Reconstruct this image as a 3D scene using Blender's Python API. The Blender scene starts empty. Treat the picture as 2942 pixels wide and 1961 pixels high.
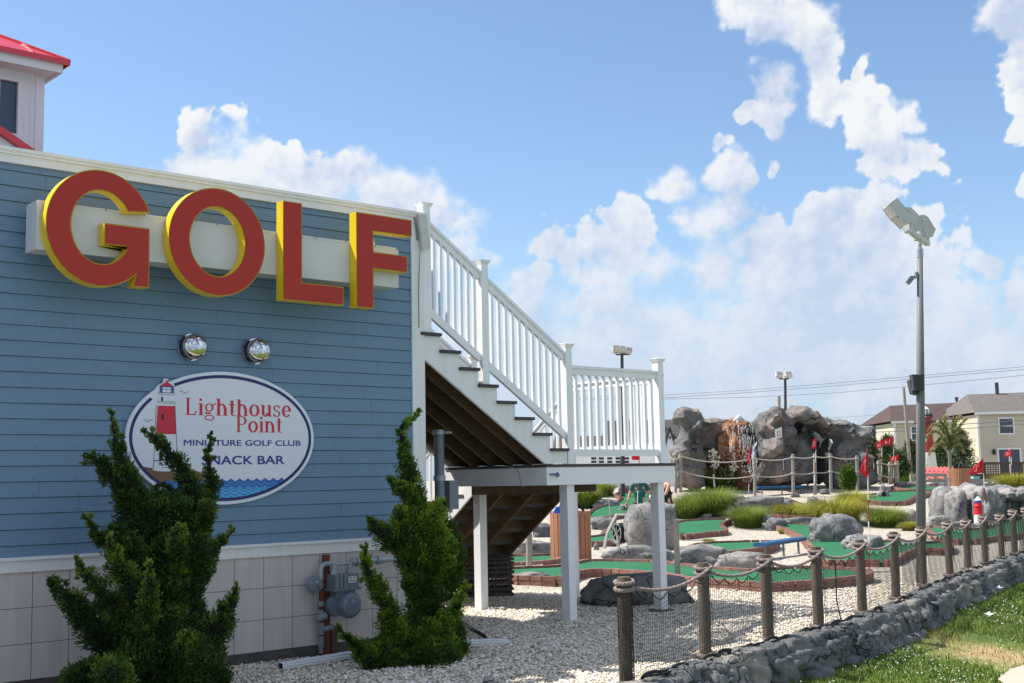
import bpy, math, random
import numpy as np
from mathutils import Vector, Matrix, noise
from mathutils.geometry import tessellate_polygon

random.seed(7); rng = np.random.default_rng(7)
scn = bpy.context.scene
COL = scn.collection
R_ = math.radians

# ---------------------------------------------------------------- camera
# world axes: X along the clapboard wall to the right, Y into the distance, Z up; the camera stands at (0,0,1.8)
EYE = 1.8
FPX = 3591.0; CX, CY = 1471.0, 980.5
RW = np.array([[0.74688098, -0.05828955, 0.66239802],
               [-0.66467036, -0.09472651, 0.74110741],
               [-0.01954783, 0.99379536, 0.10949276]])
cam_d = bpy.data.cameras.new('camera'); cam = bpy.data.objects.new('camera', cam_d); COL.objects.link(cam)
m = Matrix.Identity(4)
for i in range(3):
    m[i][0] = RW[i, 0]; m[i][1] = RW[i, 1]; m[i][2] = -RW[i, 2]
m[2][3] = EYE
cam.matrix_world = m
cam_d.sensor_width = 36; cam_d.lens = 36 * FPX / 2942.0
cam_d.clip_start = 0.1; cam_d.clip_end = 6000
scn.camera = cam
scn.view_settings.view_transform = 'Standard'; scn.view_settings.look = 'None'
scn.view_settings.exposure = 1.0; scn.view_settings.gamma = 1.0
scn.render.resolution_x = 1024; scn.render.resolution_y = 683

def ray(sx, sy):
    return RW @ np.array([sx - CX, -(sy - CY), FPX])
def atd(sx, sy, d):                       # photo pixel at camera depth d
    w = ray(sx, sy) * (d / FPX); return Vector((w[0], w[1], w[2] + EYE))
def onz(sx, sy, z=0.0):
    r = ray(sx, sy); w = r * ((z - EYE) / r[2]); return Vector((w[0], w[1], z))
def ony(sx, sy, y):
    r = ray(sx, sy); w = r * (y / r[1]); return Vector((w[0], w[1], w[2] + EYE))
def onx(sx, sy, x):
    r = ray(sx, sy); w = r * (x / r[0]); return Vector((w[0], w[1], w[2] + EYE))
FH = Vector((0.6665, 0.7455, 0)); RH = Vector((0.7455, -0.6665, 0))
HB = [(0, 0), (34, 0), (38, .12), (44, .65), (50, 1.15), (54, 1.3), (70, 1.15), (100, 1.1), (400, 1.0), (4000, 1.0)]
def hd(d):
    for (a, za), (b, zb) in zip(HB, HB[1:]):
        if d < b: return za + (zb - za) * (d - a) / (b - a)
    return HB[-1][1]
def hgt(x, y):
    return hd(max(0.0, x * FH.x + y * FH.y))
def gt(sx, sy, off=0.0):                  # photo pixel on the terrain
    r = ray(sx, sy); r = r / np.hypot(r[0], r[1])
    t0 = 5.0; t = 5.0
    while t < 600:
        z = EYE + r[2] * t
        if z < hgt(r[0] * t, r[1] * t) + off: break
        t0 = t; t *= 1.01
    for _ in range(30):
        tm = (t0 + t) / 2
        if EYE + r[2] * tm < hgt(r[0] * tm, r[1] * tm) + off: t = tm
        else: t0 = tm
    return Vector((r[0] * t, r[1] * t, EYE + r[2] * t))

# ---------------------------------------------------------------- sun and sky
SUN = Vector((-0.42, 0.56, 1.0)).normalized()        # towards the sun
elev = math.asin(SUN.z); azim = math.atan2(SUN.x, SUN.y)
sl = bpy.data.lights.new('sun', 'SUN'); so = bpy.data.objects.new('sun', sl); COL.objects.link(so)
sl.energy = 3.7; sl.angle = R_(0.55); sl.color = (1.0, 0.955, 0.88)
so.rotation_euler = (-SUN).to_track_quat('-Z', 'Y').to_euler()

world = bpy.data.worlds.new('World'); scn.world = world; world.use_nodes = True
nt = world.node_tree; nt.nodes.clear(); L = nt.links
def N(t, **k):
    n = nt.nodes.new(t)
    for a, b in k.items(): setattr(n, a, b)
    return n
def mth(op, a, b=None, c=None, clamp=False):
    n = N('ShaderNodeMath', operation=op); n.use_clamp = clamp
    for i, v in enumerate((a, b, c)):
        if v is None: continue
        if isinstance(v, (int, float)): n.inputs[i].default_value = v
        else: L.new(v, n.inputs[i])
    return n.outputs[0]
def vm(op, a, b=None):
    n = N('ShaderNodeVectorMath', operation=op)
    for i, v in enumerate((a, b)):
        if v is None: continue
        if isinstance(v, tuple): n.inputs[i].default_value = v
        else: L.new(v, n.inputs[i])
    return n.outputs['Value'] if op in ('LENGTH', 'DOT_PRODUCT') else n.outputs['Vector']
sky = N('ShaderNodeTexSky', sky_type='NISHITA', sun_disc=False)
sky.sun_elevation = elev; sky.sun_rotation = azim
sky.altitude = 0; sky.air_density = 1.0; sky.dust_density = 0.6; sky.ozone_density = 1.6
tc = N('ShaderNodeTexCoord')
sep = N('ShaderNodeSeparateXYZ'); L.new(tc.outputs['Generated'], sep.inputs[0])
az = mth('ARCTAN2', sep.outputs[0], sep.outputs[1]); el = mth('ARCSINE', sep.outputs[2])
cmb = N('ShaderNodeCombineXYZ'); L.new(az, cmb.inputs[0]); L.new(el, cmb.inputs[1])
P0 = cmb.outputs[0]
def nz(vec, scale, detail=8, rough=.55, dist=0.0, color=False):
    n = N('ShaderNodeTexNoise'); n.inputs['Scale'].default_value = scale; n.inputs['Detail'].default_value = detail
    n.inputs['Roughness'].default_value = rough; n.inputs['Distortion'].default_value = dist
    L.new(vec, n.inputs['Vector']); return n.outputs['Color' if color else 'Fac']
blobs = []
def cl(*a): blobs.extend(a)
# cumulus banks: (x, y, rx, ry) sketched in picture units, turned into azimuth / elevation
cl((515, 330, 100, 75), (450, 420, 75, 85), (590, 400, 120, 85), (720, 430, 130, 85), (540, 480, 190, 90), (790, 395, 95, 62), (900, 440, 130, 75),
   (1000, 520, 120, 95), (1075, 580, 60, 50), (850, 540, 260, 90),
   (1440, 515, 55, 72), (1270, 560, 95, 70), (1400, 610, 130, 90), (1250, 690, 150, 120), (1380, 780, 260, 150), (1520, 800, 110, 150),
   (1555, 395, 70, 48), (1670, 385, 40, 55), (1630, 470, 95, 60), (1700, 560, 120, 95), (1650, 620, 90, 90), (1760, 650, 150, 130), (1900, 660, 170, 140),
   (1950, 480, 90, 58), (2020, 600, 130, 130), (2120, 700, 110, 140), (1820, 820, 420, 160), (2240, 840, 280, 150), (1000, 860, 300, 160),
   (1730, 20, 85, 55), (1830, 60, 80, 70), (1880, 130, 55, 75), (1910, 205, 40, 65), (1790, 230, 60, 62), (1785, 290, 42, 38), (1720, 285, 26, 24),
   (1990, 205, 60, 50), (2020, 290, 62, 80), (2050, 385, 90, 62), (2110, 268, 36, 32), (1664, 322, 18, 18), (2000, 130, 26, 28), (1765, 380, 22, 22),
   (2345, 30, 90, 80), (2365, 150, 75, 105), (2375, 250, 55, 60), (2262, 600, 50, 28), (2370, 650, 60, 60), (2370, 400, 30, 30))
# ordinary scattered cumulus out of the picture, so that the shaded walls get the light of a half clouded sky
azd = mth('ABSOLUTE', mth('SUBTRACT', az, 0.729))
outm = mth('MULTIPLY', mth('SUBTRACT', azd, .53), 8.0, clamp=True)
hi_ = mth('MULTIPLY', mth('SUBTRACT', el, .76), 8.0, clamp=True)
outm = mth('MAXIMUM', outm, hi_)
cn = nz(P0, 2.2, 4, .5)
mr = N('ShaderNodeMapRange', interpolation_type='SMOOTHSTEP'); L.new(cn, mr.inputs[0]); mr.inputs[1].default_value = .50; mr.inputs[2].default_value = .57
mask = mth('MULTIPLY', mr.outputs[0], outm)
lit = mth('SUBTRACT', 1.5, cn, clamp=True)
low = N('ShaderNodeMapRange'); L.new(el, low.inputs[0]); low.inputs[1].default_value = .03; low.inputs[2].default_value = .24
low.inputs[3].default_value = 1; low.inputs[4].default_value = 0
def cmix(f, a, b):
    n = N('ShaderNodeMix', data_type='RGBA')
    if isinstance(f, float): n.inputs[0].default_value = f
    else: L.new(f, n.inputs[0])
    for i, v in ((6, a), (7, b)):
        if isinstance(v, tuple): n.inputs[i].default_value = (*v, 1)
        else: L.new(v, n.inputs[i])
    return n.outputs[2]
ccol = cmix(lit, (.305, .36, .455), (.475, .48, .485))
ccol = cmix(mth('MULTIPLY', low.outputs[0], .8), ccol, (.285, .34, .435))
# clouds on the side away from the sun are lit full on and brighter
sund = vm('DOT_PRODUCT', tc.outputs['Generated'], tuple(SUN))
frontlit = mth('ADD', 1.0, mth('MULTIPLY', mth('MULTIPLY', outm, mth('SUBTRACT', .75, sund, clamp=True)), .25))
sc_ = N('ShaderNodeVectorMath', operation='SCALE'); L.new(ccol, sc_.inputs[0]); L.new(frontlit, sc_.inputs['Scale']); ccol = sc_.outputs[0]
bg1 = N('ShaderNodeBackground'); bg1.inputs[1].default_value = SKYS = 0.079
hz = N('ShaderNodeMix', data_type='RGBA', blend_type='MULTIPLY'); hz.inputs[0].default_value = 1.0
L.new(sky.outputs[0], hz.inputs[6]); hz.inputs[7].default_value = (.97, 1.07, 1.13, 1)
hzf = N('ShaderNodeMapRange', interpolation_type='SMOOTHSTEP'); L.new(el, hzf.inputs[0]); hzf.inputs[1].default_value = -.02; hzf.inputs[2].default_value = .22; hzf.inputs[3].default_value = .85; hzf.inputs[4].default_value = 0
skyc = cmix(hzf.outputs[0], hz.outputs[2], (.25 / .079, .305 / .079, .41 / .079))
L.new(skyc, bg1.inputs[0])
world.cycles.sampling_method = 'MANUAL'; world.cycles.sample_map_resolution = 256
bg2 = N('ShaderNodeBackground'); bg2.inputs[1].default_value = 1.0; L.new(ccol, bg2.inputs[0])
mx = N('ShaderNodeMixShader'); L.new(mask, mx.inputs[0]); L.new(bg1.outputs[0], mx.inputs[1]); L.new(bg2.outputs[0], mx.inputs[2])
wo = N('ShaderNodeOutputWorld'); L.new(mx.outputs[0], wo.inputs[0])

# ---------------------------------------------------------------- mesh helpers
class MB:
    def __init__(s): s.v = []; s.f = []; s.m = []
    def add(s, vs, fs, mi=0):
        b = len(s.v); s.v.extend([tuple(v) for v in vs]); s.f.extend([tuple(i + b for i in f) for f in fs]); s.m.extend([mi] * len(fs))
    def box(s, c, d, mtx=None, mi=0):
        x, y, z = d[0] / 2, d[1] / 2, d[2] / 2
        vs = [Vector(p) for p in ((-x, -y, -z), (x, -y, -z), (x, y, -z), (-x, y, -z), (-x, -y, z), (x, -y, z), (x, y, z), (-x, y, z))]
        if mtx is not None: vs = [mtx @ v for v in vs]
        c = Vector(c); s.add([v + c for v in vs], [(0, 3, 2, 1), (4, 5, 6, 7), (0, 1, 5, 4), (1, 2, 6, 5), (2, 3, 7, 6), (3, 0, 4, 7)], mi)
    def bb(s, x0, x1, y0, y1, z0, z1, mi=0): s.box(((x0 + x1) / 2, (y0 + y1) / 2, (z0 + z1) / 2), (x1 - x0, y1 - y0, z1 - z0), None, mi)
    def tube(s, pts, rad, n=8, cap=True, mi=0):
        pts = [Vector(p) for p in pts]
        if not hasattr(rad, '__len__'): rad = [rad] * len(pts)
        rings = []; up = None
        for i, p in enumerate(pts):
            t = (pts[min(i + 1, len(pts) - 1)] - pts[max(i - 1, 0)])
            t = t.normalized() if t.length > 1e-9 else Vector((0, 0, 1))
            if up is None: up = (Vector((0, 0, 1)) if abs(t.z) < .9 else Vector((1, 0, 0)))
            a = t.cross(up)
            a = a.normalized() if a.length > 1e-6 else t.orthogonal().normalized()
            b = t.cross(a).normalized(); up = -b
            rings.append([p + (a * math.cos(2 * math.pi * k / n) + b * math.sin(2 * math.pi * k / n)) * rad[i] for k in range(n)])
        vs = [v for r in rings for v in r]; fs = []
        for i in range(len(pts) - 1):
            for k in range(n):
                k2 = (k + 1) % n; fs.append((i * n + k, i * n + k2, (i + 1) * n + k2, (i + 1) * n + k))
        if cap: fs.append(tuple(range(n - 1, -1, -1))); fs.append(tuple((len(pts) - 1) * n + k for k in range(n)))
        s.add(vs, fs, mi)
    def bar(s, a, b, w, h, mi=0):           # rectangular bar from a to b: w sideways, h upright
        a, b = Vector(a), Vector(b); t = (b - a).normalized()
        sd = t.cross(Vector((0, 0, 1)));  sd = sd.normalized() if sd.length > 1e-6 else Vector((1, 0, 0)); u = sd.cross(t).normalized()
        vs = []
        for p in (a, b):
            for (i, j) in ((-1, -1), (1, -1), (1, 1), (-1, 1)): vs.append(p + sd * (w / 2 * i) + u * (h / 2 * j))
        s.add(vs, [(0, 3, 2, 1), (4, 5, 6, 7), (0, 1, 5, 4), (1, 2, 6, 5), (2, 3, 7, 6), (3, 0, 4, 7)], mi)
    def poly(s, pts, mi=0):                 # flat filled polygon of 3-D points
        pts = [Vector(p) for p in pts]; s.add(pts, tessellate_polygon([pts]), mi)
    def prism(s, pts2, y0, y1, mi=0, conv=lambda x, z, y: (x, y, z)):   # outline in x,z extruded from y0 (front) to y1
        n = len(pts2)
        fr = [Vector(conv(x, z, y0)) for x, z in pts2]; bk = [Vector(conv(x, z, y1)) for x, z in pts2]
        tri = tessellate_polygon([[Vector((x, z, 0)) for x, z in pts2]])
        b = fr + bk
        s.add(b, [tuple(t) for t in tri] + [tuple(i + n for i in reversed(t)) for t in tri] + [(i, (i + 1) % n, (i + 1) % n + n, i + n) for i in range(n)], mi)
    def lathe(s, prof, c=(0, 0, 0), n=16, mi=0, ax='z'):
        vs = []; fs = []
        for (r, z) in prof:
            for k in range(n):
                a = 2 * math.pi * k / n; p = (r * math.cos(a), r * math.sin(a), z)
                if ax == 'y': p = (p[0], p[2], p[1])
                if ax == 'x': p = (p[2], p[0], p[1])
                vs.append((p[0] + c[0], p[1] + c[1], p[2] + c[2]))
        for i in range(len(prof) - 1):
            for k in range(n): fs.append((i * n + k, i * n + (k + 1) % n, (i + 1) * n + (k + 1) % n, (i + 1) * n + k))
        fs.append(tuple(range(n))[::-1]); fs.append(tuple((len(prof) - 1) * n + k for k in range(n)))
        s.add(vs, fs, mi)
def link(o, parent):
    COL.objects.link(o)
    if parent is not None:
        o.parent = parent; o.matrix_parent_inverse = Matrix.Translation(-Vector(parent.location))
def obj(name, mb, mats, parent=None, smooth=False, local=False):
    me = bpy.data.meshes.new(name); me.from_pydata(mb.v, [], mb.f)
    if not isinstance(mats, (list, tuple)): mats = [mats]
    for mt in mats: me.materials.append(mt)
    if len(mats) > 1: me.polygons.foreach_set('material_index', mb.m)
    if smooth: me.polygons.foreach_set('use_smooth', [True] * len(me.polygons))
    me.update(); o = bpy.data.objects.new(name, me); COL.objects.link(o)
    if parent is not None:
        o.parent = parent
        if not local: o.matrix_parent_inverse = Matrix.Translation(-Vector(parent.location))
    return o
def fan(verts, tris, name, mt, parent=None, attr=None, smooth=False):    # big numpy meshes
    me = bpy.data.meshes.new(name); nv = len(verts); nf = len(tris); k = tris.shape[1]
    me.vertices.add(nv); me.vertices.foreach_set('co', verts.astype(np.float32).ravel())
    me.loops.add(nf * k); me.loops.foreach_set('vertex_index', tris.astype(np.int32).ravel())
    me.polygons.add(nf); me.polygons.foreach_set('loop_start', np.arange(0, nf * k, k, dtype=np.int32))
    try: me.polygons.foreach_set('loop_total', np.full(nf, k, dtype=np.int32))
    except Exception: pass
    if smooth: me.polygons.foreach_set('use_smooth', np.ones(nf, dtype=bool))
    if attr is not None:
        at = me.attributes.new('v', 'FLOAT', 'POINT'); at.data.foreach_set('value', attr.astype(np.float32))
    me.materials.append(mt); me.update(calc_edges=True); me.validate()
    o = bpy.data.objects.new(name, me); link(o, parent); return o
def thing(name, label, cat, loc=(0, 0, 0), group=None):
    o = bpy.data.objects.new(name, None); o.location = loc; o.empty_display_size = .1; COL.objects.link(o)
    return tag(o, label, cat, group)
def tag(o, label, cat, group=None):
    o['label'] = label; o['category'] = cat
    if group: o['group'] = group
    return o
def struct(o, label=None, cat=None, kind='structure'):
    o['kind'] = kind
    if label: o['label'] = label
    if cat: o['category'] = cat
    return o
def part_label(o, l): o['label'] = l; return o
def copy_tree(root, loc, label):
    r = root.copy(); COL.objects.link(r); r.location = loc; r['label'] = label
    def rec(src, dst):
        for ch in [c for c in bpy.data.objects if c.parent == src]:
            q = ch.copy(); COL.objects.link(q); q.parent = dst; rec(ch, q)
    rec(root, r); return r

# ---------------------------------------------------------------- materials
def pm(name, base, rough=.6, var=.0, vs=4.0, bump=0.0, bs=40.0, metal=0.0, spec=.4, col2=None, coat=0.0, stretch=None, tr=0.0, fine=0.0):
    mt = bpy.data.materials.new(name); mt.use_nodes = True; t = mt.node_tree; b = t.nodes['Principled BSDF']; l = t.links
    b.inputs['Base Color'].default_value = (*base, 1); b.inputs['Roughness'].default_value = rough; b.inputs['Metallic'].default_value = metal
    b.inputs['Specular IOR Level'].default_value = spec; b.inputs['Coat Weight'].default_value = coat
    if var or col2 or bump:
        g = t.nodes.new('ShaderNodeNewGeometry'); vec = g.outputs['Position']
        if stretch:
            mp = t.nodes.new('ShaderNodeMapping'); mp.inputs['Scale'].default_value = stretch; l.new(vec, mp.inputs['Vector']); vec = mp.outputs[0]
    if var or col2:
        n = t.nodes.new('ShaderNodeTexNoise'); n.inputs['Scale'].default_value = vs; n.inputs['Detail'].default_value = 7; n.inputs['Roughness'].default_value = .62
        l.new(vec, n.inputs['Vector'])
        cr = t.nodes.new('ShaderNodeMapRange'); l.new(n.outputs['Fac'], cr.inputs[0]); cr.inputs[1].default_value = .32; cr.inputs[2].default_value = .68
        mxn = t.nodes.new('ShaderNodeMix'); mxn.data_type = 'RGBA'; l.new(cr.outputs[0], mxn.inputs[0])
        c2 = col2 if col2 else tuple(c * (1 - var) for c in base)
        mxn.inputs[6].default_value = (*c2, 1); mxn.inputs[7].default_value = (*(base if col2 else tuple(min(1, c * (1 + var)) for c in base)), 1)
        l.new(mxn.outputs[2], b.inputs['Base Color'])
    if bump:
        n2 = t.nodes.new('ShaderNodeTexNoise'); n2.inputs['Scale'].default_value = bs; n2.inputs['Detail'].default_value = 5; l.new(vec, n2.inputs['Vector'])
        bp = t.nodes.new('ShaderNodeBump'); bp.inputs['Strength'].default_value = bump; bp.inputs['Distance'].default_value = .02
        l.new(n2.outputs['Fac'], bp.inputs['Height']); l.new(bp.outputs[0], b.inputs['Normal'])
    return mt
def attr_mat(name, c0, c1, c2, rough=.6, vs=3.0, trans=.0):     # colour runs c0 -> c1 -> c2 with the point attribute v and a little noise
    mt = bpy.data.materials.new(name); mt.use_nodes = True; t = mt.node_tree; b = t.nodes['Principled BSDF']; l = t.links
    at = t.nodes.new('ShaderNodeAttribute'); at.attribute_name = 'v'
    g = t.nodes.new('ShaderNodeNewGeometry'); n = t.nodes.new('ShaderNodeTexNoise'); n.inputs['Scale'].default_value = vs; n.inputs['Detail'].default_value = 3
    l.new(g.outputs['Position'], n.inputs['Vector'])
    ma = t.nodes.new('ShaderNodeMath'); ma.operation = 'MULTIPLY_ADD'; l.new(n.outputs['Fac'], ma.inputs[0]); ma.inputs[1].default_value = .7
    sb = t.nodes.new('ShaderNodeMath'); sb.operation = 'SUBTRACT'; l.new(at.outputs['Fac'], sb.inputs[0]); sb.inputs[1].default_value = .35
    l.new(sb.outputs[0], ma.inputs[2])
    cr = t.nodes.new('ShaderNodeValToRGB'); e = cr.color_ramp.elements
    e[0].position = .0; e[0].color = (*c0, 1); e[1].position = 1.0; e[1].color = (*c2, 1); x = e.new(.5); x.color = (*c1, 1)
    l.new(ma.outputs[0], cr.inputs[0]); l.new(cr.outputs[0], b.inputs['Base Color'])
    b.inputs['Roughness'].default_value = rough; b.inputs['Specular IOR Level'].default_value = .3
    if trans:
        tl = t.nodes.new('ShaderNodeBsdfTranslucent'); l.new(cr.outputs[0], tl.inputs[0]); ms = t.nodes.new('ShaderNodeMixShader'); ms.inputs[0].default_value = trans
        l.new(b.outputs[0], ms.inputs[1]); l.new(tl.outputs[0], ms.inputs[2]); l.new(ms.outputs[0], t.nodes['Material Output'].inputs[0])
    return mt
def rock_mat(name, c0, c1, c2, crack=3.0, cw=.03, bumpd=.08, warp=.5):
    mt = bpy.data.materials.new(name); mt.use_nodes = True; t = mt.node_tree; b = t.nodes['Principled BSDF']; l = t.links
    g = t.nodes.new('ShaderNodeNewGeometry'); pos = g.outputs['Position']
    def noi(s, d=6, r=.6, vec=pos):
        n = t.nodes.new('ShaderNodeTexNoise'); n.inputs['Scale'].default_value = s; n.inputs['Detail'].default_value = d; n.inputs['Roughness'].default_value = r
        l.new(vec, n.inputs['Vector']); return n
    wn = noi(crack * .7, 3); vs_ = t.nodes.new('ShaderNodeVectorMath'); vs_.operation = 'SCALE'; l.new(wn.outputs['Color'], vs_.inputs[0]); vs_.inputs['Scale'].default_value = warp * 2 / crack
    va = t.nodes.new('ShaderNodeVectorMath'); va.operation = 'ADD'; l.new(pos, va.inputs[0]); l.new(vs_.outputs[0], va.inputs[1])
    mp = t.nodes.new('ShaderNodeMapping'); mp.inputs['Scale'].default_value = (.7, .7, 1.25); mp.inputs['Rotation'].default_value = (.3, .4, 0); l.new(va.outputs[0], mp.inputs[0])
    vo = t.nodes.new('ShaderNodeTexVoronoi'); vo.feature = 'DISTANCE_TO_EDGE'; vo.inputs['Scale'].default_value = crack; l.new(mp.outputs[0], vo.inputs['Vector'])
    ck = t.nodes.new('ShaderNodeMapRange'); l.new(vo.outputs['Distance'], ck.inputs[0]); ck.inputs[1].default_value = 0; ck.inputs[2].default_value = cw
    n1 = noi(crack * .55, 7, .65); cr = t.nodes.new('ShaderNodeValToRGB'); e = cr.color_ramp.elements
    e[0].position = .33; e[0].color = (*c0, 1); e[1].position = .68; e[1].color = (*c2, 1); x = e.new(.5); x.color = (*c1, 1)
    l.new(n1.outputs['Fac'], cr.inputs[0])
    n3 = noi(crack * 5, 8, .72); mm = t.nodes.new('ShaderNodeMapRange'); l.new(n3.outputs['Fac'], mm.inputs[0]); mm.inputs[1].default_value = .3; mm.inputs[2].default_value = .7; mm.inputs[3].default_value = .72; mm.inputs[4].default_value = 1.18
    mu = t.nodes.new('ShaderNodeVectorMath'); mu.operation = 'SCALE'; l.new(cr.outputs[0], mu.inputs[0]); l.new(mm.outputs[0], mu.inputs['Scale'])
    dk = t.nodes.new('ShaderNodeMix'); dk.data_type = 'RGBA'; l.new(ck.outputs[0], dk.inputs[0]); dk.inputs[6].default_value = (c0[0] * .55, c0[1] * .55, c0[2] * .55, 1); l.new(mu.outputs[0], dk.inputs[7])
    l.new(dk.outputs[2], b.inputs['Base Color']); b.inputs['Roughness'].default_value = .85; b.inputs['Specular IOR Level'].default_value = .25
    hm = t.nodes.new('ShaderNodeMath'); hm.operation = 'MULTIPLY_ADD'; l.new(n3.outputs['Fac'], hm.inputs[0]); hm.inputs[1].default_value = .45; l.new(ck.outputs[0], hm.inputs[2])
    bp = t.nodes.new('ShaderNodeBump'); bp.inputs['Strength'].default_value = .9; bp.inputs['Distance'].default_value = bumpd; l.new(hm.outputs[0], bp.inputs['Height']); l.new(bp.outputs[0], b.inputs['Normal'])
    return mt

M = {}
def stained(name, base, streak, z_stretch=(14, 14, .8), **k):
    mt = pm(name, base, **k); t = mt.node_tree; l = t.links; b = t.nodes['Principled BSDF']
    src = b.inputs['Base Color'].links[0].from_socket if b.inputs['Base Color'].links else None
    g = t.nodes.new('ShaderNodeNewGeometry'); mp = t.nodes.new('ShaderNodeMapping'); mp.inputs['Scale'].default_value = z_stretch; l.new(g.outputs['Position'], mp.inputs[0])
    n = t.nodes.new('ShaderNodeTexNoise'); n.inputs['Scale'].default_value = 1.0; n.inputs['Detail'].default_value = 5; l.new(mp.outputs[0], n.inputs['Vector'])
    mr_ = t.nodes.new('ShaderNodeMapRange'); l.new(n.outputs['Fac'], mr_.inputs[0]); mr_.inputs[1].default_value = .48; mr_.inputs[2].default_value = .72; mr_.inputs[4].default_value = .38
    mx_ = t.nodes.new('ShaderNodeMix'); mx_.data_type = 'RGBA'; l.new(mr_.outputs[0], mx_.inputs[0])
    if src: l.new(src, mx_.inputs[6])
    else: mx_.inputs[6].default_value = (*base, 1)
    mx_.inputs[7].default_value = (*streak, 1); l.new(mx_.outputs[2], b.inputs['Base Color']); return mt
M['siding'] = stained('blue_siding_paint', (.150, .245, .345), (.135, .215, .295), rough=.55, var=.03, vs=1.3, bump=.12, bs=90, stretch=(.4, 1, 1.6))
M['nail_lap_shade'] = pm('nail_and_lap_shade', (.05, .09, .14))
M['white'] = stained('white_trim', (.80, .80, .78), (.66, .66, .62), rough=.45, var=.03, vs=2.0, bump=.03, bs=30)
M['white2'] = pm('white_vinyl', (.84, .84, .84), rough=.38, var=.02, vs=3)
M['cupola'] = pm('cupola_white', (.72, .68, .70), rough=.5, var=.03, vs=2)
M['panel'] = stained('beige_panel', (.60, .545, .51), (.48, .43, .405), rough=.7, var=.05, vs=2.5, bump=.1, bs=60, stretch=(6, 1, .5))
M['groove'] = pm('panel_groove', (.12, .11, .11))
M['block'] = pm('foundation_block', (.10, .09, .085), rough=.9, var=.25, vs=9, bump=.4)
M['redmetal'] = pm('red_roof_metal', (.62, .035, .05), rough=.33, var=.05, vs=2, spec=.6)
M['red'] = stained('sign_red', (.42, .022, .010), (.35, .02, .010), rough=.5, var=.05, vs=1.5)
M['yellow'] = pm('sign_yellow', (.80, .56, .012), rough=.4, var=.06, vs=3)
M['rim'] = pm('sign_rim', (.55, .33, .03), rough=.4)
M['signwhite'] = pm('sign_white', (.72, .75, .80), rough=.35, var=.015, vs=2)
M['navy'] = pm('sign_navy', (.018, .022, .12), rough=.4)
M['textblue'] = pm('text_blue', (.03, .04, .26), rough=.4)
M['textred'] = pm('text_red', (.62, .022, .045), rough=.4)
M['wave1'] = pm('wave_blue', (.025, .13, .42), rough=.4)
M['wave2'] = pm('wave_light_blue', (.09, .42, .80), rough=.4)
M['sand'] = pm('sign_sand', (.19, .10, .045), rough=.5, var=.15, vs=30)
M['black'] = pm('black_paint', (.012, .012, .014), rough=.5)
M['glassblue'] = pm('sign_glass', (.05, .12, .42), rough=.3)
M['chrome'] = pm('polished_steel', (.55, .55, .55), rough=.06, metal=1)
M['rust'] = pm('rusty_iron', (.16, .045, .03), rough=.8, var=.3, vs=12)
M['gasgrey'] = pm('grey_cast_metal', (.20, .235, .27), rough=.5, metal=.2, var=.12, vs=14, bump=.1)
M['gaslight'] = pm('pale_galvanised', (.40, .44, .47), rough=.45, metal=.4, var=.1, vs=20)
M['tread'] = pm('composite_tread', (.072, .068, .07), rough=.8, var=.2, vs=15, stretch=(1, 1, 1), bump=.1)
M['ptwood'] = pm('brown_treated_wood', (.105, .066, .035), rough=.8, var=.35, vs=6, stretch=(1, 1, 4), bump=.2)
M['greywood'] = pm('weathered_wood', (.155, .12, .09), rough=.9, var=.35, vs=10, stretch=(5, 5, .6), bump=.5, bs=70)
M['greypost'] = pm('silver_wood', (.30, .275, .24), rough=.9, var=.25, vs=9, stretch=(5, 5, .6), bump=.3)
M['rope'] = pm('pinkish_rope', (.30, .235, .22), rough=.95, var=.22, vs=35, bump=.5, bs=160)
M['palerope'] = pm('pale_rope', (.40, .37, .32), rough=.95)
M['net'] = pm('black_netting', (.02, .018, .018), rough=.8)
M['turf'] = pm('green_turf', (.034, .145, .070), rough=.95, spec=.1, var=.10, vs=.9, bump=.25, bs=300)
M['brick'] = pm('brick_edging', (.245, .125, .10), rough=.85, var=.28, vs=6, bump=.3, bs=60)
M['concrete'] = pm('tan_concrete', (.46, .385, .31), rough=.9, var=.10, vs=2, bump=.1)
M['polegrey'] = pm('grey_pole', (.165, .175, .175), rough=.6, var=.10, vs=3, stretch=(3, 3, .4))
M['fixture'] = pm('white_floodlight', (.56, .56, .52), rough=.5, var=.08, vs=9)
M['lens'] = pm('lamp_glass', (.22, .23, .22), rough=.15)
M['darkgrey'] = pm('dark_plastic', (.05, .055, .062), rough=.6)
M['bluebench'] = pm('blue_plastisol', (.014, .095, .205), rough=.5, var=.1, vs=6)
M['plank'] = pm('orange_composite', (.36, .155, .085), rough=.7, var=.12, vs=4, stretch=(6, 6, .5))
M['plankdark'] = pm('plank_gap', (.05, .025, .018))
M['redcloth'] = pm('red_flag_cloth', (.72, .012, .025), rough=.7)
M['whitecloth'] = pm('white_flag_cloth', (.78, .78, .78), rough=.7)
M['skin'] = pm('skin', (.52, .27, .18), rough=.5, var=.06, vs=10)
M['teal'] = pm('teal_cotton', (.012, .11, .105), rough=.9, var=.12, vs=8)
M['blackcloth'] = pm('black_cotton', (.016, .015, .018), rough=.9)
M['whiteshort'] = pm('white_cotton', (.72, .70, .74), rough=.9)
M['hair'] = pm('brown_hair', (.06, .035, .02), rough=.6)
M['cream'] = pm('cream_siding', (.55, .50, .385), rough=.7, var=.03, vs=1)
M['shingleb'] = pm('brown_shingle', (.078, .05, .046), rough=.9, var=.18, vs=3)
M['shingleg'] = pm('grey_shingle', (.135, .12, .112), rough=.9, var=.18, vs=3)
M['shingled'] = pm('dark_shingle', (.07, .065, .066), rough=.9, var=.2, vs=3)
M['glass'] = pm('window_glass', (.035, .05, .065), rough=.08, spec=.8)
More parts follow.
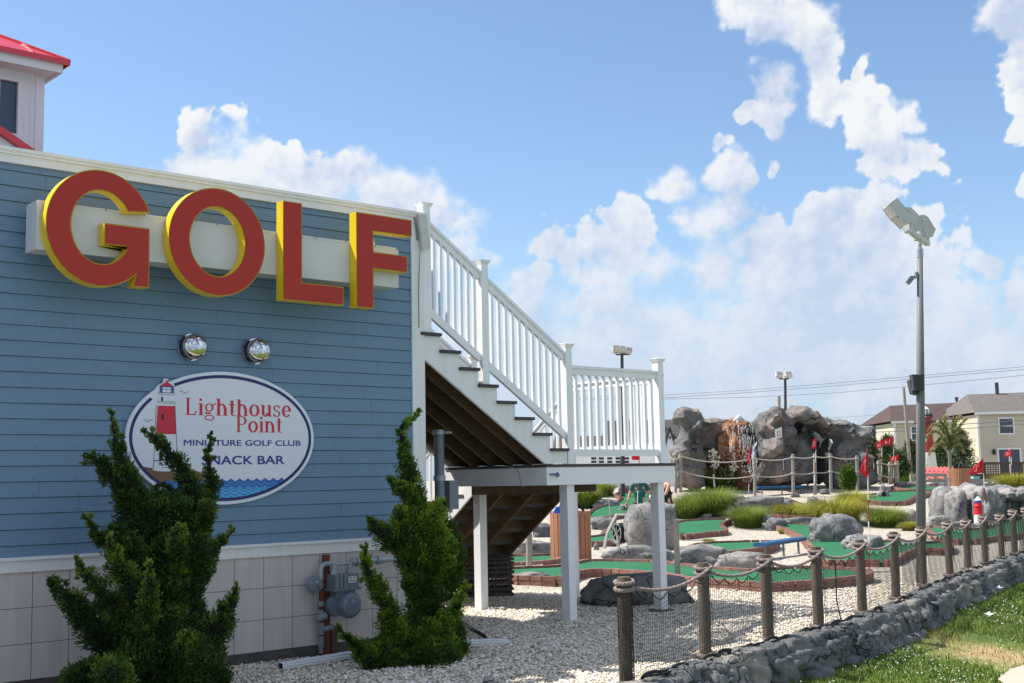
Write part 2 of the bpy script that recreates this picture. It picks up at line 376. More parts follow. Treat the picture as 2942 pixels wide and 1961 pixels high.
M['deckbrown'] = pm('brown_deck', (.075, .045, .038), rough=.8, var=.15)
M['ochre'] = pm('ochre_boards', (.20, .10, .015), rough=.8, var=.2)
M['aqua'] = pm('aqua_paint', (.20, .48, .46), rough=.5)
M['bark'] = pm('bark', (.09, .062, .045), rough=.95, var=.3, vs=12, bump=.6)
M['palmtrunk'] = pm('palm_trunk', (.24, .205, .17), rough=.95, var=.25, vs=14, bump=.6)
M['downspout'] = pm('white_downspout', (.74, .76, .78), rough=.4)
M['hoseblack'] = pm('black_rubber', (.014, .014, .018), rough=.45)
M['reelgrey'] = pm('grey_plastic', (.42, .42, .41), rough=.6)
M['lhred'] = pm('faded_red_stucco', (.36, .05, .035), rough=.8, var=.12, vs=3)
M['lhwhite'] = pm('cream_stucco', (.72, .70, .62), rough=.8, var=.05, vs=3)
M['brightred'] = pm('bright_red_paint', (.62, .012, .02), rough=.35)
M['bluepaint'] = pm('blue_paint', (.03, .09, .32), rough=.4)
M['pinkroof'] = pm('faded_red_roof', (.52, .13, .12), rough=.6, var=.08)
M['cable'] = pm('power_cable', (.06, .06, .07))
M['blueplastic'] = pm('blue_recycling', (.02, .12, .62), rough=.4)
M['rock'] = rock_mat('grey_rock', (.085, .10, .115), (.225, .22, .215), (.40, .365, .34), 2.0, .012, .06, .9)
M['rockbig'] = rock_mat('mountain_rock', (.065, .085, .095), (.175, .168, .162), (.36, .27, .235), .75, .011, .25, .9)
M['rockdark'] = rock_mat('charcoal_rock', (.055, .062, .07), (.125, .13, .135), (.28, .26, .235), 1.6, .012, .04, .9)
M['rockwall'] = rock_mat('faux_stone', (.065, .08, .09), (.19, .19, .185), (.40, .36, .30), 1.7, .014, .07, .9)
M['rustrock'] = rock_mat('rust_stained_rock', (.10, .045, .028), (.36, .155, .075), (.52, .33, .20), 1.1, .012, .2)
M['water'] = pm('falling_water', (.75, .77, .78), rough=.25, spec=.6)
M['paper'] = pm('white_paper', (.8, .8, .8))
# ---------------------------------------------------------------- the cumulus bank in front of the camera, on a far spherical patch
def cloud_field(AZ, EL, blobs, rg):
    def vnoise(x, y, seed):
        g = np.random.default_rng(seed).random((257, 257)); xi = np.floor(x).astype(int); yi = np.floor(y).astype(int); fx = x - xi; fy_ = y - yi
        fx = fx * fx * fx * (fx * (fx * 6 - 15) + 10); fy_ = fy_ * fy_ * fy_ * (fy_ * (fy_ * 6 - 15) + 10); xi %= 256; yi %= 256
        return (g[yi, xi] * (1 - fx) + g[yi, xi + 1] * fx) * (1 - fy_) + (g[yi + 1, xi] * (1 - fx) + g[yi + 1, xi + 1] * fx) * fy_
    def fbm(x, y, sc, o, seed, r=.55):
        s = 0; a = 1; t = 0
        for i in range(o): s = s + a * vnoise(x * sc + 31.7 * i, y * sc + 17.3 * i, seed + i); t += a; a *= r; sc *= 2.03
        return s / t
    def worley(x, y, sc, seed):
        q = np.random.default_rng(seed).random((64, 64, 2)); x = x * sc; y = y * sc; xi = np.floor(x).astype(int); yi = np.floor(y).astype(int); d = np.full(x.shape, 9.0)
        for dx in (-1, 0, 1):
            for dy in (-1, 0, 1):
                c = q[(yi + dy) % 64, (xi + dx) % 64]; d = np.minimum(d, (xi + dx + c[..., 0] - x) ** 2 + (yi + dy + c[..., 1] - y) ** 2)
        return 1 - np.sqrt(d)
    wx = AZ + (fbm(AZ, EL, 14, 5, 11) - .5) * .055; wy = EL + (fbm(AZ, EL, 14, 5, 51) - .5) * .05
    F = np.full(AZ.shape, -9.0)
    for (a, e, ra_, re_) in blobs:
        v = 1 - np.sqrt(((wx - a) / ra_) ** 2 + ((wy - e) / re_) ** 2); k = .16; h = np.clip(.5 + .5 * (v - F) / k, 0, 1); F = F + (v - F) * h + k * h * (1 - h)
    w2x = AZ + (fbm(AZ, EL, 60, 3, 81) - .5) * .012; w2y = EL + (fbm(AZ, EL, 60, 3, 91) - .5) * .012
    W = (worley(w2x, w2y, 26, 1) + .55 * worley(w2x, w2y, 55, 2) + .3 * worley(w2x, w2y, 115, 3) + .15 * worley(w2x, w2y, 230, 4)) / 2.0
    P = fbm(AZ, EL, 22, 7, 5, .6)
    return F, W, P, (fbm(AZ, EL, 9, 4, 201), fbm(AZ, EL, 16, 5, 301, .5))
def smst(a, b, x): t = np.clip((x - a) / (b - a), 0, 1); return t * t * (3 - 2 * t)
def cloud_rgba(AZ, EL, blobs):
    F, W, P, XT = cloud_field(AZ, EL, blobs, None)
    Q, L2 = XT
    D = np.clip(F, -1.2, .5) * 1.05 + (W - .45) * .80 + (P - .5) * 1.5 - .07
    soft = np.clip(smst(.42, .66, Q) + .55 * smst(.27, .36, EL), 0, 1)                       # some flanks are crisp, others fray away
    alpha = smst(-.02 - .12 * soft, .10 + .55 * soft, D); body = np.clip(D, 0, .8)
    ny, nx = D.shape; S = np.zeros_like(D); st = 4
    for i in range(1, 13):
        dy, dx = i * st, -int(round(i * st * .5)); S[:ny - dy, -dx:] += body[dy:, :nx + dx] * (1 - i / 15)
    lit = np.exp(-S * .42)
    def grad(H, k): g = np.zeros_like(H); g[k:-k, k:-k] = H[k:-k, k:-k] - H[2 * k:, :-2 * k]; return g
    big = grad(P * 1.2 + W * .35, 14); mid = grad(P + W * .6, 5)
    lum = np.clip(.46 + .40 * lit + big * 1.25 + mid * .75 + (L2 - .5) * 1.5, 0, 1)
    low_ = smst(.30, .04, EL)
    lum = lum * (1 - .25 * low_) + .30 * .25 * low_ * 1.2
    c0 = np.array([.545, .645, .835]); c1 = np.array([.93, .945, .965]); c = c0 + (c1 - c0) * lum[..., None]
    c = c * (1 - .42 * low_[..., None]) + np.array([.60, .685, .82]) * .42 * low_[..., None]
    alpha = alpha * (.97 - .25 * low_) * smst(-.02, .035, EL)
    return np.concatenate([c, alpha[..., None]], -1)

CLN = [(lambda r: (math.atan2(r[0], r[1]), math.asin(r[2] / np.linalg.norm(r)), rx / 2871.0, ry / 2871.0))(ray(x / .79946, y / .79946)) for (x, y, rx, ry) in blobs]
_az = np.linspace(R_(13), R_(71), 1240); _el = np.linspace(R_(-.8), R_(42), 900); AZ, EL = np.meshgrid(_az, _el)
CC = cloud_rgba(AZ, EL, CLN); edge = smst(R_(13), R_(16), AZ) * smst(R_(71), R_(68), AZ) * smst(R_(42), R_(39.5), EL); CC[..., 3] *= edge
cV = np.stack([np.cos(EL) * np.sin(AZ), np.cos(EL) * np.cos(AZ), np.sin(EL)], -1).reshape(-1, 3) * 4500.0; ny_, nx_ = AZ.shape
ii = (np.arange(ny_ - 1)[:, None] * nx_ + np.arange(nx_ - 1)[None]); keep = (CC[:-1, :-1, 3] + CC[1:, 1:, 3] + CC[1:, :-1, 3] + CC[:-1, 1:, 3]) > .002
ii = ii[keep]; cF = np.stack([ii, ii + 1, ii + nx_ + 1, ii + nx_], -1)
used = np.unique(cF); remap = np.zeros(len(cV), dtype=np.int64); remap[used] = np.arange(len(used)); cF = remap[cF]; cV = cV[used]; CC = CC.reshape(-1, 4)[used]
cm = bpy.data.materials.new('cumulus'); cm.use_nodes = True; t_ = cm.node_tree; t_.nodes.clear(); at_ = t_.nodes.new('ShaderNodeAttribute'); at_.attribute_name = 'cloud'
em = t_.nodes.new('ShaderNodeEmission'); em.inputs[1].default_value = .5; tp = t_.nodes.new('ShaderNodeBsdfTransparent'); ms_ = t_.nodes.new('ShaderNodeMixShader'); ou_ = t_.nodes.new('ShaderNodeOutputMaterial')
t_.links.new(at_.outputs['Color'], em.inputs[0]); t_.links.new(at_.outputs['Alpha'], ms_.inputs[0]); t_.links.new(tp.outputs[0], ms_.inputs[1]); t_.links.new(em.outputs[0], ms_.inputs[2]); t_.links.new(ms_.outputs[0], ou_.inputs[0])
cm.cycles.emission_sampling = 'NONE'
def cloud_patch():
    me = bpy.data.meshes.new('clouds'); nv, nf = len(cV), len(cF); me.vertices.add(nv); me.vertices.foreach_set('co', cV.astype(np.float32).ravel()); me.loops.add(nf * 4); me.loops.foreach_set('vertex_index', cF.astype(np.int32).ravel())
    me.polygons.add(nf); me.polygons.foreach_set('loop_start', np.arange(0, nf * 4, 4, dtype=np.int32))
    a_ = me.attributes.new('cloud', 'FLOAT_COLOR', 'POINT'); a_.data.foreach_set('color', CC.astype(np.float32).ravel()); me.materials.append(cm); me.update(calc_edges=True)
    o = bpy.data.objects.new('clouds', me); COL.objects.link(o); o['kind'] = 'structure'; o['label'] = 'bank of white cumulus clouds'; return o
cloud_patch()
# ---------------------------------------------------------------- fence line of the golf course, ground, lawn
FP = [(8.2, 7.76), (9.81, 8.19), (11.2, 8.47), (12.52, 8.74), (14.07, 9.15), (15.91, 9.79), (17.99, 10.58), (19.89, 11.19), (21.39, 11.67),
      (22.87, 12.11), (24.4, 12.56), (25.81, 12.99), (27.4, 13.5), (29.2, 14.05), (31.2, 14.7)]
LINE = [(-40, -4.0), (0, 5.6), (6.5, 7.32)] + FP + [(60, 24), (400, 140)]
def fy(x):
    for (a, ya), (b, yb) in zip(LINE, LINE[1:]):
        if x <= b: return ya + (yb - ya) * (x - a) / (b - a)
    return LINE[-1][1]
def ground_z(x, y):
    z = hgt(x, y)
    if x * x + y * y < 2500: z += .035 * (noise.noise((x * .5, y * .5, 0))) + .012 * noise.noise((x * 2, y * 2, 3))
    return z
def lawn_z(x, y):
    g = fy(x) - y
    return -.30 - .16 * min(1, max(0, (g - .3) / 1.5)) - .05 * min(g, 6) * .3 + .03 * noise.noise((x * .6, y * .6, 5))
ds = list(np.arange(2, 30, .5)) + list(np.arange(30, 60, 1.0)) + list(np.arange(60, 120, 4.0)) + [130, 160, 200, 280, 400, 700, 1200, 2500, 4500]
ks = np.concatenate([np.linspace(-2.2, -1, 12, endpoint=False), np.linspace(-1, 1, 150), np.linspace(1, 2.2, 13)[1:]])
gv = []; inside = []
for d in ds:
    for k in ks:
        x = FH.x * d + RH.x * k * (d + 6); y = FH.y * d + RH.y * k * (d + 6)
        gv.append((x, y, ground_z(x, y))); inside.append(fy(x) - y)
nk = len(ks)
gf = [(i * nk + j, i * nk + j + 1, (i + 1) * nk + j + 1, (i + 1) * nk + j) for i in range(len(ds) - 1) for j in range(nk - 1)]
def voro_ground(name):
    mt = bpy.data.materials.new(name); mt.use_nodes = True; t = mt.node_tree; b = t.nodes['Principled BSDF']; l = t.links
    g = t.nodes.new('ShaderNodeNewGeometry')
    vo = t.nodes.new('ShaderNodeTexVoronoi'); vo.inputs['Scale'].default_value = 26; l.new(g.outputs['Position'], vo.inputs['Vector'])
    bw = t.nodes.new('ShaderNodeSeparateColor'); l.new(vo.outputs['Color'], bw.inputs[0])
    cr = t.nodes.new('ShaderNodeValToRGB'); e = cr.color_ramp.elements
    e[0].position = 0; e[0].color = (.26, .21, .16, 1); e[1].position = 1; e[1].color = (.90, .84, .73, 1)
    for p, c in ((.15, (.44, .36, .27)), (.35, (.64, .55, .43)), (.7, (.78, .70, .58))): x = e.new(p); x.color = (*c, 1)
    l.new(bw.outputs[0], cr.inputs[0])
    ed = t.nodes.new('ShaderNodeMapRange'); l.new(vo.outputs['Distance'], ed.inputs[0]); ed.inputs[1].default_value = .02; ed.inputs[2].default_value = .038; ed.inputs[3].default_value = 1; ed.inputs[4].default_value = .62
    mu = t.nodes.new('ShaderNodeVectorMath'); mu.operation = 'SCALE'; l.new(cr.outputs[0], mu.inputs[0]); l.new(ed.outputs[0], mu.inputs['Scale']); l.new(mu.outputs[0], b.inputs['Base Color'])
    n = t.nodes.new('ShaderNodeTexNoise'); n.inputs['Scale'].default_value = 30; n.inputs['Detail'].default_value = 3; l.new(g.outputs['Position'], n.inputs['Vector'])
    bp = t.nodes.new('ShaderNodeBump'); bp.inputs['Strength'].default_value = .8; bp.inputs['Distance'].default_value = .02; bp.invert = True
    l.new(vo.outputs['Distance'], bp.inputs['Height']); l.new(bp.outputs[0], b.inputs['Normal']); b.inputs['Roughness'].default_value = .9
    return mt
M['gravel'] = voro_ground('gravel_bed')
gm = MB(); gm.v = [((x, fy(x) - .04, z) if .04 < q < .9 else (x, y, z)) for (x, y, z), q in zip(gv, inside)]; gm.f = [f for f in gf if min(inside[i] for i in f) < .04]; gm.m = [0] * len(gm.f)
struct(obj('ground', gm, M['gravel'], smooth=True), 'pale pebble gravel covering the golf course ground', 'gravel')
def lawn_mat():
    mt = bpy.data.materials.new('lawn'); mt.use_nodes = True; t = mt.node_tree; b = t.nodes['Principled BSDF']; l = t.links
    g = t.nodes.new('ShaderNodeNewGeometry')
    def noi(s, d=5):
        n = t.nodes.new('ShaderNodeTexNoise'); n.inputs['Scale'].default_value = s; n.inputs['Detail'].default_value = d; l.new(g.outputs['Position'], n.inputs['Vector']); return n.outputs['Fac']
    cr = t.nodes.new('ShaderNodeValToRGB'); e = cr.color_ramp.elements; e[0].position = .3; e[0].color = (.06, .12, .012, 1); e[1].position = .7; e[1].color = (.17, .22, .035, 1)
    l.new(noi(1.2), cr.inputs[0])
    vd = t.nodes.new('ShaderNodeVectorMath'); vd.operation = 'DISTANCE'; l.new(g.outputs['Position'], vd.inputs[0]); vd.inputs[1].default_value = (15.0, 7.7, -.5)
    ad = t.nodes.new('ShaderNodeMath'); ad.operation = 'MULTIPLY_ADD'; l.new(noi(1.5), ad.inputs[0]); ad.inputs[1].default_value = 2.2; l.new(vd.outputs['Value'], ad.inputs[2])
    m2 = t.nodes.new('ShaderNodeMapRange'); l.new(ad.outputs[0], m2.inputs[0]); m2.inputs[1].default_value = 1.35; m2.inputs[2].default_value = 2.2; m2.inputs[3].default_value = 1; m2.inputs[4].default_value = 0
    mx_ = t.nodes.new('ShaderNodeMix'); mx_.data_type = 'RGBA'; l.new(m2.outputs[0], mx_.inputs[0]); l.new(cr.outputs[0], mx_.inputs[6]); mx_.inputs[7].default_value = (.42, .30, .15, 1)
    l.new(mx_.outputs[2], b.inputs['Base Color']); b.inputs['Roughness'].default_value = 1
    bp = t.nodes.new('ShaderNodeBump'); bp.inputs['Strength'].default_value = .8; bp.inputs['Distance'].default_value = .03; l.new(noi(60, 3), bp.inputs['Height']); l.new(bp.outputs[0], b.inputs['Normal'])
    return mt
lm = MB(); lm.v = [((x, fy(x) - .28, -.40) if -.9 < q < .28 else (x, y, lawn_z(x, y))) for (x, y, z), q in zip(gv, inside)]; lm.f = [f for f in gf if max(inside[i] for i in f) > .28]; lm.m = [0] * len(lm.f)
struct(obj('lawn', lm, lawn_mat(), smooth=True), 'mown lawn outside the rope fence', 'lawn')

# ---------------------------------------------------------------- the snack bar building
WY = 11.35; CXR = 8.76
bld = thing('snack_bar_building', 'blue clapboard snack bar building with white trim and red roofed cupola', 'building', (2.0, WY, 0))
s = MB(); x0 = -9.0; x1 = CXR - .165
zs = [1.196, 1.299]
while zs[-1] < 4.72: zs.append(zs[-1] + .1414)
zs[-1] = 4.76
for a, b in zip(zs, zs[1:]):
    s.add([(x0, WY - .0022, a - .0065), (x1, WY - .0022, a - .0065), (x1, WY - .0022, a), (x0, WY - .0022, a)], [(0, 1, 2, 3)], 1)  # dark strip below each lap edge, painted in as its shadow line
    # each lapped board: lower edge stands 14 mm proud
    s.add([(x0, WY - .014, a), (x1, WY - .014, a), (x1, WY - .001, b), (x0, WY - .001, b), (x0, WY - .001, a), (x1, WY - .001, a)], [(0, 1, 2, 3), (0, 4, 5, 1)])
    for k in range(12):
        xn = 3.9 + k * .405 + .04 * random.random()
        if random.random() < .75 and xn < x1 - .02:
            zc = a + .022; s.add([(xn - .005, WY - .0155, zc - .005), (xn + .005, WY - .0155, zc - .005), (xn + .005, WY - .0145, zc + .005), (xn - .005, WY - .0145, zc + .005)], [(0, 1, 2, 3)], 1)
    xb = 4.1 + random.random() * 4.3
    s.add([(xb, WY - .0155, a), (xb + .003, WY - .0155, a), (xb + .003, WY - .002, b), (xb, WY - .002, b)], [(0, 1, 2, 3)], 1)
obj('siding', s, [M['siding'], M['nail_lap_shade']], bld)
s = MB(); s.bb(x0, CXR, WY + .002, WY + 7.5, -.3, 4.70); obj('wall', s, M['block'], bld)
s = MB(); s.bb(x1, CXR + .012, WY - .028, WY + .10, .02, 4.755); obj('corner_board', s, M['white'], bld)
s = MB(); s.bb(x0, CXR + .012, WY - .036, WY + .05, 4.756, 4.862); s.bb(x0, CXR + .03, WY - .075, WY + .22, 4.862, 4.892)
s.bb(x0, CXR + .02, WY - .058, WY - .036, 4.832, 4.862)
obj('parapet_cap', s, M['white'], bld)
s = MB(); s.bb(x0, x1, WY - .032, WY - .001, 1.063, 1.168); s.bb(x0, x1, WY - .055, WY - .001, 1.168, 1.197)
obj('skirt_board', s, M['white'], bld)
s = MB(); s.bb(x0, CXR - .02, WY - .012, WY + .001, .12, 1.062)
for k in range(-12, 14):
    xg = 3.99 + .336 * k
    if xg < CXR - .05: s.bb(xg, xg + .006, WY - .0128, WY - .0118, .12, 1.06, 1)
for zg in (.43, .745): s.bb(x0, CXR - .02, WY - .0130, WY - .0118, zg, zg + .006, 1)
obj('base_panel', s, [M['panel'], M['groove']], bld)
s = MB(); s.bb(x0, CXR - .03, WY - .004, WY + .3, -.3, .119); obj('foundation', s, M['block'], bld)

# cupola: a white lantern with a red metal roof standing back on the flat roof
cy = 14.0; cr_ = ony(127.3, 241, cy).x; zt = ony(178, 209, cy - .3).z; zfas = ony(181, 176, cy - .3).z
cp = MB(); cx0 = 2.2
xw = ony(64, 300, cy).x; xg = ony(50, 300, cy).x; zg1 = ony(50, 236, cy).z; zg0 = ony(52, 386, cy).z
cp.bb(cx0, xg, cy, cy + .12, 4.7, zg0); cp.bb(cx0, xg, cy, cy + .12, zg1, zt + .05); cp.bb(xg, cr_ - .002, cy + .002, cy + .12, 4.7, zt + .05)
cp.bb(cr_ - .10, cr_, cy - .012, cy + .1, 4.7, zt); cp.bb(cr_ - .16, cr_ - .155, cy - .003, cy, 4.7, zt)
cp.bb(cr_ - .12, cr_ - .001, cy + .1, cy + 2.8, 4.7, zt + .05); cp.bb(cx0, cr_, cy + 2.7, cy + 2.9, 4.7, zt)
cup = obj('cupola', cp, M['cupola'], bld)
w = MB(); w.bb(cx0 + .6, xw, cy - .02, cy, zg1, zg1 + .05); w.bb(xg, xw, cy - .019, cy, zg0 - .06, zg1 + .05); w.bb(cx0 + .6, xw + .0, cy - .021, cy, zg0 - .07, zg0)
wf = obj('window', w, M['cupola'], cup)
w = MB(); w.bb(cx0 + .6, xg - .001, cy + .03, cy + .035, zg0, zg1); obj('pane', w, M['glass'], wf)
w = MB(); w.bb(xg - .22, xg - .19, cy + .02, cy + .045, zg0, zg1); obj('mullion', w, M['cupola'], wf)
rf = MB(); ex = ony(181, 200, cy - .3).x; ey = cy - .3
rf.bb(cx0 - .3, ex, ey, ey + .03, zt, zfas); rf.bb(ex - .03, ex, ey + .03, cy + 3.2, zt, zfas)
rf.bb(cx0 - .3, ex - .03, ey + .03, cy + 3.2, zt + .02, zt + .04)
obj('eave', rf, M['cupola'], cup)
rf = MB(); zr = zfas + .004; tx = ex + .06; ap = Vector(((cx0 + ex) / 2 - .3, cy + 1.45, zr + 1.05))
c4 = [Vector((cx0 - .4, ey - .05, zr)), Vector((tx, ey - .05, zr)), Vector((tx, cy + 3.25, zr)), Vector((cx0 - .4, cy + 3.25, zr))]
rf.add(c4 + [ap], [(0, 1, 4), (1, 2, 4), (2, 3, 4), (3, 0, 4), (3, 2, 1, 0)])
rf.bb(cx0 - .4, tx, ey - .055, ey - .045, zr - .05, zr + .01); rf.bb(tx - .005, tx + .006, ey - .05, cy + 3.2, zr - .05, zr + .01)
rf.tube([c4[1], ap], .022, 6)
for k in range(1, 9):
    xx = tx - .42 * k
    if xx > ap.x: t = (tx - xx) / (tx - ap.x); q = c4[1].lerp(ap, t); rf.bar((xx, ey - .05, zr + .008), (xx, q.y, q.z + .012), .016, .03)
    yy = ey - .05 + .42 * k
    if yy < ap.y: t = (yy - ey + .05) / (ap.y - ey + .05); q = c4[1].lerp(ap, t); rf.bar((tx, yy, zr + .008), (q.x, yy, q.z + .012), .016, .03)
obj('roof', rf, M['redmetal'], cup)
# gable of the lower red roof in front of the cupola
gy = 13.0; a = ony(2, 362, gy); b_ = ony(113, 441, gy); sl_ = (a.z - b_.z) / (b_.x - a.x)
g = MB(); ov = b_.x + .9
g.prism([(2 * a.x - ov, a.z - (ov - a.x) * sl_ - .06), (ov, a.z - (ov - a.x) * sl_ - .06), (a.x, a.z - .06)], gy + .05, gy + 2.4)
gab = obj('gable', g, M['white'], bld)
g = MB()
for sgn in (-1, 1):
    q0 = (a.x, a.z); q1 = (a.x + sgn * (ov - a.x), a.z - (ov - a.x) * sl_)
    g.prism([q0, q1, (q1[0], q1[1] - .085), (q0[0], q0[1] - .085)], gy - .02, gy + 2.5)
obj('roof', g, M['redmetal'], gab)

# ---------------------------------------------------------------- the GOLF letters on their box
golf = thing('golf_sign', 'red channel letters GOLF with yellow sides on a white box', 'sign', (4.1, 10.95, 3.9))
LY = 10.82; BYF = 10.952
s = MB(); s.bb(4.144, 8.135, BYF, 11.2, 3.912, 4.335); s.bb(4.150, 8.10, BYF - .004, 11.196, 4.335, 4.358)
M['boxwhite'] = pm('weathered_box_white', (.60, .61, .59), rough=.5, var=.06, vs=2); obj('backing_box', s, M['boxwhite'], golf)
s = MB()
for xk in np.arange(4.4, 8.1, .38): s.box((xk, BYF - .006, 4.346), (.011, .004, .011))
obj('screw', s, M['rust'], golf)
s = MB()
for xk in (4.9, 6.4, 7.95): s.bb(xk, xk + .05, 11.2, 11.335, 3.98, 4.03); s.bb(xk, xk + .05, 11.2, 11.335, 4.25, 4.30)
s.tube([(7.86, 11.02, 4.33), (7.98, 11.25, 4.50), (8.0, 11.33, 4.50)], .024, 8)
obj('bracket', s, M['white2'], golf)
def arc(cx, cz, rx, rz, a0, a1, n=40): return [(cx + rx * math.cos(R_(a0 + (a1 - a0) * i / n)), cz + rz * math.sin(R_(a0 + (a1 - a0) * i / n))) for i in range(n + 1)]
G = arc(4.683, 4.146, .508, .5375, 22, 312.5, 64) + [(4.993, 3.634), (5.154, 3.634), (5.154, 4.197), (4.713, 4.197), (4.716, 3.999), (4.945, 4.0)] + arc(4.69, 4.155, .285, .339, 333.5, 30.5, 56)
Oo = arc(5.863, 4.15, .519, .532, 0, 360, 72)[:-1]; Oi = arc(5.86, 4.153, .2955, .341, 0, 360, 72)[:-1]
Lp = [(6.59, 4.66), (6.59, 3.641), (7.32, 3.641), (7.32, 3.837), (6.813, 3.837), (6.813, 4.66)]
Fp = [(7.485, 4.66), (7.485, 3.635), (7.703, 3.635), (7.703, 4.068), (8.157, 4.068), (8.157, 4.25), (7.706, 4.25), (7.706, 4.475), (8.222, 4.475), (8.222, 4.66)]
def inset(p, d):
    n = len(p); out = []
    for i in range(n):
        a, b, c = Vector(p[i - 1]), Vector(p[i]), Vector(p[(i + 1) % n])
        e1 = (b - a).normalized(); e2 = (c - b).normalized(); n1 = Vector((-e1.y, e1.x)); n2 = Vector((-e2.y, e2.x)); nn = n1 + n2
        nn = nn.normalized() if nn.length > 1e-5 else n1
        k = d / max(.35, nn.dot(n1)); out.append((b.x + nn.x * k, b.y + nn.y * k))
    return out
def band(mb, o, i, y): # face between two loops
    n = len(o); mb.add([(x, y, z) for x, z in o] + [(x, y, z) for x, z in i], [(k, (k + 1) % n, n + (k + 1) % n, n + k) for k in range(n)])
def area2(p): return sum(p[i - 1][0] * p[i][1] - p[i][0] * p[i - 1][1] for i in range(len(p)))
for nm, out, inn in (('G', G, None), ('O', Oo, Oi), ('L', Lp, None), ('F', Fp, None)):
    if area2(out) < 0: out = out[::-1]
    s = MB(); n = len(out)
    for lp in ([out] + ([inn] if inn else [])):
        n = len(lp); s.add([(x, LY, z) for x, z in lp] + [(x, BYF - .005, z) for x, z in lp], [(k, (k + 1) % n, n + (k + 1) % n, n + k) for k in range(n)])
    if inn: band(s, out, inn, BYF - .005); band(s, out, inn, LY + .012)
    else:
        tri = tessellate_polygon([[Vector((x, z, 0)) for x, z in out]])
        for yy in (BYF - .005, LY + .012): s.add([(x, yy, z) for x, z in out], [tuple(t) for t in tri])
    le = obj('letter', s, M['yellow'], golf); part_label(le, 'letter ' + nm)
    s = MB()
    if inn: band(s, inset(out, .010), inset(inn, -.010), LY + .0)
    else:
        q = inset(out, .010); tri = tessellate_polygon([[Vector((x, z, 0)) for x, z in q]]); s.add([(x, LY, z) for x, z in q], [tuple(t) for t in tri])
    obj('face', s, M['red'], le)
# small white radio box on the corner board
rb = MB(); mtx = Matrix.Rotation(R_(-8), 3, 'Y'); p = ony(1216, 665, 11.28); rb.box(p, (.115, .05, .40), mtx)
rt = tag(obj('antenna_box', rb, M['fixture']), 'small white plastic antenna box tilted on the corner trim beside the letter F', 'antenna')
rb = MB(); pp = ony(1190, 625, 11.31); rb.tube([pp, ony(1197, 660, 11.31), ony(1200, 690, 11.31)], .012, 6); pq = ony(1206, 735, 11.3); rb.tube([ony(1210, 690, 11.3), pq, ony(1203, 830, 11.315), ony(1204, 940, 11.315)], .005, 5); obj('bracket', rb, M['gasgrey'], rt)

# ---------------------------------------------------------------- oval sign
ov_ = thing('oval_sign', 'white oval sign with navy rim, lighthouse and waves reading Lighthouse Point', 'sign', (6.2, 11.31, 1.6))
OX, OZ, ORX, ORZ = 6.212, 2.269, 1.047, .664
SY = 11.30
s = MB(); s.prism(arc(OX, OZ, ORX, ORZ, 0, 360, 96)[:-1], SY, SY + .03)
tb = [(5.44, 2.55), (5.455, 2.70), (5.465, 2.74), (5.50, 2.78), (5.545, 2.80), (5.55, 2.84), (5.59, 2.84), (5.595, 2.80), (5.65, 2.78), (5.69, 2.74), (5.69, 2.50)]
s.prism(tb, SY + .0012, SY + .028)
obj('panel', s, M['signwhite'], ov_)
s = MB(); n = 96
seg = [(a) for a in range(n)]
o = arc(OX, OZ, ORX - .033, ORZ - .033, 0, 360, n); i_ = arc(OX, OZ, ORX - .066, ORZ - .066, 0, 360, n); yv = SY - .0015
for k in range(n):
    xm = o[k][0]; zm = o[k][1]
    if 5.44 < xm < 5.70 and zm > 2.5: continue
    s.add([(o[k][0], yv, o[k][1]), (o[k + 1][0], yv, o[k + 1][1]), (i_[k + 1][0], yv, i_[k + 1][1]), (i_[k][0], yv, i_[k][1])], [(0, 1, 2, 3)])
obj('border', s, M['navy'], ov_)
def inell(x, z, m_=.066): return ((x - OX) / (ORX - m_)) ** 2 + ((z - OZ) / (ORZ - m_)) ** 2 < 1
def clipx(z, m_=.066):
    t = 1 - ((z - OZ) / (ORZ - m_)) ** 2
    return (ORX - m_) * math.sqrt(max(0, t))
def wavez(x, zb, amp, per, ph=0):
    f = ((x - 5.5) / per + ph) % 1.0; return zb + amp * (2 * abs(f - .5)) ** 1.7
def wfill(mb, zb, y, amp=.028, per=.0975, ph=0, thick=None):
    xs = np.arange(OX - ORX, OX + ORX, .0065)
    for xa, xb in zip(xs, xs[1:]):
        q = []
        for x in (xa, xb):
            t = 1 - ((x - OX) / (ORX - .066)) ** 2
            if t <= 0: q = None; break
            lo = OZ - (ORZ - .066) * math.sqrt(t); top = wavez(x, zb, amp, per, ph); b0 = lo if thick is None else max(lo, top - thick)
            if top <= b0 + .001: q = None; break
            q.append((b0, top))
        if q: mb.add([(xa, y, q[0][0]), (xb, y, q[1][0]), (xb, y, q[1][1]), (xa, y, q[0][1])], [(0, 1, 2, 3)])
w = MB(); w.poly([(5.31, SY - .001, 1.99), (5.36, SY - .001, 1.985), (5.46, SY - .001, 1.97), (5.70, SY - .001, 1.965), (5.85, SY - .001, 1.955), (5.93, SY - .001, 1.935), (6.0, SY - .001, 1.90), (6.1, SY - .001, 1.86), (6.1, SY - .001, 1.80), (5.55, SY - .001, 1.80), (5.42, SY - .001, 1.87)])
obj('sand', w, M['sand'], ov_)
w = MB(); wfill(w, 1.838, SY - .002); obj('wave', w, M['wave1'], ov_)
w = MB()
wfill(w, 1.752, SY - .0030); obj('wave', w, M['wave2'], ov_)
for zb in (1.80, 1.768): w = MB(); wfill(w, zb, SY - .0026, thick=.006); obj('wave_line', w, M['wave2'], ov_)
for zb in (1.735, 1.700, 1.66): w = MB(); wfill(w, zb, SY - .0036, thick=.007); obj('wave_line', w, M['navy'], ov_)
